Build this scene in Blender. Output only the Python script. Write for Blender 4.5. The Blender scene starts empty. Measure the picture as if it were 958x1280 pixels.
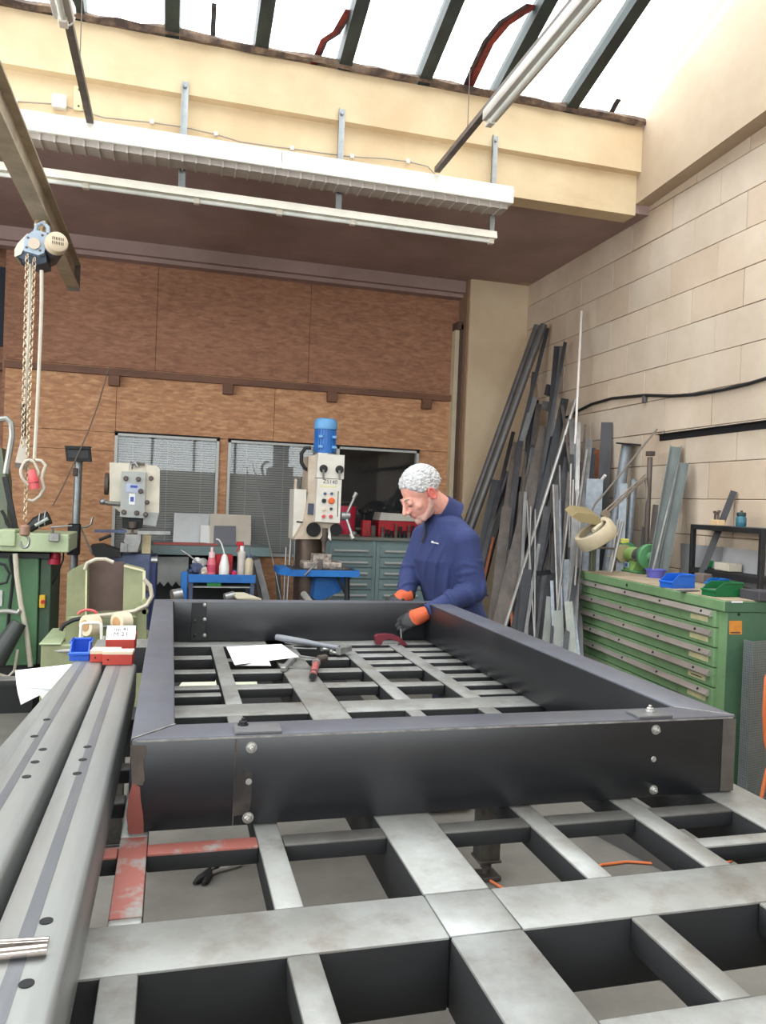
import bpy, bmesh, math, random
from mathutils import Vector, Matrix, Euler
import numpy as np

random.seed(7)
SC = bpy.context.scene
COL = SC.collection

# ------------------------------------------------------------------ camera
EYE = Vector((0.0, 0.0, 1.58))
YAW, PITCH, ROLL = math.radians(15.217), math.radians(-0.614), math.radians(2.276)
FPX = 973.3
_F = Vector((math.sin(YAW) * math.cos(PITCH), math.cos(YAW) * math.cos(PITCH), math.sin(PITCH)))
_R0 = Vector((math.cos(YAW), -math.sin(YAW), 0))
_U0 = _R0.cross(_F)
_R = _R0 * math.cos(ROLL) + _U0 * math.sin(ROLL)
_U = _U0 * math.cos(ROLL) - _R0 * math.sin(ROLL)
cam_data = bpy.data.cameras.new('camera')
cam = bpy.data.objects.new('camera', cam_data)
COL.objects.link(cam)
cam_data.sensor_fit = 'VERTICAL'
cam_data.sensor_height = 24.0
cam_data.lens = FPX / 1280.0 * 24.0
cam_data.clip_start = 0.02
M = Matrix(((_R.x, _U.x, -_F.x, EYE.x), (_R.y, _U.y, -_F.y, EYE.y), (_R.z, _U.z, -_F.z, EYE.z), (0, 0, 0, 1)))
cam.matrix_world = M
SC.camera = cam

# ------------------------------------------------------------------ sky, light, exposure
world = bpy.data.worlds.new('overcast sky')
SC.world = world
world.use_nodes = True
_bg = world.node_tree.nodes['Background']
_bg.inputs['Color'].default_value = (0.93, 0.97, 1.0, 1)
_bg.inputs['Strength'].default_value = 5.2
SC.view_settings.view_transform = 'Standard'
SC.view_settings.look = 'None'
SC.view_settings.gamma = 1.0
SC.view_settings.use_curve_mapping = False
SC.view_settings.exposure = 0.62
SC.cycles.max_bounces = 10
SC.cycles.diffuse_bounces = 6
SC.cycles.transparent_max_bounces = 12
SC.cycles.caustics_reflective = False
SC.cycles.caustics_refractive = False
SC.cycles.sample_clamp_indirect = 6.0
SC.cycles.use_denoising = True

def portal(name, loc, rot, sx, sy):
    l = bpy.data.lights.new(name, 'AREA')
    l.shape = 'RECTANGLE'; l.size = sx; l.size_y = sy
    l.cycles.is_portal = True
    o = bpy.data.objects.new(name, l); COL.objects.link(o)
    o.location = loc; o.rotation_euler = rot
    return o

SLOPE = 0.28
SKY_Y0, SKY_Z0 = 5.50, 4.66           # foot of the glazing, on the concrete beam
SKY_Y1 = 0.6                         # ridge
SKY_Z1 = SKY_Z0 + SLOPE * (SKY_Y0 - SKY_Y1)
_ang = math.atan(SLOPE)
_ln = (SKY_Y0 - SKY_Y1) / math.cos(_ang)
portal('skylight_portal', (-0.3, (SKY_Y0 + SKY_Y1) / 2, (SKY_Z0 + SKY_Z1) / 2 + 0.06), (-_ang, 0, 0), 7.6, _ln)

# ------------------------------------------------------------------ survey helper: a pixel of the photograph on a known plane
def at(x, y, X=None, Y=None, Z=None):
    d = _F + _R * ((x - 479.0) / FPX) - _U * ((y - 640.0) / FPX)
    if X is not None: t = (X - EYE.x) / d.x
    elif Y is not None: t = (Y - EYE.y) / d.y
    else: t = (Z - EYE.z) / d.z
    return EYE + d * t

# ------------------------------------------------------------------ materials
_mats = {}
def lin(c):
    return tuple(((v / 255.0) / 12.92 if v / 255.0 <= 0.04045 else ((v / 255.0 + 0.055) / 1.055) ** 2.4) for v in c)

def mat(name, rgb, rough=0.6, metal=0.0, var=0.15, scale=6.0, bump=0.0, bscale=40.0, rgb2=None, mix=None, spec=0.5, stretch=(1, 1, 1), detail=5.0, emit=None):
    """procedural surface: two tones mixed by noise, with fine relief; colours given as sRGB 0..255"""
    if name in _mats: return _mats[name]
    m = bpy.data.materials.new(name); m.use_nodes = True
    nt = m.node_tree; n = nt.nodes; L = nt.links
    p = n['Principled BSDF']
    c1 = lin(rgb)
    c2 = lin(rgb2) if rgb2 else tuple(v * (1 - var) for v in c1)
    tc = n.new('ShaderNodeTexCoord'); mp = n.new('ShaderNodeMapping')
    mp.inputs['Scale'].default_value = stretch
    L.new(tc.outputs['Object'], mp.inputs['Vector'])
    nz = n.new('ShaderNodeTexNoise'); nz.inputs['Scale'].default_value = scale; nz.inputs['Detail'].default_value = detail
    nz.inputs['Roughness'].default_value = 0.62
    L.new(mp.outputs['Vector'], nz.inputs['Vector'])
    rp = n.new('ShaderNodeValToRGB')
    lo, hi = mix if mix else (0.35, 0.65)
    rp.color_ramp.elements[0].position = lo; rp.color_ramp.elements[1].position = hi
    rp.color_ramp.elements[0].color = (*c1, 1); rp.color_ramp.elements[1].color = (*c2, 1)
    L.new(nz.outputs['Fac'], rp.inputs['Fac'])
    L.new(rp.outputs['Color'], p.inputs['Base Color'])
    p.inputs['Roughness'].default_value = rough
    p.inputs['Metallic'].default_value = metal
    p.inputs['Specular IOR Level'].default_value = spec
    if bump:
        nb = n.new('ShaderNodeTexNoise'); nb.inputs['Scale'].default_value = bscale; nb.inputs['Detail'].default_value = 4
        L.new(mp.outputs['Vector'], nb.inputs['Vector'])
        bp = n.new('ShaderNodeBump'); bp.inputs['Strength'].default_value = bump; bp.inputs['Distance'].default_value = 0.01
        L.new(nb.outputs['Fac'], bp.inputs['Height']); L.new(bp.outputs['Normal'], p.inputs['Normal'])
    if emit:
        p.inputs['Emission Color'].default_value = (*lin(rgb), 1); p.inputs['Emission Strength'].default_value = emit
    _mats[name] = m
    return m

def add_layer(m, rgb, scale, lo, hi, amount=1.0, stretch=(1, 1, 1), rough=None):
    """a second, sparser patch of dirt, rust or wear mixed over the base colour"""
    nt = m.node_tree; n = nt.nodes; L = nt.links; p = n['Principled BSDF']
    src = p.inputs['Base Color'].links[0].from_socket
    tc = n.new('ShaderNodeTexCoord'); mp = n.new('ShaderNodeMapping'); mp.inputs['Scale'].default_value = stretch
    mp.inputs['Location'].default_value = (3.1, 1.7, 8.3)
    L.new(tc.outputs['Object'], mp.inputs['Vector'])
    nz = n.new('ShaderNodeTexNoise'); nz.inputs['Scale'].default_value = scale; nz.inputs['Detail'].default_value = 7; nz.inputs['Roughness'].default_value = 0.65
    L.new(mp.outputs['Vector'], nz.inputs['Vector'])
    mr = n.new('ShaderNodeMapRange'); mr.inputs['From Min'].default_value = lo; mr.inputs['From Max'].default_value = hi
    mr.inputs['To Max'].default_value = amount
    L.new(nz.outputs['Fac'], mr.inputs['Value'])
    mx = n.new('ShaderNodeMix'); mx.data_type = 'RGBA'
    L.new(mr.outputs['Result'], mx.inputs['Factor']); L.new(src, mx.inputs['A']); mx.inputs['B'].default_value = (*lin(rgb), 1)
    L.new(mx.outputs['Result'], p.inputs['Base Color'])
    return m

def osb_material(name, a, b, c):
    m = bpy.data.materials.new(name); m.use_nodes = True
    nt = m.node_tree; n = nt.nodes; L = nt.links; p = n['Principled BSDF']
    tc = n.new('ShaderNodeTexCoord')
    outs = []
    for k, (rot, sc) in enumerate((((0, 0.35, 0), (14, 14, 60)), ((0, -0.6, 0), (14, 14, 52)), ((0, 1.15, 0), (16, 14, 46)))):
        mp = n.new('ShaderNodeMapping'); mp.inputs['Rotation'].default_value = rot; mp.inputs['Scale'].default_value = sc
        L.new(tc.outputs['Object'], mp.inputs['Vector'])
        v = n.new('ShaderNodeTexVoronoi'); v.inputs['Scale'].default_value = 0.9
        L.new(mp.outputs['Vector'], v.inputs['Vector'])
        sep = n.new('ShaderNodeSeparateColor'); L.new(v.outputs['Color'], sep.inputs['Color'])
        outs.append(sep.outputs['Red'])
    add = n.new('ShaderNodeMath'); add.operation = 'ADD'; L.new(outs[0], add.inputs[0]); L.new(outs[1], add.inputs[1])
    add2 = n.new('ShaderNodeMath'); add2.operation = 'ADD'; L.new(add.outputs[0], add2.inputs[0]); L.new(outs[2], add2.inputs[1])
    dv = n.new('ShaderNodeMath'); dv.operation = 'DIVIDE'; dv.inputs[1].default_value = 3; L.new(add2.outputs[0], dv.inputs[0])
    rp = n.new('ShaderNodeValToRGB'); e = rp.color_ramp.elements
    e[0].position = 0.12; e[0].color = (*lin(a), 1); e[1].position = 0.9; e[1].color = (*lin(c), 1)
    e2 = e.new(0.5); e2.color = (*lin(b), 1)
    L.new(dv.outputs[0], rp.inputs['Fac']); L.new(rp.outputs['Color'], p.inputs['Base Color'])
    p.inputs['Roughness'].default_value = 0.7
    bp = n.new('ShaderNodeBump'); bp.inputs['Strength'].default_value = 0.25; bp.inputs['Distance'].default_value = 0.004
    L.new(dv.outputs[0], bp.inputs['Height']); L.new(bp.outputs['Normal'], p.inputs['Normal'])
    return m

def glass_material(name, tint=(0.95, 0.97, 0.97), refl=0.06, rough=0.02, dirt=0.0):
    m = bpy.data.materials.new(name); m.use_nodes = True
    nt = m.node_tree; n = nt.nodes; L = nt.links
    for x in list(n):
        if x.type != 'OUTPUT_MATERIAL': n.remove(x)
    out = [x for x in n if x.type == 'OUTPUT_MATERIAL'][0]
    t = n.new('ShaderNodeBsdfTransparent'); t.inputs['Color'].default_value = (*tint, 1)
    g = n.new('ShaderNodeBsdfGlossy'); g.inputs['Roughness'].default_value = rough
    lw = n.new('ShaderNodeLayerWeight'); lw.inputs['Blend'].default_value = 0.5
    pw = n.new('ShaderNodeMath'); pw.operation = 'POWER'; pw.inputs[1].default_value = 4.0; L.new(lw.outputs['Facing'], pw.inputs[0])
    fr = n.new('ShaderNodeMath'); fr.operation = 'MULTIPLY_ADD'; fr.inputs[1].default_value = 0.7; fr.inputs[2].default_value = refl * 0.7; L.new(pw.outputs[0], fr.inputs[0])
    mx = n.new('ShaderNodeMixShader'); L.new(fr.outputs[0], mx.inputs[0]); L.new(t.outputs[0], mx.inputs[1]); L.new(g.outputs[0], mx.inputs[2])
    L.new(mx.outputs[0], out.inputs['Surface'])
    return m

# ------------------------------------------------------------------ mesh building
class MB:
    """collects shapes in world coordinates; build() links them as ONE mesh object"""
    def __init__(self): self.bm = bmesh.new(); self.mi = 0
    def _tag(self, faces):
        if self.mi:
            for f in faces: f.material_index = self.mi
    def box(self, x0, x1, y0, y1, z0, z1, bev=0.0, seg=1):
        return self.obox(Vector(((x0 + x1) / 2, (y0 + y1) / 2, (z0 + z1) / 2)), (abs(x1 - x0), abs(y1 - y0), abs(z1 - z0)), None, bev, seg)
    def obox(self, c, size, rot=None, bev=0.0, seg=1):
        r = bmesh.ops.create_cube(self.bm, size=1.0)
        vs = r['verts']
        mtx = Matrix.Translation(Vector(c)) @ (rot.to_4x4() if rot is not None else Matrix.Identity(4)) @ Matrix.Diagonal((*size, 1))
        bmesh.ops.transform(self.bm, matrix=mtx, verts=vs)
        fs = set(f for v in vs for f in v.link_faces)
        self._tag(fs)
        if bev > 0:
            es = list(set(e for v in vs for e in v.link_edges))
            bmesh.ops.bevel(self.bm, geom=es, offset=bev, segments=seg, affect='EDGES', profile=0.5, clamp_overlap=True)
        return self
    def bar(self, p, q, w, h, side=None, bev=0.0):
        """box beam from p to q; w along side, h along the third axis"""
        p = Vector(p); q = Vector(q); d = (q - p); l = d.length; d.normalize()
        s = Vector(side) if side is not None else (Vector((0, 0, 1)).cross(d) if abs(d.z) < 0.95 else Vector((1, 0, 0)))
        s = (s - d * s.dot(d)).normalized(); t = d.cross(s)
        rot = Matrix((s, d, t)).transposed()
        return self.obox((p + q) / 2, (w, l, h), rot, bev)
    def section(self, poly, p, q, side=None):
        """extrude a 2-D section (u along side, v along third axis) from p to q"""
        p = Vector(p); q = Vector(q); d = (q - p).normalized()
        s = Vector(side) if side is not None else (Vector((0, 0, 1)).cross(d) if abs(d.z) < 0.95 else Vector((1, 0, 0)))
        s = (s - d * s.dot(d)).normalized(); t = d.cross(s)
        a = [self.bm.verts.new(p + s * u + t * v) for u, v in poly]
        b = [self.bm.verts.new(q + s * u + t * v) for u, v in poly]
        n = len(poly); fs = []
        for i in range(n): fs.append(self.bm.faces.new((a[i], a[(i + 1) % n], b[(i + 1) % n], b[i])))
        fs.append(self.bm.faces.new(a[::-1])); fs.append(self.bm.faces.new(b)); self._tag(fs)
        return self
    def prism(self, pts, vec):
        vec = Vector(vec)
        a = [self.bm.verts.new(Vector(p)) for p in pts]; b = [self.bm.verts.new(Vector(p) + vec) for p in pts]
        n = len(a); fs = []
        for i in range(n): fs.append(self.bm.faces.new((a[i], a[(i + 1) % n], b[(i + 1) % n], b[i])))
        fs.append(self.bm.faces.new(a[::-1])); fs.append(self.bm.faces.new(b)); self._tag(fs)
        return self
    def tube(self, pts, r, n=10, caps=True, closed=False):
        pts = [Vector(p) for p in pts]; m = len(pts)
        rs = r if isinstance(r, (list, tuple)) else [r] * m
        rings = []; up = None
        for i in range(m):
            if closed: d = pts[(i + 1) % m] - pts[i - 1]
            else: d = pts[min(i + 1, m - 1)] - pts[max(i - 1, 0)]
            d.normalize()
            if up is None:
                up = Vector((0, 0, 1)) if abs(d.z) < 0.9 else Vector((1, 0, 0))
            s = d.cross(up)
            if s.length < 1e-6: s = d.orthogonal()
            s.normalize(); t = s.cross(d).normalized(); up = t
            rings.append([self.bm.verts.new(pts[i] + (s * math.cos(2 * math.pi * k / n) + t * math.sin(2 * math.pi * k / n)) * rs[i]) for k in range(n)])
        fs = []
        for i in range(m if closed else m - 1):
            A, B = rings[i], rings[(i + 1) % m]
            for k in range(n): fs.append(self.bm.faces.new((A[k], A[(k + 1) % n], B[(k + 1) % n], B[k])))
        if caps and not closed:
            fs.append(self.bm.faces.new(rings[0][::-1])); fs.append(self.bm.faces.new(rings[-1]))
        self._tag(fs)
        return self
    def lathe(self, prof, o, axis=(0, 0, 1), n=20, caps=True):
        o = Vector(o); ax = Vector(axis).normalized(); s = ax.orthogonal().normalized(); t = ax.cross(s)
        rings = [[self.bm.verts.new(o + ax * z + (s * math.cos(2 * math.pi * k / n) + t * math.sin(2 * math.pi * k / n)) * max(r, 1e-4)) for k in range(n)] for r, z in prof]
        fs = []
        for A, B in zip(rings, rings[1:]):
            for k in range(n): fs.append(self.bm.faces.new((A[k], A[(k + 1) % n], B[(k + 1) % n], B[k])))
        if caps: fs.append(self.bm.faces.new(rings[0][::-1])); fs.append(self.bm.faces.new(rings[-1]))
        self._tag(fs)
        return self
    def ball(self, c, r, scale=(1, 1, 1), u=14, v=10, rot=None):
        res = bmesh.ops.create_uvsphere(self.bm, u_segments=u, v_segments=v, radius=1.0)
        mtx = Matrix.Translation(Vector(c)) @ (rot.to_4x4() if rot is not None else Matrix.Identity(4)) @ Matrix.Diagonal((r * scale[0], r * scale[1], r * scale[2], 1))
        bmesh.ops.transform(self.bm, matrix=mtx, verts=res['verts'])
        self._tag(set(f for v_ in res['verts'] for f in v_.link_faces))
        return self
    def quad(self, *pts):
        self._tag([self.bm.faces.new([self.bm.verts.new(Vector(p)) for p in pts])]); return self
    def sheet(self, rows, thick=0.0):
        """grid surface from rows of points"""
        V = [[self.bm.verts.new(Vector(p)) for p in r] for r in rows]; fs = []
        for i in range(len(V) - 1):
            for j in range(len(V[0]) - 1): fs.append(self.bm.faces.new((V[i][j], V[i][j + 1], V[i + 1][j + 1], V[i + 1][j])))
        self._tag(fs)
        if thick:
            bmesh.ops.recalc_face_normals(self.bm, faces=fs)
            bmesh.ops.solidify(self.bm, geom=fs, thickness=thick)
        return self
    def build(self, name, material, parent=None, smooth=True, angle=35, topmat=False):
        bm = self.bm
        bmesh.ops.recalc_face_normals(bm, faces=bm.faces)
        if topmat:
            for f in bm.faces: f.material_index = 0 if f.normal.z > 0.3 else 1
        me = bpy.data.meshes.new(name)
        if parent is not None:
            org = world_loc(parent)
        else:
            lo = Vector((min(v.co.x for v in bm.verts), min(v.co.y for v in bm.verts), min(v.co.z for v in bm.verts)))
            hi = Vector((max(v.co.x for v in bm.verts), max(v.co.y for v in bm.verts), max(v.co.z for v in bm.verts)))
            org = Vector(((lo.x + hi.x) / 2, (lo.y + hi.y) / 2, lo.z))
        bmesh.ops.translate(bm, verts=bm.verts, vec=-org)
        bm.to_mesh(me); bm.free()
        for mm in (material if isinstance(material, (list, tuple)) else [material]): me.materials.append(mm)
        if smooth:
            me.polygons.foreach_set('use_smooth', [True] * len(me.polygons))
            me.set_sharp_from_angle(angle=math.radians(angle))
        o = bpy.data.objects.new(name, me); COL.objects.link(o)
        if parent is not None: o.parent = parent
        else: o.location = org
        return o

_wl = {}
def world_loc(o):
    v = Vector((0, 0, 0))
    while o is not None:
        v = v + o.location; o = o.parent
    return v

def tag(o, label=None, cat=None, group=None, kind=None):
    if label: o['label'] = label
    if cat: o['category'] = cat
    if group: o['group'] = group
    if kind: o['kind'] = kind
    return o

def thing(name, label, cat, loc, group=None):
    o = bpy.data.objects.new(name, None); COL.objects.link(o)
    o.empty_display_size = 0.1
    o.location = Vector(loc)
    return tag(o, label, cat, group)

def turn(o, rz, pivot=None):
    """give a finished thing its heading about its own base"""
    o.rotation_euler.z = rz; return o

def copy_tree(o, parent=None):
    c = o.copy(); COL.objects.link(c); c.parent = parent
    for ch in list(o.children): copy_tree(ch, c)
    return c

def struct(name, mb, m, parent=None, smooth=False):
    o = mb.build(name, m, parent, smooth=smooth)
    if parent is None: o['kind'] = 'structure'
    return o

def text_mesh(body, size, name, m, parent, loc, rot, extrude=0.0004, align='CENTER'):
    cu = bpy.data.curves.new(name, 'FONT'); cu.body = body; cu.size = size; cu.extrude = extrude; cu.align_x = align; cu.align_y = 'CENTER'
    t = bpy.data.objects.new(name, cu); COL.objects.link(t)
    dg = bpy.context.evaluated_depsgraph_get()
    me = bpy.data.meshes.new_from_object(t.evaluated_get(dg))
    COL.objects.unlink(t); bpy.data.objects.remove(t)
    me.materials.clear(); me.materials.append(m)
    o = bpy.data.objects.new(name, me); COL.objects.link(o)
    o.parent = parent
    o.matrix_basis = Matrix.Translation(Vector(loc) - world_loc(parent)) @ rot.to_4x4()
    return o
# ================================================================== THE ROOM
M_floor = mat('concrete floor', (124, 120, 112), 0.75, var=0.12, scale=2.5, bump=0.1, rgb2=(104, 100, 93))
add_layer(M_floor, (110, 104, 95), 1.3, 0.55, 0.8, 0.5)
M_plaster = mat('cream painted concrete', (216, 194, 158), 0.8, scale=1.6, rgb2=(200, 174, 138), bump=0.08, bscale=30)
add_layer(M_plaster, (176, 140, 105), 3.0, 0.58, 0.85, 0.55, stretch=(0.4, 1, 1.6))
M_gable = mat('cream plastered gable', (186, 166, 142), 0.85, scale=1.2, rgb2=(172, 150, 126), bump=0.06, bscale=25)
M_pillar = mat('cream painted pillar', (214, 194, 164), 0.85, scale=1.1, rgb2=(196, 172, 142), bump=0.06, bscale=20)
M_joint = mat('dusty mortar joint', (140, 122, 102), 0.95, scale=3, rgb2=(96, 80, 66))
BLOCKS = [mat('lime block %s' % k, c, 0.88, scale=1.8, rgb2=d, bump=0.05, bscale=60) for k, c, d in (
    ('pale', (208, 190, 170), (192, 172, 150)), ('warm', (202, 182, 160), (186, 164, 142)), ('grey', (204, 188, 170), (188, 170, 150)))]
for b_ in BLOCKS: add_layer(b_, (172, 148, 122), 2.2, 0.58, 0.9, 0.45)
M_ceil = mat('smoke stained ceiling board', (172, 146, 141), 0.8, scale=1.2, rgb2=(150, 126, 120))
M_osb = osb_material('weathered strand board', (170, 122, 88), (192, 140, 102), (214, 168, 126))
M_osbd = osb_material('shade darkened strand board', (136, 94, 72), (154, 108, 82), (170, 126, 98))  # mostly shade under the ceiling, put into a darker board colour
M_rail = mat('brown varnished rail', (122, 82, 60), 0.6, scale=8, rgb2=(98, 64, 48), stretch=(0.3, 1, 1))
M_white = mat('white painted metal', (236, 234, 226), 0.4, scale=4, rgb2=(222, 218, 208))
M_alu = mat('grey aluminium frame', (190, 190, 186), 0.45, metal=0.2, scale=5, var=0.1)
M_dark = mat('dark void', (26, 26, 28), 0.9)
M_gbar = mat('dark green glazing bar', (44, 56, 50), 0.55, scale=5, rgb2=(26, 32, 32))
M_sill = mat('dirty putty sill', (132, 108, 86), 0.95, scale=9, rgb2=(66, 52, 46), bump=0.5, bscale=30, mix=(0.3, 0.6))
G_sky = glass_material('skylight glass', (0.97, 0.98, 0.98))
G_win = glass_material('window glass', (0.93, 0.94, 0.94), refl=0.04)
M_roof = mat('grey roof sheeting', (150, 146, 140), 0.8)

XW = 3.58          # block wall
YB = 7.90          # strand-board wall
XL = -4.6
YF = -4.5
GX = 3.45          # gable face

b = MB(); b.box(XL - 0.2, XW + 0.3, YF - 0.2, 9.0, -0.2, 0.0); floor = struct('floor', b, M_floor)

# --- block wall on the right: every block its own piece on a recessed joint bed
b = MB(); b.box(XW + 0.006, XW + 0.3, 2.2, 8.3, 0, 4.25); b.box(XW - 0.0, XW + 0.3, YF, 2.2, 0, 4.25)
wall_r = struct('wall_right', b, M_joint)
BH, BL, BZ0 = 0.2535, 0.535, 1.700 - 7 * 0.2535
meshes = {}
for k in range(-1, 18):
    z0 = BZ0 + k * BH
    if z0 + BH <= 0.01: continue
    if z0 > 4.15: break
    off = 4.346 if k % 2 == 0 else 4.0785
    if k % 2 == 1: off = 4.613
    y = off - 5 * BL
    while y < 7.62:
        y0, y1 = max(y, 2.2), min(y + BL, 7.62)
        if y1 - y0 > 0.05:
            r = random.Random(int(k * 131 + y * 17))
            g = 0.0012 + r.random() * 0.0022
            p_ = (r.random() - 0.5) * 0.003
            bb = MB(); bb.box(XW - 0.004 + p_, XW + 0.1, y0 + g, y1 - g, max(0, z0) + g, z0 + BH - g, 0.003)
            bb.build('block', BLOCKS[r.randrange(3)], wall_r, smooth=False)
        y += BL

# --- strand-board wall at the back, board by board round the two windows
wall_b = struct('wall_back', MB().box(-1.53, 3.6, YB + 0.03, YB + 0.12, 0, 0.99).box(-1.53, 3.6, YB + 0.03, YB + 0.12, 2.17, 4.1)
                .box(-1.53, -0.56, YB + 0.03, YB + 0.12, 0.99, 2.17).box(0.45, 0.51, YB + 0.03, YB + 0.12, 0.99, 2.17).box(2.53, 3.6, YB + 0.03, YB + 0.12, 0.99, 2.17), M_dark)
def board(x0, x1, z0, z1, m=None, dy=0.0):
    MB().box(x0 + 0.002, x1 - 0.002, YB + dy, YB + 0.03 + dy, z0 + 0.002, z1 - 0.002).build('strand_board', m or M_osb, wall_b, smooth=False)
W1 = (-0.545, 0.437, 1.0, 2.16); W2 = (0.523, 2.515, 1.0, 2.155)
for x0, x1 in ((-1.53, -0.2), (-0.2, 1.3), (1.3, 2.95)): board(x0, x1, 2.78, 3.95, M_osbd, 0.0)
for x0, x1 in ((-1.53, -0.545), (-0.545, 0.97), (0.97, 2.95)): board(x0, x1, 2.16, 2.78)
board(-1.53, -0.545, 0.0, 0.92); board(-1.53, -0.545, 0.92, 1.98); board(-1.53, -0.545, 1.98, 2.16)
board(-0.545, 0.7, 0.0, 1.0); board(0.7, 2.95, 0.0, 1.0)
board(0.437, 0.523, 1.0, 2.16); board(2.515, 2.95, 1.0, 2.16)
# panels in the recess left of the strand boards
b = MB(); b.box(XL - 0.2, -1.53, 8.25, 8.4, 0, 4.1); b.box(-1.56, -1.53, 7.93, 8.3, 0, 4.1); wl2 = struct('wall_recess', b, M_osbd)
b = MB(); b.box(-2.6, -1.56, 8.2, 8.25, 2.95, 3.7); b.build('dark_panel', mat('blue black panel', (36, 42, 54), 0.7), wl2)
MB().bar((-2.6, 8.15, 2.74), (-1.56, 8.15, 2.74), 0.08, 0.07).build('rail', M_rail, wl2)
# left wall and front wall: out of the frame but they close the hall; the glazing in both is added to brighten the back
b = MB(); b.box(XL - 0.2, XL, YF, 8.4, 0, 1.3).box(XL - 0.2, XL, 5.2, 8.4, 1.3, 6.1).box(XL - 0.2, XL, YF, 5.2, 3.9, 6.1).box(XL - 0.2, XL, YF, -3.2, 1.3, 3.9); struct('wall_left', b, M_gable)
wl = thing('added_window_5', None, None, (XL, 1, 1.3)); wl['kind'] = 'structure'  # added, unseen glazing that throws side light on the back wall
for i in range(9):
    y = -3.2 + i * 1.05
    MB().box(XL - 0.08, XL, y - 0.03, y + 0.03, 1.3, 3.9).build('added_window_bar', M_gbar, wl, smooth=False)
    if i < 8: MB().box(XL - 0.05, XL - 0.045, y + 0.03, y + 1.02, 1.3, 3.9).build('pane', G_sky, wl, smooth=False)
portal('added_window_portal', (XL - 0.1, 1.0, 2.6), (math.radians(90), 0, math.radians(-90)), 8.4, 2.6)
b = MB(); b.box(XL - 0.2, XW + 0.3, YF - 0.2, YF, 0, 2.2).box(XL - 0.2, XW + 0.3, YF - 0.2, YF, 5.0, 5.6); struct('wall_front', b, M_gable)
wf = thing('added_window_4', None, None, (0, YF, 2.3)); wf['kind'] = 'structure'  # added glazing behind the camera, brightens the back of the hall
for i in range(9):
    x = XL + i * (XW - XL) / 8
    MB().box(x - 0.03, x + 0.03, YF - 0.08, YF, 2.2, 5.0).build('added_window_bar', M_gbar, wf, smooth=False)
    if i < 8: MB().box(x + 0.03, x + (XW - XL) / 8 - 0.03, YF - 0.05, YF - 0.045, 2.2, 5.0).build('pane', G_sky, wf, smooth=False)
portal('added_window_portal', ((XL + XW) / 2, YF - 0.1, 3.6), (math.radians(90), 0, 0), XW - XL, 2.8)

# --- pillar in the corner, with the channels that run up its side
b = MB(); b.box(2.93, XW + 0.02, 7.618, 8.3, 0, 3.96, 0.004); struct('trim_1', b, M_pillar)
b = MB(); b.box(2.84, 2.885, 7.80, 7.90, 0, 3.45); struct('trim_2', b, mat('cream conduit', (206, 190, 160), 0.6))
b = MB(); b.box(2.885, 2.905, 7.74, 7.90, 0, 3.5).box(2.84, 2.905, 7.74, 7.90, 3.45, 3.53); struct('trim_3', b, mat('dark brown frame', (84, 66, 56), 0.6))
b = MB(); b.box(2.905, 2.932, 7.66, 7.90, 0, 3.96); struct('trim_4', b, mat('brown jamb', (140, 112, 88), 0.7))

# --- rail along the back wall and its brackets
b = MB(); b.box(-1.53, 2.93, YB - 0.05, YB, 2.70, 2.765); rail = struct('trim_5', b, M_rail)
for px in (143, 285, 415, 533):
    x = at(px, 480, Y=YB).x
    MB().box(x - 0.05, x + 0.05, YB - 0.07, YB, 2.60, 2.70, 0.004).build('rail_bracket', M_rail, rail)
# crown beam below the ceiling at the back
b = MB(); b.box(-4.6, 2.93, 7.72, YB, 3.83, 3.95); b.box(-4.6, 2.93, 7.78, YB, 3.79, 3.83); struct('trim_6', b, M_ceil)

# --- low ceiling behind the concrete beam
b = MB(); b.box(XL, XW + 0.02, 5.46, 8.4, 3.95, 4.15); struct('ceiling', b, M_ceil)

# --- concrete beam carrying the skylight
b = MB(); b.prism([(XL, 5.455, 3.93), (XL, 5.455, 4.24), (XL, 5.40, 4.25), (XL, 5.40, 4.60), (XL, 5.62, 4.60), (XL, 5.62, 3.93)], (GX - XL, 0, 0))
struct('trim_7', b, M_plaster)
b = MB()
xs = [XL + i * (GX - XL) / 60 for i in range(61)]
rr = random.Random(3)
rows = []
prof = [(5.365, 4.595), (5.35, 4.625), (5.375, 4.655), (5.43, 4.665), (5.6, 4.67)]
for (y, z) in prof: rows.append([(x, y + rr.uniform(-0.012, 0.012), z + rr.uniform(-0.008, 0.008)) for x in xs])
b.sheet(rows); sill = struct('trim_8', b, M_sill, smooth=True)

# --- plastered gable above the block wall (follows the roof slope)
b = MB(); zt = lambda y: SKY_Z0 + SLOPE * (SKY_Y0 - y) + 0.13
b.prism([(GX, 8.2, 3.93), (GX, 5.7, 4.005), (GX, 2.0, 4.215), (GX, YF, 4.4), (GX, YF, 5.3), (GX, SKY_Y1, zt(SKY_Y1)), (GX, 5.62, zt(5.62)), (GX, 5.62, 4.16), (GX, 8.2, 4.16)], (0.2, 0, 0))
struct('wall_gable', b, M_gable)

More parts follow.
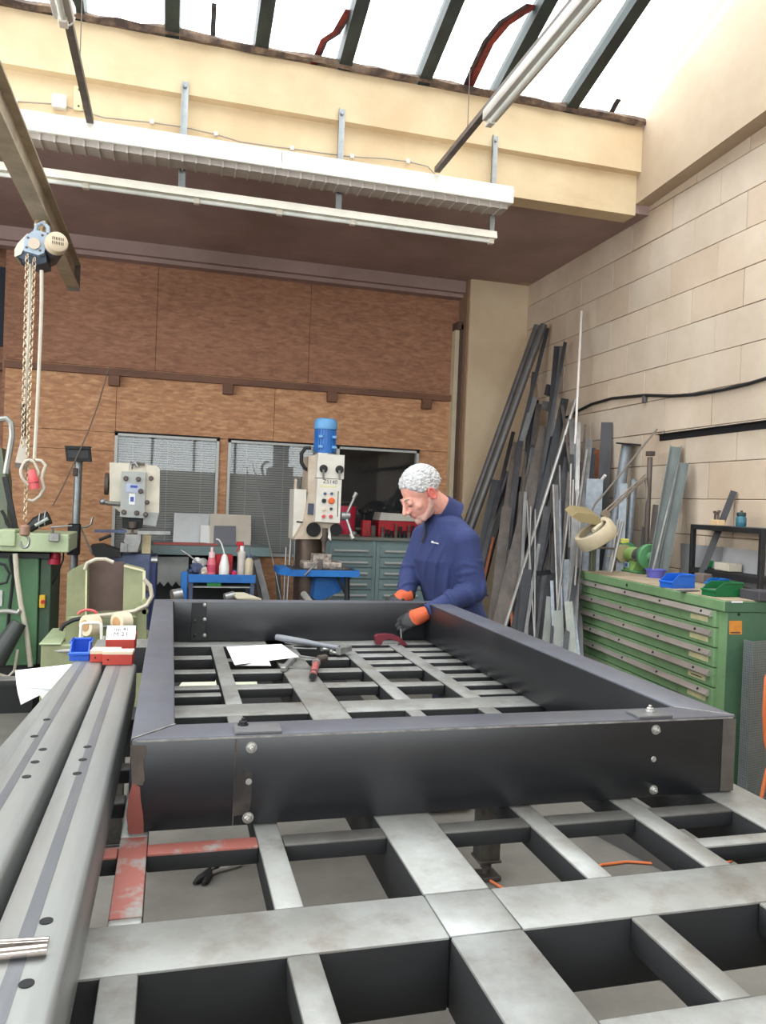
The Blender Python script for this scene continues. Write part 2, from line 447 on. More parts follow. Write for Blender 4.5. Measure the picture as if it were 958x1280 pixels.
# --- skylight: bars and a pane in every bay
sky = thing('window_3', None, None, (0, SKY_Y0, SKY_Z0)); sky['kind'] = 'structure'
dirv = Vector((0, -math.cos(_ang), math.sin(_ang))); nrm = Vector((0, math.sin(_ang), math.cos(_ang)))
BX = [-0.106 + 0.5835 * i for i in range(-8, 7)]
for x in BX:
    p0 = Vector((x, SKY_Y0 - 0.06, SKY_Z0 + 0.015)); p1 = p0 + dirv * (_ln - 0.05)
    if x > 3.3: continue
    mb = MB(); mb.section([(-0.055, 0.028), (0.055, 0.028), (0.055, -0.02), (0.045, -0.075), (-0.045, -0.075), (-0.055, -0.02)], p0, p1, side=(1, 0, 0))
    mb.build('glazing_bar', M_gbar, sky, smooth=False)
edges = [XL] + BX[:-1] + [GX]
edges = sorted(e for e in edges if XL <= e <= GX)
for x0, x1 in zip(edges, edges[1:]):
    p0 = Vector(((x0 + x1) / 2, SKY_Y0 - 0.05, SKY_Z0 + 0.03)); p1 = p0 + dirv * _ln
    MB().bar(p0, p1, x1 - x0 - 0.112, 0.005, side=(1, 0, 0)).build('pane', G_sky, sky, smooth=False)
# putty and sealing tape left on the glass: two red peeling strips, two thin dark ones
M_tape = mat('peeling red sealing tape', (138, 52, 40), 0.8, scale=14, rgb2=(88, 40, 36))
M_tar = mat('black tar strip', (40, 36, 40), 0.8, scale=20, rgb2=(90, 84, 86))
def strip(pix, w, m, name):
    pts = []
    for (px, py) in pix:
        d = at(px, py, Y=5.0) - EYE
        # plane of the glass underside
        t = (SKY_Z0 + SLOPE * SKY_Y0 - EYE.z) / (d.z + SLOPE * d.y)
        pts.append(EYE + d * t - nrm * 0.012)
    mb = MB()
    sx = Vector((1, 0, 0))
    mb.sheet([[p - sx * w * wv for p, wv in zip(pts, ws)] for ws in ([1] * len(pts),)] + [[p + sx * w for p in pts]], 0.004)
    mb.build(name, m, sky)
    return pts
strip([(391, 80), (399, 62), (405, 48), (420, 38), (436, 10)], 0.022, M_tape, 'red_tape')
strip([(394, 82), (402, 64), (408, 50), (424, 40), (439, 12)], 0.010, M_tar, 'tar_strip')
strip([(584, 112), (597, 84), (612, 52), (632, 28), (668, 4)], 0.032, M_tape, 'red_tape')
strip([(580, 110), (592, 82), (607, 50), (627, 25), (662, 3)], 0.020, M_tar, 'tar_strip')
strip([(266, 50), (267, 25), (268, 2)], 0.016, M_tar, 'tar_strip')
strip([(762, 144), (770, 128), (774, 122)], 0.022, M_tar, 'tar_strip')

# ridge and rear slope of the roof, out of the frame
b = MB(); b.prism([(XL - 0.2, SKY_Y1, SKY_Z1), (XL - 0.2, SKY_Y1, SKY_Z1 + 0.1), (XL - 0.2, YF - 0.2, 5.6), (XL - 0.2, YF - 0.2, 5.5)], (XW + 0.5 - XL, 0, 0))
struct('roof', b, M_roof)
b = MB(); b.box(XL - 0.2, XW + 0.3, 5.62, 8.4, 4.5, 4.6); struct('roof_rear', b, M_roof)

# --- two windows with blinds into the office behind
def office_window(name, W, blind_x1, split=None):
    x0, x1, z0, z1 = W
    w = thing(name, None, None, ((x0 + x1) / 2, YB, z0)); w['kind'] = 'structure'
    f = 0.028
    mb = MB(); mb.box(x0, x1, YB - 0.022, YB + 0.05, z1 - f, z1).box(x0, x1, YB - 0.022, YB + 0.05, z0, z0 + f)
    mb.box(x0, x0 + f, YB - 0.022, YB + 0.05, z0, z1).box(x1 - f, x1, YB - 0.022, YB + 0.05, z0, z1)
    if split: mb.box(split - 0.015, split + 0.015, YB - 0.022, YB + 0.05, z0, z1)
    mb.build('window_frame', M_alu, w, smooth=False)
    mb = MB(); mb.box(x0 - 0.004, x1 + 0.004, YB - 0.03, YB - 0.022, z1 - 0.004, z1 + 0.012); mb.build('drip_edge', M_dark, w)
    for a, c in (((x0, split), (split, x1)) if split else ((x0, x1),)):
        MB().box(a + f, c - f * 0.5, YB + 0.006, YB + 0.010, z0 + f, z1 - f).build('pane', G_win, w, smooth=False)
    mb = MB(); z = z0 + 0.03
    while z < z1 - 0.03:
        c = Vector(((x0 + f + blind_x1) / 2, YB + 0.045, z))
        mb.obox(c, (blind_x1 - x0 - f - 0.004, 0.025, 0.0012), Euler((math.radians(52), 0, 0)).to_matrix())
        z += 0.0235
    sl = mb.build('blind_slats', mat('grey blind slat', (184, 184, 182), 0.5, scale=2, var=0.1), w, smooth=False); sl['kind'] = 'stuff'
    mb = MB()
    for t in (0.15, 0.5, 0.85):
        x = x0 + f + (blind_x1 - x0 - f) * t
        mb.box(x - 0.0015, x + 0.0015, YB + 0.028, YB + 0.031, z0 + 0.03, z1 - 0.03)
    mb.build('blind_cord', M_white, w)
    return w
office_window('window_1', W1, W1[1] - 0.028)
office_window('window_2', W2, 1.62, 1.64)
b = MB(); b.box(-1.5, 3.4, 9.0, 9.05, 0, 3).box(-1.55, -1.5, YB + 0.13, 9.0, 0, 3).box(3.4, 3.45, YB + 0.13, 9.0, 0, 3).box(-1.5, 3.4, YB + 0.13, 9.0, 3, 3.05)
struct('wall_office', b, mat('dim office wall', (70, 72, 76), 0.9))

# ================================================================== OVERHEAD
def fixture_box(px, py, label, cat, name, size, Y):
    p = at(px, py, Y=Y)
    o = MB().box(p.x - size[0] / 2, p.x + size[0] / 2, Y - size[1], Y, p.z - size[2] / 2, p.z + size[2] / 2, 0.006).build(name, M_white)
    return tag(o, label, cat)

# cable trunking: long white box with a row of finger slots along its underside
tr = thing('cable_trunk', 'long white slotted cable trunk hung across in front of the concrete beam', 'cable trunk', (0, 5.25, 3.76))
TX0, TX1 = -1.6, 2.285
MB().box(TX0, 0.62, 5.18, 5.36, 3.765, 3.885, 0.004).build('trunk_cover', M_white, tr)
MB().box(0.623, TX1, 5.18, 5.36, 3.765, 3.885, 0.004).build('trunk_cover', M_white, tr)
M_slot = mat('grey slotted plastic', (176, 166, 158), 0.6)
mb = MB(); mb.box(TX0 + 0.02, TX1 - 0.03, 5.21, 5.345, 3.73, 3.765)
x = TX0 + 0.06
while x < TX1 - 0.05:
    mb.box(x - 0.006, x + 0.006, 5.20, 5.35, 3.722, 3.766); x += 0.085
o = mb.build('trunk_slots', M_slot, tr, smooth=False); o['kind'] = 'stuff'
MB().box(TX1 - 0.002, TX1 + 0.012, 5.20, 5.34, 3.775, 3.875, 0.003).build('end_cap', M_white, tr)

# hangers: three straps from the beam ledge down to the lamp
M_galv = mat('galvanised steel', (168, 172, 172), 0.45, metal=0.6, scale=12, rgb2=(146, 150, 152))
for px, lab in ((231, 'left galvanised strap hanger screwed to the cream beam, above the junction box side'), (428, 'middle galvanised strap hanger screwed to the cream beam over the trunk'), (621, 'galvanised strap hanger nearest the right end of the lamp batten')):
    p = at(px, 130, Y=5.39)
    t = thing('strap_hanger', lab, 'hanger', (p.x, 5.39, 3.6), 'strap hangers on the concrete beam')
    x = p.x
    MB().box(x - 0.022, x + 0.022, 5.385, 5.392, 3.60, 4.325).build('strap', M_galv, t)
    MB().box(x - 0.022, x - 0.018, 5.362, 5.392, 3.60, 4.325).build('strap_flange', M_galv, t)
    MB().lathe([(0.012, 0), (0.012, 0.008), (0.007, 0.012)], (x, 5.385, 4.29), (0, -1, 0), 8).build('bolt', M_galv, t)

# the lower lamp batten
lb = thing('lamp_batten', 'slim white lamp batten hanging below the cable trunk, right across the photo', 'light fixture', (0.5, 5.35, 3.53))
M_bat = mat('yellowed white batten', (222, 214, 198), 0.4)
MB().section([(-0.055, 0.0), (0.055, 0.0), (0.04, 0.055), (-0.04, 0.055)], (-2.2, 5.35, 3.545), (2.222, 5.35, 3.545), side=(0, 1, 0)).build('batten_body', M_bat, lb)
M_tube = mat('unlit fluorescent tube', (244, 246, 240), 0.25)
for x0, x1 in ((-2.15, -0.62), (-0.58, 0.62), (0.66, 2.19)):
    MB().tube([(x0, 5.34, 3.532), (x1, 5.34, 3.532)], 0.014, 12).build('fluorescent_tube', M_tube, lb)
for x in (-0.6, 0.09, 0.64, 1.15, 2.19):
    MB().box(x - 0.02, x + 0.02, 5.32, 5.36, 3.512, 3.55, 0.004).build('tube_holder', M_bat, lb)

# two hanging lamp lines that run towards the viewer from the trunk
M_rod = mat('dusty dark channel', (104, 92, 84), 0.6, scale=9, rgb2=(78, 68, 62))
M_lampg = mat('grey lamp housing', (196, 190, 182), 0.5, scale=4, rgb2=(182, 176, 168))
def lamp_line(x, ystart, z, label, lx, lz):
    t = thing('hanging_lamp', label, 'light fixture', (x, 4.0, z))
    MB().box(x - 0.02, x + 0.02, 1.2, 5.175, z, z + 0.035).build('support_channel', M_rod, t)
    MB().box(lx - 0.045, lx + 0.045, 1.25, ystart, lz - 0.03, lz + 0.035, 0.012, 2).build('lamp_housing', M_lampg, t)
    MB().tube([(lx, 1.27, lz - 0.035), (lx, ystart - 0.02, lz - 0.035)], 0.016, 10).build('fluorescent_tube', M_tube, t)
    MB().box(lx - 0.02, lx + 0.02, ystart - 0.05, ystart + 0.01, lz - 0.055, lz - 0.01, 0.004).build('tube_holder', M_bat, t)
    MB().tube([(x + 0.03 + 0.03 * math.cos(a), ystart + 0.02, lz + 0.03 + 0.06 * math.sin(a)) for a in [i * 0.5 for i in range(13)]], 0.004, 6).build('cable_loop', M_white, t)
    for y in (1.6, 3.2, 4.6):
        MB().tube([(x, y, z + 0.03), (x, y, SKY_Z0 + SLOPE * (SKY_Y0 - y) - 0.03)], 0.003, 5).build('hanging_wire', M_rod, t)
    return t
lamp_line(1.70, 4.25, 3.895, 'long grey hanging lamp on a dark channel, right of the middle hangers', 1.70, 3.845)
lamp_line(-0.57, 3.88, 3.86, 'grey hanging lamp on a dark channel at the upper left corner', -0.555, 3.76)

# small fittings and a cable on the concrete beam
fixture_box(75, 130, 'small white square junction box on the cream beam', 'junction box', 'junction_box', (0.085, 0.05, 0.085), 5.45)
t = thing('angle_plate', 'small cream angle plate screwed beside the junction box', 'bracket', at(98, 128, Y=5.45))
p = at(98, 122, Y=5.45)
MB().box(p.x - 0.028, p.x + 0.028, 5.435, 5.45, p.z - 0.09, p.z + 0.07, 0.004).build('plate', mat('cream plate', (226, 204, 160), 0.7), t)
for dz in (-0.06, 0.045):
    MB().lathe([(0.008, 0), (0.006, 0.005)], (p.x + 0.005, 5.435, p.z + dz), (0, -1, 0), 8).build('screw', M_rod, t)
pts = [at(px, py, Y=5.44) for px, py in ((8, 125), (20, 127), (70, 130), (100, 138), (130, 147), (190, 153), (230, 159), (270, 168), (300, 177), (340, 183), (365, 186), (400, 191), (440, 196), (480, 198), (510, 202), (535, 208), (548, 222))]
t = thing('wall_cable', 'thin grey cable clipped along the cream beam above the trunk', 'cable', pts[3])
MB().tube(pts, 0.0045, 6).build('cable', mat('grey cable sheath', (160, 150, 136), 0.6), t)
for i in (1, 5, 7, 10, 12, 14):
    MB().box(pts[i].x - 0.012, pts[i].x + 0.012, 5.425, 5.452, pts[i].z - 0.012, pts[i].z + 0.014).build('cable_clip', M_white, t)

# crane rail and hoist
M_ibeam = mat('greige painted rail steel', (190, 176, 152), 0.5, scale=4, rgb2=(160, 146, 124))
add_layer(M_ibeam, (96, 82, 70), 5, 0.55, 0.75, 0.6)
IX = -0.85
t = thing('crane_rail', 'painted steel I-beam crane rail slanting through the upper left', 'crane rail', (IX, 5, 3.24))
z0, z1 = 3.265, 3.475
MB().section([(-0.05, z0), (0.05, z0), (0.05, z0 + 0.014), (0.006, z0 + 0.02), (0.006, z1 - 0.02), (0.05, z1 - 0.014), (0.05, z1), (-0.05, z1), (-0.05, z1 - 0.014), (-0.006, z1 - 0.02), (-0.006, z0 + 0.02), (-0.05, z0 + 0.014)], (IX, 6.95, 0), (IX, 0.5, 0), side=(1, 0, 0)).build('rail_beam', M_ibeam, t, smooth=False)
MB().box(IX - 0.05, IX + 0.05, 6.95, 6.96, z0 - 0.02, z1).build('end_stop', M_rod, t)
for y in (1.0, 2.4):
    MB().box(IX - 0.03, IX + 0.03, y - 0.02, y + 0.02, z1, 3.95 if y > 5.5 else (3.95 if y > 5.3 else SKY_Z0 + SLOPE * (SKY_Y0 - y) - 0.02)).build('rail_hanger', M_rod, t)
# ================================================================== WELDING TABLE
M_tab = mat('milled table steel', (152, 152, 148), 0.46, metal=0.35, scale=5, rgb2=(124, 122, 116), bump=0.05, bscale=50, mix=(0.3, 0.7))
add_layer(M_tab, (98, 82, 68), 9, 0.52, 0.74, 0.65)
add_layer(M_tab, (178, 180, 179), 3.2, 0.5, 0.7, 0.7)
M_tabd = mat('darker table steel', (104, 103, 100), 0.5, metal=0.35, scale=6, rgb2=(80, 76, 71), bump=0.05, bscale=50)
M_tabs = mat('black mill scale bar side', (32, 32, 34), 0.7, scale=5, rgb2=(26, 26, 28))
M_red = mat('red primer', (146, 80, 70), 0.7, scale=10, rgb2=(128, 70, 62))
# worn red primer over steel
M_redw = mat('worn red primer on steel', (148, 84, 74), 0.65, scale=8, rgb2=(140, 138, 132), mix=(0.48, 0.56), metal=0.1)
ZT = 0.92
table = thing('welding_table', 'large welded steel grid table that fills the foreground', 'work table', (0.62, 1.8, 0))
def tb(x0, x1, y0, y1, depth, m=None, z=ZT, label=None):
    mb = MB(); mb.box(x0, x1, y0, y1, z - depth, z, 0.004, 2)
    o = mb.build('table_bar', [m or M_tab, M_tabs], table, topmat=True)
    if label: o['label'] = label
    return o
# long bars, from left to right, lower than the cross beams only by a hair
e = 0.0006
LB = [(-0.072, -0.021, 0.055), (0.184, 0.232, 0.055), (0.437, 0.558, 0.115), (0.750, 0.800, 0.055), (1.000, 1.057, 0.055), (1.250, 1.375, 0.115)]
for i, (x0, x1, d) in enumerate(LB):
    if i == 0:
        tb(x0, x1, 0.0, 1.113, d); tb(x0, x1, 1.243, 1.262, d, z=ZT - e)
        o = tb(x0, x1, 1.262, 1.56, d, M_redw, label='red primed end of a long table bar'); tb(x0, x1, 1.56, 2.39, d); tb(x0, x1, 2.522, 3.70, d)
    elif d == 0.115:
        tb(x0, x1, 0.0, 1.113, d); tb(x0, x1, 1.115, 1.244, d); tb(x0, x1, 1.246, 3.70, d)
    else:
        tb(x0, x1, 0.0, 0.80, d); tb(x0, x1, 0.892, 1.111, d); tb(x0, x1, 1.245, 2.388, d, z=ZT - e); tb(x0 + 0.006, x1 + 0.012, 2.522, 3.61, d, z=ZT - e)
# wide cross beams
for y0, y1 in ((0.80, 0.892), (1.112, 1.244), (2.389, 2.521)):
    for a, c in ((-0.30, 0.4365), (0.5585, 1.2495)):
        tb(a, c, y0, y1, 0.115)
tb(-0.30, 1.375, 3.515, 3.70, 0.115)
# narrow cross bars
def cross(ys, xa, xb, m=None):
    for y0, y1 in ys: tb(xa, xb, y0, y1, 0.035, m or M_tab, z=ZT - 2 * e)
gaps = [(-0.021, 0.184), (0.232, 0.437), (0.558, 0.750), (0.800, 1.000), (1.057, 1.250)]
cross([(1.48, 1.525)], -0.30, -0.073, M_redw); cross([(1.48, 1.525)], *gaps[0], M_redw)
for g in gaps[1:]: cross([(1.478, 1.525)], *g, M_tabd)
cross([(1.323, 1.363)], *gaps[4])
cross([(1.74, 1.79), (1.95, 2.0)], -0.30, -0.073, M_tabd)
for g in gaps: cross([(1.74, 1.785), (2.1, 2.145)], *g, M_tabd)
yl = [at(205, y, Z=ZT).y for y in (742.0,)]
Y5 = lambda z: at(215, 740 + z / 2.994, Z=ZT).y
cross([(3.246, 3.312), (2.985, 3.046), (2.735, 2.788), (2.639, 2.682)], *gaps[0])
cross([(3.20, 3.245), (2.971, 3.036), (2.725, 2.789)], *gaps[1])
cross([(3.20, 3.247), (2.966, 3.03), (2.722, 2.79)], *gaps[2])
cross([(3.384, 3.44), (3.248, 3.312), (3.104, 3.167), (2.967, 3.036), (2.713, 2.771)], *gaps[3])
cross([(3.371, 3.431), (3.248, 3.31), (3.108, 3.169), (2.969, 3.03), (2.832, 2.888), (2.699, 2.758), (2.565, 2.625)], *gaps[4])
# legs with screw feet
M_leg = mat('dark leg steel', (92, 88, 82), 0.55, metal=0.3, scale=8, rgb2=(50, 47, 45))
for lx, ly in (tuple(at(607, 1097, Z=0)[:2]), (-0.2, 3.5), (-0.30, 2.0), (-0.05, 0.35), (1.31, 0.3)):
    l = MB().box(lx - 0.045, lx + 0.045, ly - 0.045, ly + 0.045, 0.09, ZT - 0.1, 0.006, 2).build('leg', M_leg, table)
    MB().box(lx - 0.05, lx + 0.05, ly - 0.05, ly + 0.05, 0.08, 0.092, 0.002).build('leg_plate', M_leg, l).location = (0, 0, 0)
    f = MB().lathe([(0.012, 0.02), (0.012, 0.085)], (lx, ly, 0), (0, 0, 1), 10)
    f.lathe([(0.024, 0.045), (0.024, 0.065)], (lx, ly, 0), (0, 0, 1), 6).build('foot_screw', M_leg, l)
    MB().box(lx - 0.055, lx + 0.055, ly - 0.045, ly + 0.045, 0.0, 0.02, 0.004).build('foot', M_leg, l)

# ================================================================== STEEL FRAME ON THE TABLE
def frame_material(name):
    m = mat(name, (33, 34, 38), 0.36, metal=0.0, scale=2.4, rgb2=(25, 26, 29), spec=0.5, bump=0.02, bscale=60)
    m.node_tree.nodes['Principled BSDF'].inputs['IOR'].default_value = 1.6
    add_layer(m, (58, 54, 53), 6, 0.58, 0.85, 0.45)
    return m
M_frame = frame_material('black mill scale steel')
add_layer(M_frame, (22, 23, 25), 60, 0.66, 0.7, 0.7)
M_ftop = mat('painted sky sheen flange', (92, 93, 102), 0.42, scale=3, rgb2=(76, 77, 84), bump=0.02, bscale=60)  # lighter upward faces: sky reflection put into the flange colour
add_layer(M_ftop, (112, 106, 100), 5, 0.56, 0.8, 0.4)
M_edge = mat('ground weld seam', (176, 172, 168), 0.45, metal=0.5, scale=30, rgb2=(130, 126, 122))
FX0, FX1, FY0, FY1, FZ0, FZ1 = -0.060, 1.328, 1.572, 3.675, ZT + 0.001, 1.106
FW = 0.085
frame = thing('steel_surround', 'black steel rectangular frame of four deep beams lying on the grid table', 'steel frame', (0.63, 2.6, ZT))
TH = 0.008
def beam_run(p, q, inward, label=None, parts=None):
    """deep channel: vertical outer web, top flange turned inward, bottom lip"""
    mb = MB()
    h = FZ1 - FZ0
    mb.section([(0, 0), (0, h - 0.004), (0.004, h), (FW, h), (FW, h - TH), (TH, h - TH), (TH, TH), (0.05, TH), (0.05, 0)], p, q, side=inward)
    return mb
# left beam is a closed box with a wide top flange, as its inner edge drops straight down
def rect_beam(x0, x1, y0, y1, name='beam'):
    return MB().box(x0, x1, y0, y1, FZ0, FZ1, 0.006, 2).build(name, M_frame, frame)
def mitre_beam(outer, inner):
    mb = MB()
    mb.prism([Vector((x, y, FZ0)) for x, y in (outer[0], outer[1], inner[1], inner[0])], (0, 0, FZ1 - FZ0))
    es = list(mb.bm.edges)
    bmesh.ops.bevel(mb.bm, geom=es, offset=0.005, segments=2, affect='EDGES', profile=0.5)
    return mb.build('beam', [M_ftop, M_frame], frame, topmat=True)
LWI = 0.024       # inner face of the left beam
RWI = 1.258
FI = FY0 + 0.13
BI = 3.612
# the inner top edge of the front beam, read from the photograph
fi = at(215, 905, Z=FZ1)
FI = fi.y
RWI = at(735, 838, Z=FZ1).x
g_ = 0.0008
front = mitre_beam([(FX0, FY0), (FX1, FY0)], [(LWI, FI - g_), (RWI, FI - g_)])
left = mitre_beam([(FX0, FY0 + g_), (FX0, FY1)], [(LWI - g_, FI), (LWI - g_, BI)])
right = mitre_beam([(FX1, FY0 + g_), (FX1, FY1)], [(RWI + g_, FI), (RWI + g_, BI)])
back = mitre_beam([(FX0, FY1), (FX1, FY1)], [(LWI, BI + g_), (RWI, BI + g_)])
# ground weld seams along the mitres
for a, c in (((FX0 + 0.004, FY0 + 0.004), (LWI, FI)), ((FX1 - 0.004, FY0 + 0.004), (RWI, FI))):
    MB().bar((*a, FZ1 + 0.0002), (*c, FZ1 + 0.0002), 0.003, 0.0012).build('weld_seam', M_edge, frame)
MB().box(FX0 + 0.01, FX1 - 0.01, FY0 - 0.0006, FY0 + 0.004, FZ1 - 0.0075, FZ1 - 0.004).build('worn_edge', M_edge, frame)
# rubbed bare right end of the front face, and red primer at its left end
mb = MB(); mb.box(FX1 - 0.038, FX1 - 0.002, FY0 - 0.0012, FY0 + 0.002, FZ0 + 0.004, FZ1 - 0.008); mb.build('bare_end', mat('brushed bare end', (112, 106, 100), 0.45, metal=0.4, scale=12, rgb2=(92, 86, 80)), frame)
mb = MB()
pts = [at(px, py, Y=FY0 - 0.0008) for px, py in ((161, 1042), (180, 1044), (179, 1020), (176, 1000), (175, 984), (166, 978), (161, 995), (158, 1020))]
mb.prism(pts, (0, 0.002, 0)); mb.build('primer_patch', M_red, frame)
M_scuff = mat('scuffed steel', (92, 82, 74), 0.5, metal=0.2, scale=12, rgb2=(48, 44, 42))
pts = [at(px, py, Y=FY0 - 0.0008) for px, py in ((163, 932), (182, 932), (184, 940), (179, 950), (181, 975), (178, 982), (165, 980))]
mb = MB(); mb.prism(pts, (0, 0.002, 0)); mb.build('ground_patch', M_scuff, frame)
pts = [at(px, py, Y=FY0 - 0.0008) for px, py in ((295, 968), (300, 963), (304, 966), (309, 962), (316, 967), (314, 1000), (311, 1018), (292, 1020), (291, 1000))]
mb = MB(); mb.prism(pts, (0, 0.002, 0)); mb.build('ground_patch', M_scuff, frame)
# joint line of the left splice
pa, pb = at(295, 925, Y=FY0), at(290, 1035, Y=FY0)
MB().box(pa.x - 0.0015, pa.x + 0.0015, FY0 - 0.001, FY0 + 0.002, FZ0 + 0.003, FZ1 - 0.008).build('splice_joint', M_scuff, frame)
# splice plates on top
M_plate = mat('bare splice plate', (120, 120, 122), 0.42, metal=0.4, scale=8, rgb2=(96, 96, 98))
def top_plate(px, py, w, d, ox=0):
    p = at(px, py, Z=FZ1 + 0.006)
    return MB().box(p.x - w / 2, p.x + w / 2, p.y - d / 2, p.y + d / 2, FZ1, FZ1 + 0.006, 0.001).build('splice_plate', M_plate, frame), p
sp, p1_ = top_plate(322, 909, 0.095, 0.055)
sp2, p2_ = top_plate(812, 891, 0.09, 0.055)
M_bolt = mat('zinc bolt', (196, 194, 188), 0.3, metal=0.7, scale=20, var=0.2)
M_bolth = mat('black bolt', (46, 46, 48), 0.4, metal=0.4)
def bolt(c, axis, r, m, name='bolt', washer=True):
    mb = MB(); ax = Vector(axis)
    if washer: mb.lathe([(r * 1.35, 0), (r * 1.35, r * 0.25)], c, axis, 14)
    mb.lathe([(r, r * 0.25), (r, r * 0.9), (r * 0.8, r * 1.05)], c, axis, 6)
    mb.lathe([(r * 0.5, r * 1.0), (r * 0.5, r * 1.6), (r * 0.35, r * 1.75)], c, axis, 10)
    return mb.build(name, m, frame)
bolt((at(304, 906, Z=FZ1 + 0.006).x, at(304, 906, Z=FZ1 + 0.006).y, FZ1 + 0.006), (0, 0, 1), 0.0085, M_bolth)
bolt((at(813, 889, Z=FZ1 + 0.006).x, at(813, 889, Z=FZ1 + 0.006).y, FZ1 + 0.006), (0, 0, 1), 0.0085, M_bolt)
for px, py, r in ((314.5, 934, 0.0085), (310, 1022, 0.0085), (820, 912, 0.0085), (817, 987, 0.008)):
    bolt(at(px, py, Y=FY0), (0, -1, 0), r, M_bolt)
for px, py in ((311, 977), (817.5, 949)):
    MB().lathe([(0.007, 0), (0.006, 0.002)], at(px, py, Y=FY0), (0, -1, 0), 12).build('bolt_end', M_bolt, frame)
# splice plate inside the far beam, with three bolts, and its twin at the right corner
p = at(252, 776, Y=BI)
MB().box(p.x - 0.045, p.x + 0.02, BI - 0.007, BI, FZ0 + 0.01, FZ1 - 0.006, 0.001).build('splice_plate', mat('dark splice plate', (28, 28, 30), 0.5), frame)
for py in (756, 774, 794):
    bolt(at(256, py, Y=BI - 0.007), (0, -1, 0), 0.006, M_bolt)
for py in (776, 794): bolt(at(244, py, Y=BI - 0.007), (0, -1, 0), 0.008, M_bolth)
p = at(540, 782, Y=BI)
for dx in (-0.025, 0.025):
    for dz in (0.03, 0.085, 0.14): bolt((p.x + dx, BI, FZ0 + dz), (0, -1, 0), 0.009, M_bolth)
# ================================================================== PROFILE TUBES ON THE LEFT
M_prof = mat('blue grey steel profile', (150, 151, 148), 0.42, metal=0.4, scale=4, rgb2=(124, 125, 124), stretch=(3, 0.25, 3), bump=0.03)
add_layer(M_prof, (150, 136, 122), 3, 0.55, 0.75, 0.45, stretch=(1, 0.3, 1))
M_groove = mat('dark mill scale stripe', (108, 110, 114), 0.4, metal=0.4, scale=6, rgb2=(136, 136, 136), stretch=(2, 0.2, 2))
M_hole = mat('drilled hole', (20, 20, 22), 0.8)
def profile(x0, x1, y0, y1, zt, label, skew, holes, groove):
    xm = (x0 + x1) / 2
    t = thing('steel_profile', label, 'steel tube', (xm, (y0 + y1) / 2, ZT), 'steel profiles beside the frame')
    h = zt - ZT
    a = Vector((x0 - skew, y0, ZT)); c = Vector((x0, y1, ZT)); w = x1 - x0
    r = 0.010
    mb = MB(); mb.section([(0, 0), (w, 0), (w, h - r), (w - r * 0.3, h - r * 0.3), (w - r, h), (r, h), (r * 0.3, h - r * 0.3), (0, h - r)], c, a, side=(1, 0, 0))
    # long side up: section() builds third axis as d x side, so flip where needed
    o = mb.build('profile_body', M_prof, t, angle=50)
    return t, o
def prof_body(x0, x1, y0, y1, zt, skew, t, gx0, gx1, hs):
    h = zt - ZT; r = 0.010; w = x1 - x0
    sec = [(0, 0), (w, 0), (w, h - r), (w - r * 0.3, h - r * 0.3), (w - r, h), (r, h), (r * 0.3, h - r * 0.3), (0, h - r)]
    mb = MB(); bmv = mb.bm
    A = [bmv.verts.new((x0 - skew + u, y0, ZT + v)) for u, v in sec]; B = [bmv.verts.new((x0 + u, y1, ZT + v)) for u, v in sec]
    n = len(sec)
    for i in range(n): bmv.faces.new((A[i], A[(i + 1) % n], B[(i + 1) % n], B[i]))
    bmv.faces.new(A[::-1]); bmv.faces.new(B)
    mb.build('profile_body', M_prof, t, angle=50)
    mb = MB(); mb.prism([(x0 - skew + gx0, y0, zt), (x0 - skew + gx1, y0, zt), (x0 + gx1, y1, zt), (x0 + gx0, y1, zt)], (0, 0, 0.0006))
    mb.build('scale_stripe', M_groove, t)
    for px, py in hs:
        p = at(px, py, Z=zt + 0.0012)
        MB().lathe([(0.0085, 0), (0.0085, 0.0008)], (p.x, p.y, zt + 0.0004), (0, 0, 1), 14).build('bolt_hole', M_hole, t)
zl = lambda x, y: (x / 2.558, 780 + y / 2.558)
t1 = thing('steel_profile', 'right one of two long grey steel profiles, beside the black frame', 'steel tube', (-0.14, 1.6, ZT), 'steel profiles beside the frame')
prof_body(-0.186, -0.090, 0.45, 2.63, 1.03, 0.012, t1, 0.032, 0.050, [zl(*q) for q in ((280, 392), (265, 433), (247, 477), (148, 948), (85, 1148))])
t2 = thing('steel_profile', 'left one of two long grey steel profiles, under the paper stack', 'steel tube', (-0.25, 1.8, ZT), 'steel profiles beside the frame')
prof_body(-0.290, -0.192, 0.7, 2.86, 1.03, 0.03, t2, 0.030, 0.046, [zl(*q) for q in ((150, 305), (110, 358), (137, 400), (112, 440), (85, 487))])

MB().prism([(-0.292, 2.80, 1.0), (-0.292, 0.75, 1.0), (-0.375, 0.75, 1.0), (-0.348, 1.8, 1.0)], (0, 0, 0.012)).build('profile_lip', M_prof, t2)
# ================================================================== LEFT SIDE AND BACK OF THE SHOP
def pbx(mb, x0, y0, x1, y1, Y, dep, bev=0.0, seg=1):
    """box whose front face at depth Y fills the pixel rectangle"""
    mx, my = (x0 + x1) / 2, (y0 + y1) / 2
    a, c = at(x0, my, Y=Y), at(x1, my, Y=Y); u, d = at(mx, y0, Y=Y), at(mx, y1, Y=Y)
    return mb.box(a.x, c.x, Y, Y + dep, d.z, u.z, bev, seg)
def PP(pix, Y): return [at(px, py, Y=Y) for px, py in pix]
def ppr(mb, pix, Y, dep): return mb.prism(PP(pix, Y), (0, dep, 0))
def floor_at(px, py, Y):
    p = at(px, py, Y=Y); return Vector((p.x, Y, 0))
def screw(mb, px, py, Y, r, l=0.012, n=8):
    return mb.lathe([(r, 0), (r, l * 0.7), (r * 0.7, l)], at(px, py, Y=Y), (0, -1, 0), n)

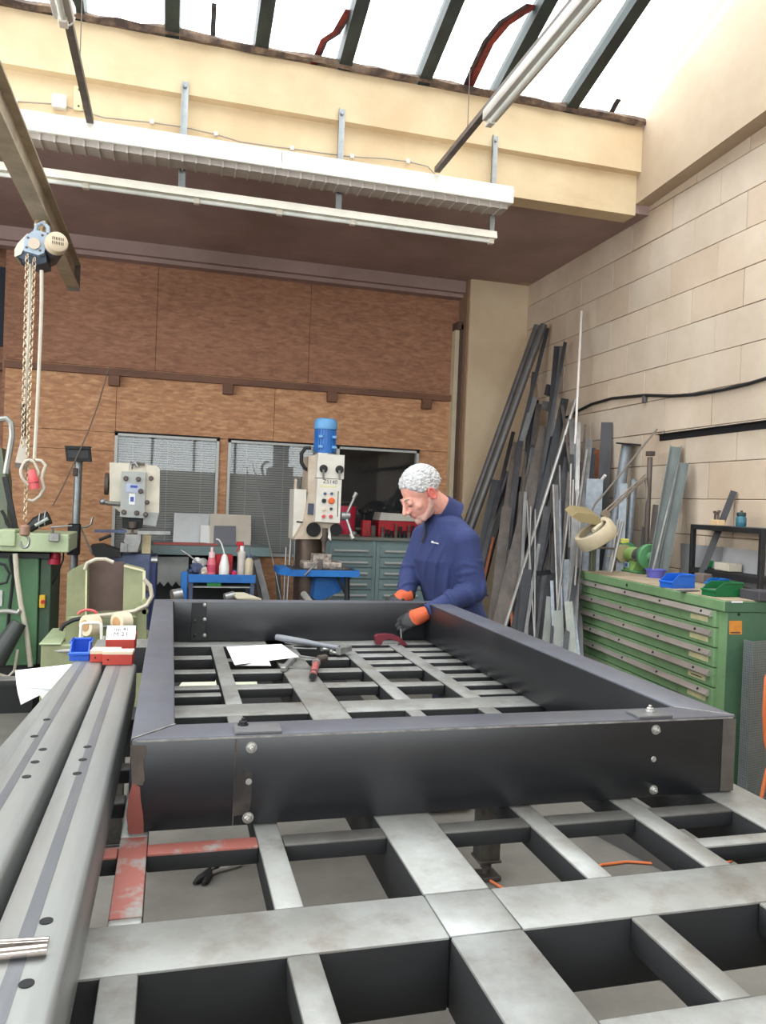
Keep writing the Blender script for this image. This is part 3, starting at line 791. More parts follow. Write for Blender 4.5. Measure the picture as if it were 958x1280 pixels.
M_green = mat('machine green paint', (88, 126, 90), 0.45, scale=3, rgb2=(70, 108, 76))
add_layer(M_green, (70, 84, 62), 6, 0.58, 0.8, 0.6)
M_pgreen = mat('pale green casting', (178, 190, 152), 0.5, scale=4, rgb2=(156, 168, 134))
M_olive = mat('pale olive paint', (148, 152, 116), 0.5, scale=5, rgb2=(130, 134, 100))
add_layer(M_olive, (120, 112, 84), 8, 0.58, 0.8, 0.6)
M_beige = mat('cream machine paint', (222, 214, 196), 0.4, scale=4, rgb2=(204, 196, 178))
M_grey = mat('grey machine paint', (176, 178, 174), 0.45, scale=5, rgb2=(156, 158, 156))
M_black = mat('black rubber', (30, 30, 32), 0.6, scale=8, rgb2=(20, 20, 22))
M_blue = mat('blue enamel', (38, 112, 186), 0.4, scale=5, rgb2=(30, 92, 160))
M_dblue = mat('worn blue grey paint', (84, 96, 128), 0.5, scale=7, rgb2=(62, 70, 96))
M_teal = mat('grey teal paint', (122, 142, 142), 0.45, scale=4, rgb2=(108, 128, 128))
M_redp = mat('red paint', (186, 30, 44), 0.4, scale=6, rgb2=(150, 22, 34))
M_plug = mat('faded red plug', (216, 96, 96), 0.45, scale=8, rgb2=(196, 70, 74))
M_steel = mat('bare steel', (166, 166, 164), 0.35, metal=0.6, scale=10, rgb2=(136, 136, 134))
M_cable = mat('pale grey cable', (196, 188, 172), 0.5, scale=8, rgb2=(180, 170, 154))
M_chain = mat('yellow zinc chain', (206, 186, 158), 0.35, metal=0.5, scale=20, rgb2=(176, 152, 124))
M_brownp = mat('brown heat tinted plate', (116, 96, 88), 0.4, metal=0.35, scale=3, rgb2=(92, 76, 72))
M_paper = mat('white paper', (246, 246, 244), 0.8, var=0.03)
M_yel = mat('yellow switch plate', (224, 178, 40), 0.5)
M_lbl = mat('white label', (236, 236, 236), 0.6)
M_bluink = mat('blue print', (70, 90, 170), 0.6)
M_ink = mat('dark print', (60, 60, 66), 0.6)

# --- green saw-like machine at the left edge
Y = 5.9
g = thing('green_machine', 'green workshop machine with pale green bed at the left edge', 'machine', floor_at(25, 700, Y + 0.3))
pbx(MB(), 0, 667, 86, 690, Y - 0.1, 0.5, 0.006).build('machine_bed', M_pgreen, g)
MB().box(at(-60, 670, Y=Y).x, at(1, 670, Y=Y).x, Y - 0.1, Y + 0.4, at(0, 690, Y=Y - 0.1).z, at(0, 667, Y=Y - 0.1).z, 0.006).build('machine_bed', M_pgreen, g)
pbx(MB(), -2, 662, 19, 683, Y - 0.13, 0.2, 0.006).build('bed_block', M_pgreen, g)
mb = MB(); pbx(mb, -60, 691, 62, 697, Y - 0.03, 0.45); mb.build('under_bed', M_black, g)
z0 = at(20, 832, Y=Y).z
xa, xb = at(-80, 760, Y=Y).x, at(47, 760, Y=Y).x
zt_ = at(20, 696, Y=Y).z
MB().box(xa, xb, Y, Y + 0.5, z0, zt_, 0.006).build('cabinet_body', M_green, g)
MB().box(xb + 0.002, at(62, 760, Y=Y).x, Y + 0.03, Y + 0.5, z0, zt_, 0.006).build('side_panel', mat('dark green paint', (62, 86, 66), 0.5), g)
MB().box(xa + 0.05, xb - 0.02, Y + 0.05, Y + 0.45, 0, z0).build('plinth', M_black, g)
o = pbx(MB(), 49, 744, 56, 760, Y - 0.0, 0.03, 0.003).build('switch', M_yel, g)
MB().lathe([(0.014, 0), (0.014, 0.02)], at(54, 752, Y=Y - 0.0), (0, -1, 0), 10).build('switch_knob', M_redp, o)
pbx(MB(), -2, 738, 3, 758, Y - 0.012, 0.02, 0.002).build('plate', M_alu, g)
M_armp = mat('grey bent arm', (168, 166, 160), 0.4, metal=0.4)
MB().tube(PP(((-12, 526), (0, 524), (8, 523), (14, 529), (15, 545), (11, 570), (7, 592)), Y + 0.2), 0.022, 8).build('bent_arm', M_armp, g)
ppr(MB(), ((-30, 555), (2, 560), (8, 600), (10, 668), (-30, 668)), Y + 0.25, 0.2).build('column', mat('grey green casting', (104, 112, 92), 0.5), g)
MB().bar(at(6, 596, Y=Y + 0.2), at(20, 664, Y=Y + 0.2), 0.035, 0.03).build('guide_bar', M_black, g)
MB().tube(PP(((2, 638), (6, 645), (9, 655), (14, 660)), Y + 0.15), 0.012, 6).build('hose', M_black, g)
MB().tube(PP(((12, 695), (17, 720), (12, 760), (8, 800)), Y - 0.06), 0.012, 6).build('hose', M_black, g)
MB().tube(PP(((-6, 703), (6, 706), (12, 717), (8, 728), (-6, 731)), Y - 0.09), 0.010, 6).build('hose', M_black, g)
MB().tube(PP(((19, 692), (21, 720), (26, 755), (33, 790), (38, 833)), Y - 0.1), 0.017, 8).build('hose', M_cable, g)
MB().tube(PP(((-8, 765), (10, 764), (22, 766), (25, 762)), Y - 0.12), 0.016, 8).build('support_arm', M_armp, g)
p = at(24, 778, Y=Y - 0.15); q = at(-8, 828, Y=Y - 0.2)
MB().tube([p, q], [0.05, 0.075], 14).build('motor', mat('dark grey motor', (58, 62, 60), 0.5), g)
MB().tube(PP(((-4, 842), (10, 846), (18, 838), (22, 812)), Y - 0.16), 0.01, 6).build('hose', M_cable, g)

# the tools lying on its bed
Yb = Y + 0.12
t = thing('strapped_tool', 'black strapped hand tool lying on the pale green machine bed', 'tool', at(48, 664, Y=Yb))
MB().tube([at(35, 662, Y=Yb), at(46, 653, Y=Yb), at(62, 647, Y=Yb)], [0.03, 0.045, 0.05], 10).build('tool_body', M_black, t)
MB().tube([at(44, 657, Y=Yb - 0.05), at(60, 648, Y=Yb - 0.05)], 0.012, 8).build('tool_bar', M_grey, t)
for q in ((50, 651), (57, 648)):
    c = at(*q, Y=Yb); MB().tube([c + Vector((0, 0.055 * math.cos(a), 0.055 * math.sin(a))) for a in [i * 0.5236 for i in range(12)]], 0.004, 5, closed=True).build('strap', M_grey, t)
t = thing('machine_clamp', 'silver clamp block on the right end of the pale green bed', 'clamp', at(68, 674, Y=Y - 0.05))
pbx(MB(), 61, 667, 74, 677, Y - 0.13, 0.1, 0.004).build('clamp_body', M_steel, t)
MB().tube([at(66, 668, Y=Y - 0.06), at(66, 660, Y=Y - 0.06)], 0.008, 8).build('clamp_screw', M_rod, t)
MB().tube([at(64, 659, Y=Y - 0.06), at(90, 657, Y=Y - 0.06)], 0.006, 8).build('clamp_handle', M_steel, t)
MB().tube(PP(((74, 672), (80, 670), (88, 673)), Y - 0.08), 0.008, 8).build('fitting', M_steel, t)
t = thing('pipe_clamp', 'thin bent steel bow hanging behind the flood lamp pole', 'tool', at(105, 655, Y=7.6))
MB().tube(PP(((90, 658), (108, 659), (114, 655), (116, 646)), 7.6), 0.010, 8).build('bow', M_steel, t)
MB().tube(PP(((96, 648), (116, 694)), 7.6), 0.008, 6).build('bow_rod', M_steel, t)
# red socket with its lead below the bed
t = thing('red_plug', 'deep red plug hanging on a black lead below the pale green bed', 'plug', at(69, 702, Y=5.95))
c = at(69, 692, Y=5.95)
MB().lathe([(0.02, 0.035), (0.03, 0.02), (0.032, -0.03), (0.04, -0.035), (0.04, -0.075), (0.0, -0.08)], c, (0.1, 0, 1), 14).build('plug_body', mat('deep red plastic', (190, 40, 70), 0.4), t)
MB().tube(PP(((69, 684), (74, 676), (80, 684), (79, 700), (70, 722), (63, 734)), 5.98), 0.006, 6).build('lead', M_black, t)
t = thing('control_box', 'small dark control box fixed to the flood lamp pole', 'box', at(88, 690, Y=7.38))
pbx(MB(), 84, 655, 99, 694, 7.22, 0.12, 0.006).build('box_body', M_black, t)
pbx(MB(), 82, 672, 90, 690, 7.15, 0.06, 0.004).build('box_cover', mat('dark blue cover', (44, 54, 96), 0.5), t)

# --- flood lamp on a galvanised pole
fl = thing('flood_lamp', 'black square flood lamp on a grey pole against strand board', 'floor lamp', floor_at(92, 700, 7.4))
top = at(98.5, 577, Y=7.4); low = at(92, 712, Y=7.4)
dd = (top - low) / (top.z - low.z)
foot = low - dd * low.z
MB().tube([foot + Vector((0, 0, 0.02)), top], 0.034, 14).build('pole', M_galv, fl)
MB().lathe([(0.2, 0), (0.2, 0.02), (0.05, 0.03)], (foot.x, foot.y, 0), (0, 0, 1), 18).build('base', M_rod, fl)
h = MB(); ppr(h, ((81, 558), (112, 559), (114, 577), (83, 576)), 7.22, 0.10); hd = h.build('lamp_head', M_black, fl)
ppr(MB(), ((84, 562), (110, 563), (111, 573), (86, 572)), 7.212, 0.01).build('lamp_glass', mat('dark lamp glass', (44, 46, 50), 0.5), fl)
ppr(MB(), ((80, 557), (113, 558), (111, 561.5), (83, 561)), 7.19, 0.12).build('lamp_hood', M_black, fl)
pbx(MB(), 91, 585, 97, 595, 7.33, 0.05, 0.004).build('lamp_bracket', M_rod, fl)
t = thing('lamp_cable', 'slack cable running from the wall rail down to the flood lamp', 'cable', at(120, 520, Y=7.35))
MB().tube(PP(((138, 458), (135, 463), (131, 478), (123, 505), (112, 535), (103, 556), (92, 580), (78, 610), (66, 632)), 7.16), 0.006, 6).build('cable', mat('brown grey cable', (120, 104, 92), 0.6), t)

# --- slotting machine: cream head over a blue base
Y = 6.6
s = thing('slotting_machine', 'cream headed slotting machine on a blue base before the left window', 'machine', floor_at(165, 700, Y + 0.3))
mb = MB(); ppr(mb, ((137, 578), (183, 580), (183, 625), (178, 640), (150, 640), (137, 630)), Y, 0.45)
mb.build('head', M_beige, s)
mb = MB(); ppr(mb, ((183, 581), (196, 582), (200, 586), (199, 640), (195, 658), (179, 656), (181, 620)), Y - 0.03, 0.5)
mb.build('side_cover', M_beige, s)
ppr(MB(), ((181, 640), (198, 641), (195, 657), (180, 656)), Y - 0.037, 0.03).build('cover_foot', M_grey, s)
pl = ppr(MB(), ((152, 589), (182, 590), (181, 648), (150, 646)), Y - 0.09, 0.09).build('face_plate', M_grey, s)
for q in ((157.5, 598), (173, 599), (176, 614), (155, 640), (171, 641), (184, 628), (182, 643), (189, 598)):
    screw(MB(), q[0], q[1], Y - 0.09, 0.02, 0.03).build('cap_screw', M_rod, pl)
ppr(MB(), ((158, 604), (175, 605), (174.5, 616), (157.5, 615)), Y - 0.094, 0.004).build('type_plate', mat('pale blue type plate', (176, 184, 206), 0.4), s)
ppr(MB(), ((161.5, 617), (169, 617.5), (168.5, 631), (161, 630.5)), Y - 0.094, 0.004).build('label', M_lbl, s)
ppr(MB(), ((163, 621), (167.5, 621), (167.2, 627), (163, 627)), Y - 0.096, 0.002).build('label_mark', M_bluink, s)
ppr(MB(), ((163, 606.5), (172, 607), (172, 610), (163, 609.5)), Y - 0.096, 0.002).build('label_mark', M_bluink, s)
MB().tube(PP(((164, 586), (165, 580), (169, 579), (172, 584)), Y - 0.05), 0.014, 8).build('lifting_eye', M_steel, s)
ppr(MB(), ((163, 577), (181, 579), (181, 582), (163, 580)), Y - 0.02, 0.1).build('top_bracket', M_rod, s)
h = MB().tube([at(128, 627, Y=Y - 0.1), at(136, 629, Y=Y - 0.1), at(150, 630, Y=Y - 0.05)], 0.018, 10).build('lever', M_steel, s)
MB().ball(at(128.5, 627, Y=Y - 0.1), 0.026).build('lever_knob', M_steel, h)
MB().lathe([(0.09, 0), (0.09, 0.03)], at(136, 605, Y=Y + 0.2), (-1, 0, 0), 16).build('hand_wheel', M_rod, s)
mb = MB(); ppr(mb, ((153, 647), (178, 648), (177, 660), (170, 662), (160, 662), (153, 660)), Y - 0.04, 0.18); mb.build('ram', M_black, s)
MB().lathe([(0.035, 0), (0.03, -0.05), (0.012, -0.06), (0.012, -0.1)], at(166, 652, Y=Y - 0.08), (0, 0, 1), 12).build('tool_holder', M_rod, s)
ppr(MB(), ((118, 662), (158, 662.5), (158, 666), (118, 665.5)), Y - 0.1, 0.04).build('work_bar', M_dblue, s)
ppr(MB(), ((172, 663.5), (213, 664), (213, 668.5), (172, 668)), Y - 0.1, 0.04).build('work_bar', M_steel, s)
ppr(MB(), ((158, 668), (176, 668), (176, 676), (172, 690), (160, 690), (155, 676)), Y - 0.08, 0.2).build('vise', M_steel, s)
ppr(MB(), ((178, 668), (189, 669), (188, 692), (177, 692)), Y - 0.02, 0.15).build('table_column', mat('pale ochre casting', (206, 190, 150), 0.5), s)
ppr(MB(), ((151, 678), (159, 680), (159, 690), (150, 690)), Y - 0.1, 0.1).build('vise_jaw', M_steel, s)
MB().tube(PP(((124, 675), (134, 671), (139, 669)), Y - 0.12), 0.012, 8).build('crank', M_black, s)
ppr(MB(), ((113, 682), (126, 681), (150, 689), (152, 696), (120, 698), (116, 692)), Y - 0.1, 0.25).build('chip_tray', M_black, s)
zb = at(160, 692, Y=Y).z
x0, x1 = at(135, 720, Y=Y).x, at(188, 720, Y=Y).x
MB().box(x0, x1, Y - 0.05, Y + 0.5, 0.0, zb, 0.01).build('base', M_dblue, s)
MB().box(x1 - 0.01, x1 + 0.05, Y - 0.02, Y + 0.4, 0.2, zb - 0.02, 0.01).build('base_cover', mat('dark blue cover', (44, 54, 96), 0.5), s)
MB().lathe([(0.03, 0), (0.03, 0.05)], at(189, 700, Y=Y), (1, 0, 0), 10).build('spindle', M_steel, s)
MB().box(x0 + 0.1, x1 - 0.1, Y + 0.35, Y + 0.5, zb - 0.01, at(160, 640, Y=Y).z, 0.01).build('column', M_beige, s)
for q in ((184, 735), (186, 750)):
    screw(MB(), q[0], q[1], Y - 0.05, 0.03, 0.03).build('knob', M_rod, s)

# --- olive grinding stand in front of it
Y = 5.2
o_ = thing('grinding_stand', 'pale olive hooded grinding stand with a brown steel back plate', 'machine', floor_at(130, 790, Y + 0.2))
ppr(MB(), ((108, 703), (155, 702), (155, 772), (107, 772)), Y + 0.24, 0.012).build('back_plate', M_brownp, o_)
xL0 = at(83, 760, Y=Y).x; xL1 = at(107, 760, Y=Y).x
xR0 = at(154, 760, Y=Y).x; xR1 = at(181, 760, Y=Y).x
zlo = at(100, 802, Y=Y).z
MB().prism([at(84, 716, Y=Y), at(107.5, 704, Y=Y + 0.02), Vector((xL1, Y + 0.02, zlo)), Vector((xL0, Y, zlo))], (0, 0.22, 0)).build('left_wing'.replace('left_', 'side_'), M_olive, o_)
MB().prism([at(155, 708, Y=Y + 0.02), at(179, 714, Y=Y), Vector((xR1, Y, zlo)), Vector((xR0, Y + 0.02, zlo))], (0, 0.22, 0)).build('side_wing', M_olive, o_)
M_pedge = mat('pale worn edge', (222, 216, 180), 0.5)
ppr(MB(), ((178.5, 713), (182, 714), (181, 800), (177.5, 800)), Y - 0.004, 0.03).build('edge_strip', M_pedge, o_)
ppr(MB(), ((107, 704), (109, 704), (108, 790), (106, 790)), Y + 0.01, 0.02).build('edge_strip', M_pedge, o_)
MB().bar(at(155, 707, Y=Y), at(180, 713.5, Y=Y), 0.012, 0.012).build('edge_strip', M_pedge, o_)
MB().box(xL0, xR1, Y + 0.0, Y + 0.3, zlo - 0.06, zlo + 0.16, 0.008).build('deck', M_olive, o_)
xb0, xb1 = at(51, 815, Y=Y - 0.1).x, at(183, 815, Y=Y - 0.1).x
zt2 = at(70, 806, Y=Y - 0.1).z
MB().box(xb0, xb1, Y - 0.1, Y + 0.45, 0, zt2, 0.008).build('base', M_olive, o_)
MB().box(xb0 - 0.01, xL0 - 0.01, Y - 0.11, Y + 0.45, zt2, zt2 + 0.012, 0.003).build('base_lid', M_pgreen, o_)
mb = MB()
M_wheel = mat('cream felt wheel', (226, 212, 186), 0.8, scale=10, rgb2=(208, 190, 162))
M_hub = mat('tan wheel hub', (196, 152, 106), 0.6)
for q, r in (((107, 782), 0.064), ((146, 778), 0.062)):
    c = at(*q, Y=Y - 0.16)
    w_ = MB().lathe([(r * 0.5, -0.002), (r, 0), (r, 0.075), (r * 0.5, 0.077)], c, (0.75, 0.66, 0), 22).build('polishing_wheel', M_wheel, o_)
    MB().lathe([(r * 0.55, -0.006), (r * 0.55, 0.08)], c, (0.75, 0.66, 0), 16).build('wheel_hub', M_hub, w_)
MB().tube([at(108, 785, Y=Y - 0.08), at(160, 781, Y=Y - 0.02)], 0.014, 8).build('shaft', M_steel, o_)
MB().tube([at(110, 768, Y=Y - 0.02) + Vector((0.055 * math.cos(a), -0.01, 0.03 * math.sin(a))) for a in [i * 0.26 for i in range(13)]], 0.009, 6).build('spark_guard', M_plug, o_)
for q in ((181, 752), (181, 764)):
    screw(MB(), q[0], q[1], Y - 0.02, 0.024, 0.03).build('knob', M_olive, o_)
MB().tube(PP(((106, 712), (109, 704), (120, 699), (132, 699), (142, 703)), Y - 0.02), 0.012, 8).build('cable', M_cable, o_)
MB().tube(PP(((180, 724), (188, 732), (190, 745), (184, 756), (168, 764), (140, 768), (110, 771)), Y - 0.06), 0.013, 8).build('cable', M_cable, o_)
MB().tube(PP(((110, 771), (92, 775), (80, 781), (76, 788)), Y - 0.06), 0.013, 8).build('cable', M_black, o_)
ppr(MB(), ((170, 757), (183, 757), (183, 800), (172, 800)), Y - 0.05, 0.05).build('switch_box', M_olive, o_)

# --- chain hoist hung from the crane rail
hp = at(52, 266, X=IX); HY = hp.y
ho = thing('chain_hoist', 'blue grey electric chain hoist hanging from the crane rail on a short chain', 'hoist', (IX, HY, 1.2))
def H(px, py, dy=0.0): return at(px, py, Y=HY + dy)
def link_chain(p, q, pitch, r, wire, name, m, parent):
    p = Vector(p); q = Vector(q); d = q - p; n = max(2, int(d.length / pitch)); d.normalize()
    s = d.orthogonal().normalized(); t2 = d.cross(s); mb = MB()
    for i in range(n):
        c = p + d * (i + 0.5) * pitch
        u = s if i % 2 else t2
        a = pitch * 0.5 + wire * 0.9
        pts = []
        for j in range(8):
            an = j * math.pi / 4
            pts.append(c + d * (math.cos(an) * a) + u * (math.sin(an) * r))
        mb.tube(pts, wire, 4, closed=True)
    o = mb.build(name, m, parent); o['kind'] = 'stuff'
    return o
tm = MB()
tm.tube([Vector((IX + 0.03 * math.cos(a), HY, 3.265 - 0.03 + 0.045 * math.sin(a))) for a in [i * 0.5236 for i in range(12)]], 0.012, 8, closed=True)
tm.build('shackle', M_chain, ho)
c0 = Vector((IX, HY, 3.20)); c1 = H(55, 288)
for i in range(3):
    c = c0.lerp(c1, (i + 0.5) / 3); ax = Vector((1, 0, 0)) if i % 2 == 0 else Vector((0, 1, 0))
    MB().tube([c + Vector((0, 0, 0.05 * math.sin(a))) + ax * 0.026 * math.cos(a) for a in [j * 0.5236 for j in range(12)]], 0.010, 7, closed=True).build('chain_link', M_chain, ho)
M_hoist = mat('blue grey hoist paint', (172, 186, 200), 0.4, scale=5, rgb2=(150, 166, 182))
M_hoistd = mat('dark blue hoist casting', (70, 84, 104), 0.5, scale=6, rgb2=(54, 62, 76))
mb = MB(); ppr(mb, ((36, 292), (44, 287), (58, 291), (60, 299), (55, 316), (48, 319), (29, 313), (31, 296)), HY - 0.14, 0.05); fp = mb.build('front_plate', M_hoist, ho)
for q in ((35, 297), (53, 294), (50, 313), (33, 309)):
    MB().lathe([(0.008, 0), (0.006, 0.006)], at(*q, Y=HY - 0.14), (0, -1, 0), 8).build('cap_screw', M_rod, fp)
MB().lathe([(0.034, 0), (0.034, 0.012)], at(43, 305, Y=HY - 0.14), (0, -1, 0), 18).build('gear_cap', mat('tan cap', (206, 190, 170), 0.5), fp)
mb = MB(); ppr(mb, ((22, 312), (30, 297), (38, 290), (58, 292), (58, 328), (45, 331), (20, 320)), HY - 0.09, 0.2); mb.build('housing', M_hoistd, ho)
mb = MB(); ppr(mb, ((18, 312), (22, 304), (34, 292), (37, 293), (28, 314), (26, 318), (18, 321)), HY - 0.10, 0.16); mb.build('side_cover', M_beige, ho)
p = at(72, 302, Y=HY - 0.2); q = at(60, 322, Y=HY + 0.1)
ax = (q - p).normalized()
MB().lathe([(0.056, 0.02), (0.062, 0.03), (0.062, 0.30), (0.05, 0.32)], p, ax, 22).build('motor_body', mat('dark motor body', (66, 66, 72), 0.5), ho)
fc = MB().lathe([(0.040, -0.012), (0.060, 0.0), (0.066, 0.02), (0.066, 0.06), (0.06, 0.062)], p, ax, 22).build('fan_cover', mat('tan fan cover', (216, 196, 168), 0.5), ho)
side = ax.cross(Vector((0, 0, 1))).normalized(); up = side.cross(ax)
mb = MB()
for i in range(-3, 4):
    for j in (-1, 1):
        c = p - ax * 0.0115 + side * (i * 0.010) + up * (j * 0.014)
        mb.bar(c - up * 0.009, c + up * 0.009, 0.004, 0.004, side=side)
mb.build('fan_slots', M_dark, fc)
MB().tube([H(44, 290, -0.1), H(46, 282, -0.1), H(53, 278, -0.1), H(60, 284, -0.1), H(60, 292, -0.1)], 0.012, 8).build('lifting_eye', M_hoist, ho)
MB().box(H(30, 330).x, H(56, 330).x, HY - 0.07, HY + 0.07, H(40, 333).z, H(40, 322).z, 0.01).build('chain_guide', M_hoistd, ho)
link_chain(H(34, 318, -0.13), H(28, 560, -0.13), 0.026, 0.011, 0.004, 'chain', M_chain, ho)
link_chain(H(43, 322, -0.13), H(31, 655, -0.13), 0.026, 0.011, 0.004, 'chain', M_chain, ho)
MB().tube([H(39, 325, -0.05), H(36, 420, -0.05), H(31, 510, -0.05), H(29.5, 552, -0.05)], 0.012, 8).build('pendant_cable', M_cable, ho)
mb = MB(); ppr(mb, ((26, 549), (32, 549), (36, 575), (33, 586), (19, 584), (19, 578)), HY - 0.09, 0.06)
pe = mb.build('pendant', mat('warm grey pendant', (196, 186, 172), 0.5), ho)
ppr(MB(), ((19, 578), (34, 580), (32, 587), (18, 585)), HY - 0.095, 0.07).build('pendant_grip', M_rod, pe)
MB().tube([H(29, 505, -0.06), H(29, 545, -0.06)], 0.014, 8).build('strain_relief', M_black, ho)
MB().lathe([(0.02, 0.03), (0.03, 0.02), (0.03, -0.03), (0.018, -0.04)], H(31, 662, -0.13), (0, 0, 1), 14).build('hook_block', mat('brown hook block', (150, 116, 96), 0.5), ho)
hk = []
for i in range(11):
    a = math.radians(90 - i * 27); hk.append(H(31, 677, -0.13) + Vector((0.025 * math.cos(a), 0, 0.038 * math.sin(a))))
MB().tube([H(31, 668, -0.13)] + hk, 0.008, 8).build('hook', M_steel, ho)

# white supply lead with its coil and red plug
t = thing('supply_lead', 'pale grey supply lead coiled below the hoist with a faded red plug', 'cable', H(44, 600, -0.2))
MB().tube([H(52, 338, -0.16), H(52, 375, -0.16), H(51, 410, -0.16), H(48, 480, -0.16), H(45, 540, -0.16), H(43, 574, -0.16)], 0.011, 8).build('lead', M_cable, t)
coil = []
for i in range(40):
    a = i * 0.42 + 1.2; rx = 9 + (i % 7) * 0.25; ry = 14 + math.sin(i * 0.9) * 1.5
    coil.append(H(37 + rx * math.cos(a) * 1.1, 590 - ry * math.sin(a), -0.16 - 0.012 * math.sin(i * 0.31)))
MB().tube(coil, 0.009, 7).build('coil', M_cable, t)
MB().tube([H(44, 575, -0.18), H(52, 576, -0.18), H(57, 582, -0.18), H(54, 590, -0.18), H(52, 598, -0.18), H(55, 610, -0.18), H(50, 620, -0.18), H(42, 626, -0.18), H(35, 625, -0.18)], 0.010, 8).build('lead_tail', M_cable, t)
c = H(41, 596, -0.2)
pg = MB().lathe([(0.016, 0.045), (0.024, 0.02), (0.028, -0.02), (0.028, -0.022)], c, (-0.22, 0, 1), 16).build('plug_body', M_plug, t)
MB().lathe([(0.028, -0.022), (0.034, -0.024), (0.034, -0.034), (0.029, -0.036), (0.029, -0.075), (0.0, -0.076)], c, (-0.22, 0, 1), 16).build('plug_ring', mat('pink red plug ring', (206, 84, 88), 0.4), t)

# --- steel workbench below the windows, with sheets leaning on the wall
Y = 7.25
bench = thing('workbench', 'grey teal steel workbench along the window wall', 'workbench', floor_at(262, 700, Y + 0.3))
zt3 = at(262, 683, Y=Y).z
x0, x1 = at(150, 690, Y=Y).x, at(338, 690, Y=Y).x
MB().box(x0, x1, Y, YB - 0.02, zt3 - 0.085, zt3, 0.004).build('bench_top', M_teal, bench)
for x in (x0 + 0.06, x1 - 0.12):
    for y in (Y + 0.06, YB - 0.1):
        MB().box(x - 0.03, x + 0.03, y - 0.03, y + 0.03, 0, zt3 - 0.085).build('leg', M_rod, bench)
MB().box(x0 + 0.03, x1 - 0.09, YB - 0.1, YB - 0.06, 0.02, zt3 - 0.086).build('back_panel', mat('dark grey panel', (62, 66, 68), 0.7), bench)
zz = [at(196 + i * 5, 720 + (6 if i % 2 else 0), Y=Y + 0.1) for i in range(9)]
mb = MB(); mb.prism([at(195, 696, Y=Y + 0.1)] + [at(195 + i * 5, 733 - (6 if i % 2 else 0), Y=Y + 0.1) for i in range(9)] + [at(236, 696, Y=Y + 0.1)], (0, 0.02, 0))
mb.build('skirt_sheet', M_grey, bench)
def lean_sheet(name, pix, Yt, Yb_, th, m, label, cat='sheet'):
    """pix: top-left, top-right, bottom-right, bottom-left; leans from Yb_ at the foot to Yt at the head"""
    a, b_, c, d = at(*pix[0], Y=Yt), at(*pix[1], Y=Yt), at(*pix[2], Y=Yb_), at(*pix[3], Y=Yb_)
    n = (b_ - a).cross(d - a).normalized(); n = n if n.y > 0 else -n
    o = MB().prism([a, b_, c, d], n * th).build(name, m, None)
    return tag(o, label, cat)
M_alsheet = mat('dull aluminium sheet', (196, 198, 198), 0.4, metal=0.3, scale=3, rgb2=(180, 182, 182))
lean_sheet('steel_sheet', ((218, 641), (266, 642.5), (266, 684), (216, 682)), 7.80, 7.66, 0.004, M_alsheet, 'plain light grey metal sheet at the left, leaning on the window above the bench', 'sheet')
lean_sheet('backing_board', ((263, 642), (314, 644), (314, 686), (262, 684)), 7.72, 7.60, 0.006, mat('cream backing board', (214, 206, 192), 0.7, scale=4, rgb2=(200, 190, 174)), 'cream backing board behind the small slate grey sheet on the bench', 'board')
lean_sheet('slate_sheet', ((268, 657), (295, 657.5), (295, 684), (267, 683)), 7.66, 7.57, 0.004, mat('slate grey sheet', (116, 116, 126), 0.5), 'small square slate grey sheet leaning on the cream board', 'sheet')
lean_sheet('paper_sheet', ((251, 656), (264, 657), (263, 679), (250, 678)), 7.70, 7.62, 0.002, M_paper, 'narrow white sheet of paper between the light metal sheet and slate sheet', 'paper')
p, q = at(200, 682, Y=7.35), at(276, 683, Y=7.35)
M_pinkrod = mat('red oxide rod', (180, 96, 90), 0.6)
for i, (a, c, y) in enumerate((((192, 683), (272, 682), 7.34), ((215, 681), (258, 680.5), 7.42))):
    P0, P1 = at(*a, Y=y), at(*c, Y=y)
    tag(MB().bar((P0.x, y, zt3 + 0.012), (P1.x, y, zt3 + 0.012), 0.02, 0.02).build('flat_bar', M_pinkrod), 'red primed flat bar on the bench, %s of the two' % ('front' if i == 0 else 'rear'), 'metal bar', 'red bars on the workbench')

# --- blue tool trolley with bottles
Y = 6.55
tro = thing('tool_trolley', 'blue tool trolley with bottles on its tray below the window', 'trolley', floor_at(275, 725, Y + 0.25))
ztr = at(277, 720, Y=Y).z
x0, x1 = at(236, 722, Y=Y).x, at(319, 722, Y=Y).x
MB().box(x0, x1, Y, Y + 0.45, ztr - 0.05, ztr - 0.004, 0.004).build('tray', M_dblue, tro)
for (a, b_, c, d) in ((x0, x1, Y - 0.006, Y + 0.004), (x0, x1, Y + 0.446, Y + 0.456), (x0 - 0.006, x0 + 0.004, Y, Y + 0.45), (x1 - 0.004, x1 + 0.006, Y, Y + 0.45)):
    MB().box(a, b_, c, d, ztr - 0.055, ztr + 0.012).build('tray_rim', M_blue if d - c < 0.02 else M_dblue, tro)
for x in (x0 + 0.02, x1 - 0.02):
    for y in (Y + 0.02, Y + 0.43):
        l = MB().box(x - 0.015, x + 0.015, y - 0.015, y + 0.015, 0.1, ztr - 0.05).build('leg', M_dblue, tro)
        MB().lathe([(0.05, -0.015), (0.05, 0.015)], (x, y, 0.05), (1, 0, 0), 14).build('caster', M_black, l)
MB().box(x0 - 0.06, x0 - 0.008, Y + 0.0, Y + 0.05, 0.12, ztr + 0.03, 0.004).build('side_post', M_blue, tro)
MB().box(x0, x1, Y + 0.02, Y + 0.43, ztr - 0.42, ztr - 0.40, 0.003).build('lower_shelf', M_grey, tro)
MB().box(x0, x1, Y + 0.02, Y + 0.43, ztr - 0.10, ztr - 0.09).build('middle_shelf', M_grey, tro)
o = MB().box(at(259, 728, Y=Y).x, at(277, 728, Y=Y).x, Y + 0.02, Y + 0.2, ztr - 0.089, ztr - 0.054, 0.004).build('green_tray', mat('bright green plastic', (40, 150, 70), 0.4))
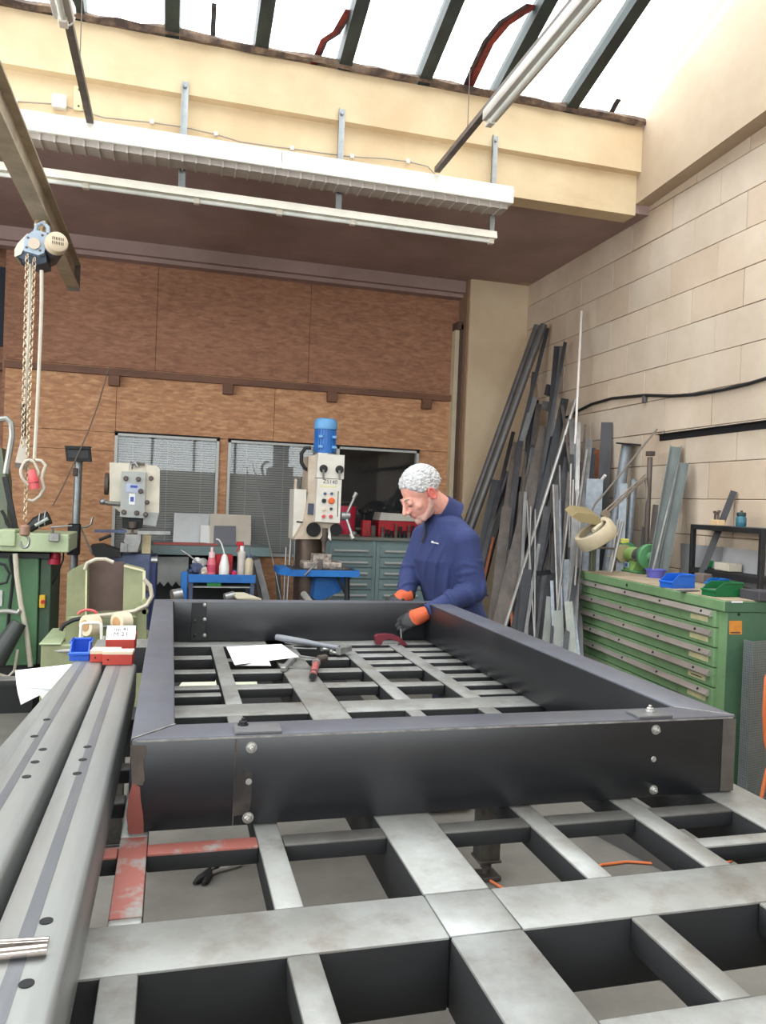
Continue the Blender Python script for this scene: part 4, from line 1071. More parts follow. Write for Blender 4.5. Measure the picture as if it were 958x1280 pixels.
tag(o, 'flat bright green tray under the blue trolley top', 'tray')
def on_tray(px, dy=0.1): 
    p = at(px, 718, Y=Y + dy); return Vector((p.x, Y + dy, ztr - 0.004))
def bottle(px, dy, prof, m, cap, label, name='bottle', capm=None, liq=None):
    c = on_tray(px, dy)
    t = thing(name, label, 'bottle', c, 'bottles on the blue trolley')
    MB().lathe(prof, c, (0, 0, 1), 16).build('bottle_body', m, t)
    if cap: MB().lathe(cap, c, (0, 0, 1), 12).build('cap', capm, t)
    return t
M_pinkb = mat('pink plastic bottle', (222, 110, 124), 0.4)
M_whiteb = mat('white plastic bottle', (236, 232, 228), 0.35)
M_clear = mat('cloudy plastic bottle', (206, 198, 190), 0.3)
M_tanb = mat('tan plastic bottle', (190, 176, 150), 0.4)
t = bottle(264, 0.08, [(0.036, 0), (0.036, 0.10), (0.03, 0.13), (0.026, 0.15)], M_pinkb, [(0.026, 0.15), (0.026, 0.19), (0.012, 0.2), (0.012, 0.235)], 'pink bottle with a pale top, leftmost on the blue trolley', capm=mat('pale pink cap', (236, 200, 200), 0.4))
MB().lathe([(0.0365, 0.03), (0.0365, 0.09)], on_tray(264, 0.08), (0, 0, 1), 16, caps=False).build('bottle_label', mat('rose label', (196, 70, 96), 0.5), t)
t = bottle(280, 0.06, [(0.042, 0), (0.042, 0.08), (0.024, 0.16), (0.014, 0.18)], M_whiteb, None, 'white wash bottle with a long bent spout on the trolley')
c = on_tray(280, 0.06)
MB().tube([c + Vector((0, 0, 0.17)), c + Vector((-0.012, 0, 0.22)), c + Vector((-0.03, 0, 0.27)), c + Vector((-0.05, 0, 0.30)), c + Vector((-0.075, 0, 0.305))], 0.006, 8).build('spout', M_whiteb, t)
t = bottle(301.5, 0.12, [(0.036, 0), (0.036, 0.19), (0.02, 0.21)], M_clear, [(0.018, 0.21), (0.018, 0.25)], 'tall cloudy spray bottle with a red trigger on the trolley', capm=M_whiteb)
c = on_tray(301.5, 0.12)
MB().box(c.x - 0.05, c.x + 0.012, c.y - 0.015, c.y + 0.015, 0.25 + c.z, 0.285 + c.z, 0.005).bar(c + Vector((-0.02, 0, 0.25)), c + Vector((-0.045, 0, 0.20)), 0.014, 0.01).build('trigger', M_redp, t)
t = bottle(311, 0.05, [(0.036, 0), (0.036, 0.13), (0.02, 0.155)], M_tanb, [(0.02, 0.155), (0.018, 0.185)], 'tan bottle with a blue cap, rightmost on the trolley', capm=M_dblue)
MB().tube([on_tray(311, 0.05) + Vector((0, 0, 0.18)), on_tray(311, 0.05) + Vector((0.012, 0, 0.34))], 0.0025, 6).build('straw', M_rod, t)
o = MB().box(on_tray(270).x, on_tray(292).x, Y + 0.2, Y + 0.34, ztr - 0.004, ztr + 0.16, 0.006).build('red_case', M_redp)
tag(o, 'red case standing behind the bottles on the trolley', 'case')
c = on_tray(293, 0.04); o = MB().lathe([(0.02, 0), (0.02, 0.035), (0.01, 0.045)], c, (0, 0, 1), 10).build('jar_cap', mat('magenta cap', (206, 40, 90), 0.4)); tag(o, 'small magenta cap lying before the cloudy bottle', 'cap')
t = thing('rag_bundle', 'crumpled grey and white rags heaped at the left of the trolley', 'rags', on_tray(250, 0.15))
rr = random.Random(5)
for k, (px, dz, r, m) in enumerate(((246, 0.05, 0.06, M_dblue), (251, 0.09, 0.055, M_grey), (255, 0.03, 0.05, M_beige), (246, 0.11, 0.04, M_lbl))):
    c = on_tray(px, 0.12 + 0.03 * (k % 2)) + Vector((0, 0, dz))
    mb = MB(); res = bmesh.ops.create_icosphere(mb.bm, subdivisions=2, radius=r)
    for v in res['verts']:
        v.co = v.co * (1 + rr.uniform(-0.28, 0.28)); v.co.z *= 0.8; v.co += c
    mb.build('rag', m, t, angle=25)
MB().tube(PP(((226, 688), (236, 694), (247, 703)), Y + 0.1), 0.008, 6).build('rod', M_steel, t)
# things on the floor beside the trolley: offcut pipes and paper seen over the far beam
q_ = at(222, 751, Y=5.6); o = MB().tube([(q_.x, 5.6, 0.0), (q_.x, 5.6, q_.z)], 0.045, 14).tube([at(215, 745, Y=5.6), at(227, 743, Y=5.62)], 0.045, 14).build('steel_cup', M_steel); tag(o, 'silver elbow tube showing just over the far frame beam, left side', 'tube')
q_ = at(286, 752, Y=5.6); o = MB().tube([(q_.x, 5.6, 0.0), (q_.x, 5.6, q_.z)], 0.03, 14).tube([at(281, 747, Y=5.6), at(293, 744, Y=5.62)], 0.03, 14).build('steel_cup', M_steel); tag(o, 'silver elbow tube showing beside the cream folder', 'tube')
o = MB().prism([at(290, 742, Y=5.7), at(305, 742, Y=5.9), at(327, 750, Y=5.7), at(296, 749, Y=5.5)], (0, 0, 0.01)).build('cream_folder', mat('cream folder', (220, 212, 186), 0.7)); tag(o, 'cream folder lying behind the far beam', 'folder')
# ================================================================== DRILL PRESS
Y = 6.3
M_dpw = mat('off white machine paint', (220, 216, 206), 0.4, scale=4, rgb2=(206, 200, 188))
M_dpc = mat('soiled cream casting', (204, 190, 172), 0.5, scale=7, rgb2=(180, 162, 142))
M_motor = mat('light blue motor', (112, 172, 222), 0.4, scale=5, rgb2=(94, 152, 206))
M_motord = mat('blue motor fins', (66, 128, 200), 0.45, scale=5, rgb2=(52, 108, 178))
d_ = thing('drill_press', 'tall off white column drill press with a blue motor on top', 'drill press', floor_at(400, 712, Y + 0.25))
def DP(px, py, dy=0.0): return at(px, py, Y=Y + dy)
c = DP(406, 568, 0.22)
zt_, zb_ = DP(405, 523, 0.22).z, DP(405, 567, 0.22).z
zc = DP(405, 537, 0.22).z
hc = zt_ - zb_
mt = MB().lathe([(0.080, 0), (0.085, 0.02), (0.085, zc - zb_)], (c.x, c.y, zb_), (0, 0, 1), 24).build('motor', M_motord, d_)
mb = MB()
for i in range(24):
    a = i * math.pi / 12
    mb.obox(Vector((c.x + 0.088 * math.cos(a), c.y + 0.088 * math.sin(a), (zb_ + zc) / 2 + 0.005)), (0.014, 0.004, (zc - zb_) - 0.03), Matrix.Rotation(a, 3, 'Z'))
mb.build('cooling_fins', M_motord, mt)
MB().lathe([(0.097, zc - zb_), (0.100, zc - zb_ + 0.01), (0.098, hc - 0.03), (0.085, hc - 0.008), (0.06, hc)], (c.x, c.y, zb_), (0, 0, 1), 28).build('fan_cowl', M_motor, mt)
for dx in (-0.055, 0.06):
    for t_ in (0.2, 0.62):
        z = zb_ + (zc - zb_) * t_
        MB().box(c.x + dx - 0.018, c.x + dx + 0.018, c.y - 0.105, c.y - 0.07, z, z + 0.022, 0.003).build('motor_lug', M_motor, mt)
MB().lathe([(0.10, -0.018), (0.10, 0.0)], (c.x, c.y, zb_), (0, 0, 1), 24).build('motor_flange', M_steel, mt)
ppr(MB(), ((398, 567), (431, 569), (430, 599), (396, 597)), Y, 0.4).build('gear_head', M_dpw, d_)
ppr(MB(), ((386, 570), (399, 568), (397, 612), (397, 616), (393, 622), (385, 615)), Y + 0.1, 0.3).build('head_casting', M_dpc, d_)
ppr(MB(), ((397, 598), (427.5, 599.5), (425, 654), (394, 652)), Y - 0.03, 0.4).build('control_panel_box', M_dpw, d_)
ppr(MB(), ((387, 614), (398, 614), (396, 674), (378, 674), (380, 655)), Y + 0.08, 0.3).build('spindle_housing', M_dpc, d_)
ppr(MB(), ((382, 650), (426, 655), (420, 662), (404, 668), (400, 674), (368, 674)), Y + 0.03, 0.3).build('lower_casting', M_dpc, d_)
MB().lathe([(0.06, 0), (0.06, 0.01)], DP(392, 662, 0.02), (0, -1, 0), 18).build('dark_port', M_dark, d_)
MB().lathe([(0.05, 0), (0.05, 0.02)], DP(420, 662, 0.0), (0, -1, 0), 18).build('dark_port', M_dark, d_)
Yf = Y
for q in ((404.5, 586), (424.5, 587)):
    k = MB().lathe([(0.034, 0), (0.034, 0.012), (0.027, 0.016), (0.025, 0.04)], at(*q, Y=Yf), (0, -1, 0), 18).build('speed_dial', M_black, d_)
    MB().bar(at(q[0], q[1] + 1, Y=Yf - 0.04), at(q[0] + 0.3, q[1] + 13, Y=Yf - 0.03), 0.016, 0.01).build('dial_lever', M_steel, k)
Yp = Y - 0.03
text_mesh('Z5140', 0.046, 'lettering', M_ink, d_, at(413, 602.5, Y=Yp - 0.001), Euler((math.pi / 2, math.radians(2.0), 0)).to_matrix())
ppr(MB(), ((399, 606.5), (421, 607.5), (421, 609.5), (399, 608.5)), Yp - 0.001, 0.002).build('yellow_strip', mat('faded yellow strip', (222, 212, 160), 0.5), d_)
for q, r, m, nm in (((406.3, 617), 0.012, M_dblue, 'indicator'), ((414.7, 617), 0.012, M_dblue, 'indicator'), ((405, 626), 0.018, M_black, 'switch'), ((414.3, 626), 0.026, mat('orange button', (232, 104, 40), 0.4), 'stop_button'), ((405, 637), 0.012, mat('cream button', (220, 200, 160), 0.5), 'button'), ((414, 636), 0.012, M_ink, 'button'), ((404.5, 645.5), 0.015, M_plug, 'button'), ((413.5, 645.5), 0.015, M_plug, 'button')):
    MB().lathe([(r, 0), (r, 0.012), (r * 0.8, 0.018)], at(*q, Y=Yp), (0, -1, 0), 14).build(nm, m, d_)
ppr(MB(), ((422.6, 614), (423.6, 614), (422.6, 646), (421.6, 646)), Yp - 0.001, 0.003).build('depth_slot', M_dark, d_)
# electrics cabinet behind, and its cable
ppr(MB(), ((368, 611), (383.5, 612), (381, 674), (366, 674)), Y + 0.15, 0.25).build('electric_cabinet', M_dpw, d_)
ppr(MB(), ((368.5, 599), (371.5, 599), (371, 612), (368, 612)), Y + 0.22, 0.03).build('cabinet_post', M_dpc, d_)
MB().tube(PP(((375, 611), (377, 598), (378, 596)), Y + 0.25), 0.006, 6).build('thin_rod', M_rod, d_)
ppr(MB(), ((386, 629), (397, 630), (396, 644), (385, 643)), Y + 0.06, 0.05).build('terminal_box', mat('slate box', (70, 76, 96), 0.5), d_)
MB().tube(PP(((371, 652), (378, 653), (382, 657)), Y + 0.1), 0.008, 6).build('cable', M_black, d_)
MB().tube(PP(((389, 560), (382, 560), (377, 567), (377, 578), (381, 585), (386, 588)), Y + 0.15), 0.016, 8).build('motor_cable', M_black, d_)
# column, quill, feed levers
cx = DP(384, 690, 0.3)
MB().lathe([(0.125, 0.1), (0.125, DP(384, 672, 0.3).z + 0.02)], (cx.x + 0.02, cx.y, 0), (0, 0, 1), 28).build('column', mat('oily steel column', (112, 96, 86), 0.3, metal=0.6, scale=4, rgb2=(84, 70, 62)), d_)
MB().lathe([(0.03, 0.0), (0.03, -0.1), (0.018, -0.12), (0.014, -0.2)], at(406, 660, Y=Y + 0.05), (0, 0, 1), 16).build('quill', M_rod, d_)
ppr(MB(), ((410, 672), (412, 660), (413.5, 660), (414, 676)), Y + 0.0, 0.006).build('splash_guard', M_white, d_)
hub = at(428, 645, Y=Y - 0.02)
MB().lathe([(0.035, 0.0), (0.035, 0.07), (0.02, 0.08)], hub + Vector((-0.01, 0, 0)), (1, 0, 0), 16).build('feed_hub', M_steel, d_)
for q, dy in (((446, 616), 0.0), ((442, 674), -0.1)):
    tip = at(q[0], q[1], Y=Y + dy - 0.03)
    l = MB().tube([hub + Vector((0.03, 0, 0)), tip], 0.011, 10).build('feed_lever', M_steel, d_)
    MB().tube([tip - (tip - hub).normalized() * 0.05, tip], [0.014, 0.018], 10).build('lever_grip', M_armp, l)
# blue table with its vise
ztp = at(400, 713, Y=Y - 0.2).z
x0, x1 = at(361, 715, Y=Y - 0.2).x, at(450, 716, Y=Y - 0.2).x
tt = MB().prism([(x0 + 0.03, Y - 0.2, ztp - 0.05), (x1 - 0.0, Y - 0.2, ztp - 0.05), (x1, Y + 0.25, ztp - 0.05), (x0 - 0.06, Y + 0.25, ztp - 0.05), (x0 - 0.06, Y - 0.08, ztp - 0.05)], (0, 0, 0.05)).build('drill_table', M_blue, d_)
MB().box(x0 + 0.03, x1 - 0.03, Y - 0.16, Y + 0.2, ztp, ztp + 0.004).build('table_top', mat('dark oily table top', (58, 54, 54), 0.4, metal=0.4), tt)
MB().prism([at(395, 722, Y=Y), at(440, 722, Y=Y), at(425, 740, Y=Y), at(398, 752, Y=Y), at(392, 748, Y=Y)], (0, 0.25, 0)).build('table_arm', M_blue, d_)
MB().bar(at(422, 722, Y=Y - 0.1), at(432, 742, Y=Y - 0.1), 0.02, 0.02).build('table_crank', M_black, d_)
MB().tube([at(434, 720, Y=Y - 0.12), at(434, 760, Y=Y - 0.12)], 0.022, 10).build('support_rod', M_black, d_)
MB().box(cx.x - 0.2, cx.x + 0.32, Y - 0.1, Y + 0.5, 0, 0.1, 0.01).build('base', M_blue, d_)
t = thing('machine_vise', 'oily silver machine vise standing on the blue drill table', 'vise', at(402, 712, Y=Y - 0.1))
M_vise = mat('chip strewn vise steel', (196, 184, 172), 0.4, metal=0.3, scale=26, rgb2=(92, 78, 72))
pbx(MB(), 380, 703, 428, 712, Y - 0.12, 0.2, 0.008).build('vise_body', M_vise, t)
pbx(MB(), 392, 693, 415, 704, Y - 0.08, 0.14, 0.006).build('vise_jaw', M_vise, t)
pbx(MB(), 397, 699, 404, 712, Y - 0.135, 0.02, 0.003).build('vise_slot', M_rod, t)
MB().tube([at(398, 702, Y=Y - 0.16), at(381, 719, Y=Y - 0.22)], 0.007, 8).build('vise_handle', M_steel, t)
o = MB().ball(at(425, 711, Y=Y - 0.08), 0.07, (1.3, 0.8, 0.35)).build('chip_heap', mat('dark swarf', (92, 80, 74), 0.6, scale=30, rgb2=(60, 52, 48), bump=0.6)); tag(o, 'low heap of dark swarf right of the machine vise', 'swarf')

# ================================================================== TEAL DRAWER CABINETS
Y = 7.2
zc_ = at(465, 672, Y=Y).z
def drawer_cab(px0, px1, label):
    x0, x1 = at(px0, 700, Y=Y).x, at(px1, 700, Y=Y).x
    t = thing('drawer_cabinet', label, 'drawer cabinet', ((x0 + x1) / 2, Y + 0.3, 0), 'grey teal drawer cabinets')
    MB().box(x0, x1, Y + 0.02, Y + 0.62, 0.08, zc_ - 0.03, 0.004).build('cabinet_body', M_teal, t)
    MB().box(x0 + 0.03, x1 - 0.03, Y + 0.06, Y + 0.6, 0, 0.08).build('plinth', M_black, t)
    MB().box(x0 - 0.004, x1 + 0.004, Y - 0.01, Y + 0.63, zc_ - 0.03, zc_, 0.004).build('cabinet_top', mat('worn brown teal top', (124, 112, 98), 0.6, scale=6, rgb2=(106, 122, 120)), t)
    pz = at(465, 681, Y=Y).z
    hs = (682, 696.5, 710, 724, 737.5, 752, 767)
    zs = [at(460, h, Y=Y).z for h in hs]
    for k in range(6):
        d = MB().box(x0 + 0.035, x1 - 0.035, Y + 0.0, Y + 0.03, zs[k + 1] + 0.006, zs[k] - 0.006, 0.003).build('drawer', M_teal, t)
        zh = zs[k] - 0.042
        MB().section([(0, 0), (0.022, 0), (0.022, 0.014), (0.012, 0.024), (0, 0.024)], (x0 + 0.08, Y, zh), (x1 - 0.08, Y, zh), side=(0, -1, 0)).build('handle', M_alu, d)
    z = zs[6]
    while z > 0.3:
        d = MB().box(x0 + 0.035, x1 - 0.035, Y, Y + 0.03, max(0.1, z - 0.18), z - 0.004, 0.003).build('drawer', M_teal, t)
        MB().section([(0, 0), (0.022, 0), (0.022, 0.014), (0.012, 0.024), (0, 0.024)], (x0 + 0.08, Y, z - 0.05), (x1 - 0.08, Y, z - 0.05), side=(0, -1, 0)).build('handle', M_alu, d)
        z -= 0.19
    MB().box(x0 + 0.0, x0 + 0.034, Y + 0.008, Y + 0.02, 0.1, zc_ - 0.032).box(x1 - 0.034, x1, Y + 0.008, Y + 0.02, 0.1, zc_ - 0.032).build('corner_post', M_teal, t)
    return t
drawer_cab(407, 470, 'left grey teal drawer cabinet, behind the drill press table')
drawer_cab(470.5, 533, 'right grey teal drawer cabinet, directly behind the man')
Yt = Y + 0.25
def on_cab(px, dy=0.25): p = at(px, 660, Y=Y + dy); return Vector((p.x, Y + dy, zc_))
t = thing('red_press', 'small red hand press with a black wheel on the teal cabinet', 'tool', on_cab(457))
c = on_cab(457)
MB().box(c.x - 0.045, c.x + 0.045, c.y - 0.05, c.y + 0.05, c.z, c.z + 0.16, 0.006).build('press_body', M_redp, t)
MB().box(c.x + 0.05, c.x + 0.1, c.y - 0.03, c.y + 0.03, c.z, c.z + 0.11, 0.006).build('press_jaw', M_rod, t)
MB().tube([c + Vector((-0.1, 0, 0.07)), c + Vector((0.1, 0, 0.08))], 0.015, 10).build('press_screw', M_rod, t)
MB().lathe([(0.02, 0), (0.02, 0.06), (0.05, 0.07), (0.05, 0.1), (0.025, 0.12)], c + Vector((-0.02, 0, 0.16)), (0, 0, 1), 14).build('hand_wheel', M_black, t)
for a in range(3):
    v = Vector((math.cos(a * 2.1), math.sin(a * 2.1), 0)) * 0.08
    MB().tube([c + Vector((-0.02, 0, 0.25)), c + Vector((-0.02, 0, 0.25)) + v], 0.010, 8).build('wheel_spoke', M_black, t)
for dz in (0.04, 0.08, 0.12):
    MB().lathe([(0.009, 0), (0.009, 0.006)], c + Vector((0.01, -0.05, dz)), (0, -1, 0), 10).build('bolt', M_rod, t)
t = thing('tool_holder_box', 'red tool holder box with a pale lid and black tools behind the man', 'tool box', on_cab(497))
x0, x1 = on_cab(472).x, on_cab(522).x
MB().box(x0, x1, Y + 0.2, Y + 0.45, zc_, zc_ + 0.17, 0.006).build('box_body', M_redp, t)
MB().prism([(x0 + 0.0, Y + 0.19, zc_ + 0.165), (x1, Y + 0.19, zc_ + 0.165), (x1, Y + 0.19, zc_ + 0.23), (x0 + 0.02, Y + 0.19, zc_ + 0.24)], (0, 0.27, 0)).build('box_lid', mat('pale box lid', (206, 200, 190), 0.5), t)
rr = random.Random(9)
for k in range(9):
    px = 474 + k * 5.2; h = rr.uniform(0.05, 0.13); r = rr.uniform(0.015, 0.028)
    p = Vector((x0 + 0.03 + k * (x1 - x0 - 0.06) / 8, Y + 0.15, zc_))
    MB().lathe([(r, 0), (r, h * 0.5), (r * 0.6, h * 0.55), (r * 0.6, h), (r * 0.8, h), (r * 0.8, h + 0.015)], p, (0, 0, 1), 10).build('tool_holder', M_black if k % 3 else M_rod, t)
t = thing('red_bucket', 'red plastic bucket partly hidden behind the drill press head', 'bucket', on_cab(434, 0.2))
c = on_cab(432, 0.2)
MB().lathe([(0.085, 0.0), (0.10, 0.27), (0.104, 0.27), (0.104, 0.29), (0.095, 0.29)], c, (0, 0, 1), 22).build('bucket_body', mat('deep red plastic', (190, 40, 70), 0.4), t)
MB().tube([c + Vector((0.10 * math.cos(a), -0.02, 0.27 + 0.06 * math.sin(a))) for a in [i * math.pi / 10 for i in range(11)]], 0.004, 6).build('bucket_handle', M_rod, t)
for px, r, h, m, lab in ((422, 0.03, 0.07, M_rod, 'dark round tool lying right under the drill head on the cabinet'), (443, 0.035, 0.05, M_steel, 'dull silver round part beside the red hand press')):
    c = on_cab(px, 0.08)
    o = MB().lathe([(r, 0), (r, h * 0.6), (r * 0.7, h * 0.7), (r * 0.7, h)], c, (0, 0, 1), 14).build('machine_part', m); tag(o, lab, 'machine part')
o = MB().bar(on_cab(420, 0.03) + Vector((0, 0, 0.012)), on_cab(450, 0.06) + Vector((0, 0, 0.012)), 0.03, 0.02).build('flat_bar', M_rod); tag(o, 'dark flat bar along the front of the left teal cabinet top', 'metal bar')

# ================================================================== LEANING STOCK BY THE WINDOWS
M_st = {
 'dark': mat('dark mill scale stock', (62, 60, 63), 0.5, metal=0.25, scale=6, rgb2=(44, 42, 44), stretch=(2, 2, 0.4)),
 'black': mat('black stock', (40, 40, 44), 0.5, metal=0.2, scale=6, rgb2=(30, 30, 33), stretch=(2, 2, 0.4)),
 'grey': mat('grey stock', (112, 110, 108), 0.45, metal=0.3, scale=6, rgb2=(90, 88, 87), stretch=(2, 2, 0.4)),
 'brown': mat('brown rusted stock', (94, 84, 77), 0.6, metal=0.15, scale=7, rgb2=(74, 64, 58), stretch=(2, 2, 0.4)),
 'light': mat('bright drawn stock', (168, 164, 159), 0.38, metal=0.4, scale=6, rgb2=(140, 136, 132), stretch=(2, 2, 0.4)),
 'galv': mat('spangled galvanised stock', (136, 141, 146), 0.42, metal=0.35, scale=24, rgb2=(116, 121, 127)),
 'rust': mat('orange rust stock', (164, 96, 62), 0.8, scale=12, rgb2=(132, 74, 50)),
 'green': mat('grey green stock', (132, 134, 126), 0.5, metal=0.2, scale=6, rgb2=(114, 117, 110), stretch=(2, 2, 0.4)),
 'slate': mat('grey green channel steel', (100, 106, 102), 0.5, metal=0.2, scale=6, rgb2=(84, 90, 87), stretch=(2, 2, 0.4)),
 'white': mat('white rod stock', (236, 228, 220), 0.45),
}
def stock(kind, p, q, w, m, label, group=None, name=None, t=0.004, face=None, to_floor=True):
    """one leaning length: p its head, q a lower point; runs on down to the floor"""
    p = Vector(p); q = Vector(q)
    if to_floor and q.z > 0.02:
        d = q - p
        q = p + d * ((p.z - 0.004) / (p.z - q.z))
    ax = (q - p).normalized()
    view = ((p + q) / 2 - EYE); view.normalize()
    s = Vector(face) if face is not None else ax.cross(view)
    s = (s - ax * s.dot(ax)).normalized(); n = ax.cross(s)
    mb = MB(); nm = name
    if kind == 'pipe':
        mb.tube([p, q], w / 2, 16); nm = nm or 'steel_pipe'
    elif kind == 'rod':
        mb.tube([p, q], w / 2, 8); nm = nm or 'steel_rod'
    elif kind == 'flat':
        mb.section([(-w / 2, -t), (w / 2, -t), (w / 2, t), (-w / 2, t)], p, q, side=s); nm = nm or 'flat_bar'
    elif kind == 'angle':
        mb.section([(-w / 2, 0), (w / 2, 0), (w / 2, 0.005), (-w / 2 + 0.005, 0.005), (-w / 2 + 0.005, w * 0.9), (-w / 2, w * 0.9)], p, q, side=s); nm = nm or 'angle_bar'
    elif kind == 'box':
        mb.section([(-w / 2, -w / 2), (w / 2, -w / 2), (w / 2, w / 2), (-w / 2, w / 2)], p, q, side=s); nm = nm or 'square_tube'
    elif kind == 'chan':
        mb.section([(-w / 2, 0), (w / 2, 0), (w / 2, w * 0.45), (w / 2 - 0.006, w * 0.45), (w / 2 - 0.006, 0.006), (-w / 2 + 0.006, 0.006), (-w / 2 + 0.006, w * 0.45), (-w / 2, w * 0.45)], p, q, side=s); nm = nm or 'channel_bar'
    o = mb.build(nm, M_st[m] if isinstance(m, str) else m, None, angle=40)
    return tag(o, label, {'pipe': 'pipe', 'rod': 'rod', 'flat': 'metal bar', 'angle': 'angle bar', 'box': 'tube', 'chan': 'channel'}[kind], group)
def wpx(px, Y): return px / FPX * (0.2625 * 1.5 + 0.965 * Y)
# the few pieces left of the drill press
Yl = 7.3
stock('rod', at(316, 580, Y=7.6), at(352, 752, Y=6.7), 0.010, 'light', 'long thin rod leaning across the right office window')
stock('flat', at(321, 700, Y=7.0), at(335, 755, Y=6.8), 0.055, 'grey', 'grey flat bar leaning right behind the tan bottle')
stock('flat', at(317, 695, Y=7.05), at(327, 755, Y=6.85), 0.03, 'black', 'thin black bar beside the trolley, just left of a grey flat bar')
stock('flat', at(347, 714, Y=7.1), at(350, 755, Y=7.0), 0.05, 'dark', 'short slate bar standing before the bare strand board')
for i, (a, b, w, m, lab) in enumerate((((358, 684), (355, 755), 0.017, 'light', 'leftmost bright rod beside the drill press column'), ((364, 674), (359, 755), 0.022, 'light', 'second bright rod beside the drill press column'), ((369.5, 674), (368, 755), 0.03, 'galv', 'wide pale tube just left of the drill column'), ((375.5, 674), (374, 755), 0.025, 'light', 'bright rod right against the drill column'))):
    stock('rod', at(*a, Y=6.9), at(*b, Y=6.8), w, m, lab)
q_ = at(387, 751, Y=4.4); o = MB().tube([at(380, 743, Y=4.6), q_, (q_.x + 0.1, 4.1, 0.0)], 0.02, 12).build('tube_end', M_steel); tag(o, 'small bright tube end showing over the far frame beam below the drill table', 'tube')

# ================================================================== STOCK LEANING IN THE CORNER
XT, = (3.50,)
def lean(kind, a, b, wp, m, label, xt=3.5, xb=3.0, group=None, t=0.004, name=None, floor=True):
    p, q = at(*a, X=xt), at(*b, X=xb)
    dist = ((p + q) / 2 - EYE).dot(_F)
    return stock(kind, p, q, wp / FPX * dist, m, label, group, name, t, to_floor=floor)
lean('pipe', (680, 406), (596, 640), 9, 'grey', 'long grey pipe, front one of the two in the corner', 3.48, 2.86)
lean('pipe', (672, 407), (590, 636), 8.5, 'grey', 'long grey pipe lying behind the front corner pipe', 3.5, 2.9)
lean('flat', (685, 410), (640, 590), 5, 'black', 'thin black flat bar in the shadow of the corner pipes', 3.54, 3.2)
lean('flat', (667, 465), (655, 600), 4, 'grey', 'narrow grey flat bar half hidden under the corner pipes', 3.54, 3.3)
lean('flat', (697, 433), (682, 600), 8, 'dark', 'tall dark flat bar right of the corner pipes', 3.52, 3.32)
lean('flat', (702, 433), (688, 560), 4, 'grey', 'narrow grey strip beside the tall dark flat bar', 3.53, 3.3)
lean('angle', (707, 428), (672, 620), 4.5, 'dark', 'slim dark angle bar crossing the tall flat bar', 3.5, 3.1)
o = ppr(MB(), ((684, 480), (693, 482), (691, 497), (681, 493)), 6.75, 0.012).build('steel_offcut', M_st['dark']); tag(o, 'small dark square offcut stuck behind the tall bar, upper of the pair', 'offcut')
o = ppr(MB(), ((680, 501), (692, 503), (689, 516), (677, 510)), 6.72, 0.012).build('steel_offcut', M_st['grey']); tag(o, 'small grey square offcut behind the tall bar, lower of the pair', 'offcut')
lean('flat', (669, 497), (632, 620), 7, 'grey', 'grey channel leaning under the corner pipes, next to the man', 3.42, 3.12)
lean('flat', (668, 500), (662, 610), 12, 'black', 'wide black bar below the corner pipes', 3.46, 3.25)
lean('flat', (674, 505), (657, 625), 7, 'brown', 'narrow brown bar right of the wide black bar', 3.44, 3.15)
lean('box', (706, 501), (676, 640), 10, 'black', 'black square tube with its open end showing, mid corner', 3.46, 3.05)
lean('flat', (703, 507), (721, 640), 4, 'brown', 'thin brown rod slanting the other way in front of black tube', 3.4, 3.05, floor=False)
lean('rod', (720, 500), (636, 770), 5, 'light', 'long bright pipe slanting through the whole corner stack', 3.42, 2.66)
lean('rod', (727.4, 389), (719, 560), 3, 'white', 'tall thin white rod standing highest against the blocks', 3.5, 3.3)
lean('flat', (716, 524), (721, 700), 9, 'grey', 'broad grey flat bar left of the white rod foot', 3.36, 3.0)
lean('flat', (724, 528), (722, 600), 5, 'light', 'bright narrow strip at the foot of the white rod', 3.38, 3.2)
lean('flat', (732, 531), (725, 640), 3, 'brown', 'thin brown strip just right of the white rod', 3.45, 3.2)
lean('angle', (737, 550), (727, 660), 8, 'grey', 'grey angle bar between the white rod and wide dark plate', 3.45, 3.15)
lean('rod', (734, 562), (727, 610), 3.5, 'light', 'short bright rod beside the grey angle bar', 3.36, 3.2)
lean('flat', (646, 553), (634, 640), 10, 'brown', 'brown grey flat bar with a square top beside the man', 3.2, 2.98)
lean('flat', (642, 540), (618, 640), 5, 'dark', 'dark bar directly right of the corner pipes, lower', 3.3, 2.9)
lean('pipe', (636, 590), (604, 680), 7, 'dark', 'dark pipe leaning beside the man shoulder', 3.1, 2.86)
lean('flat', (656, 592), (651, 700), 4, 'brown', 'slim brown bar with a pointed tip, mid stack', 3.1, 2.85)
lean('flat', (634, 634), (622, 740), 13, 'brown', 'wide blue brown plate right behind the man elbow', 2.95, 2.72)
lean('flat', (626, 705), (618, 800), 15, 'brown', 'wide rusty brown plate low behind the man', 2.8, 2.66)
lean('box', (652, 616), (646, 760), 6, 'brown', 'brown grey square tube standing in the mid of the stack', 3.0, 2.75)
lean('flat', (657, 615), (650, 780), 4, 'grey', 'grey strip against the brown square tube', 2.98, 2.73)
lean('box', (660, 713), (652, 790), 11, 'black', 'short black square tube standing low in the stack', 2.76, 2.66)
lean('rod', (659, 626), (664, 715), 2, 'light', 'thin bright rod, first of three in the mid stack', 2.9, 2.78)
lean('rod', (664, 633), (662, 715), 2, 'light', 'thin bright rod, second of three in the mid stack', 2.9, 2.78)
lean('rod', (669.5, 637), (669, 795), 1.8, 'light', 'thin bright rod, longest of three in the mid stack', 2.88, 2.66)
lean('flat', (676, 632), (660, 760), 6, 'dark', 'dark flat bar slanting behind the thin bright rods', 3.1, 2.8)
lean('flat', (690, 648), (668, 740), 5, 'black', 'black flat bar slanting low in the mid stack', 3.05, 2.8)
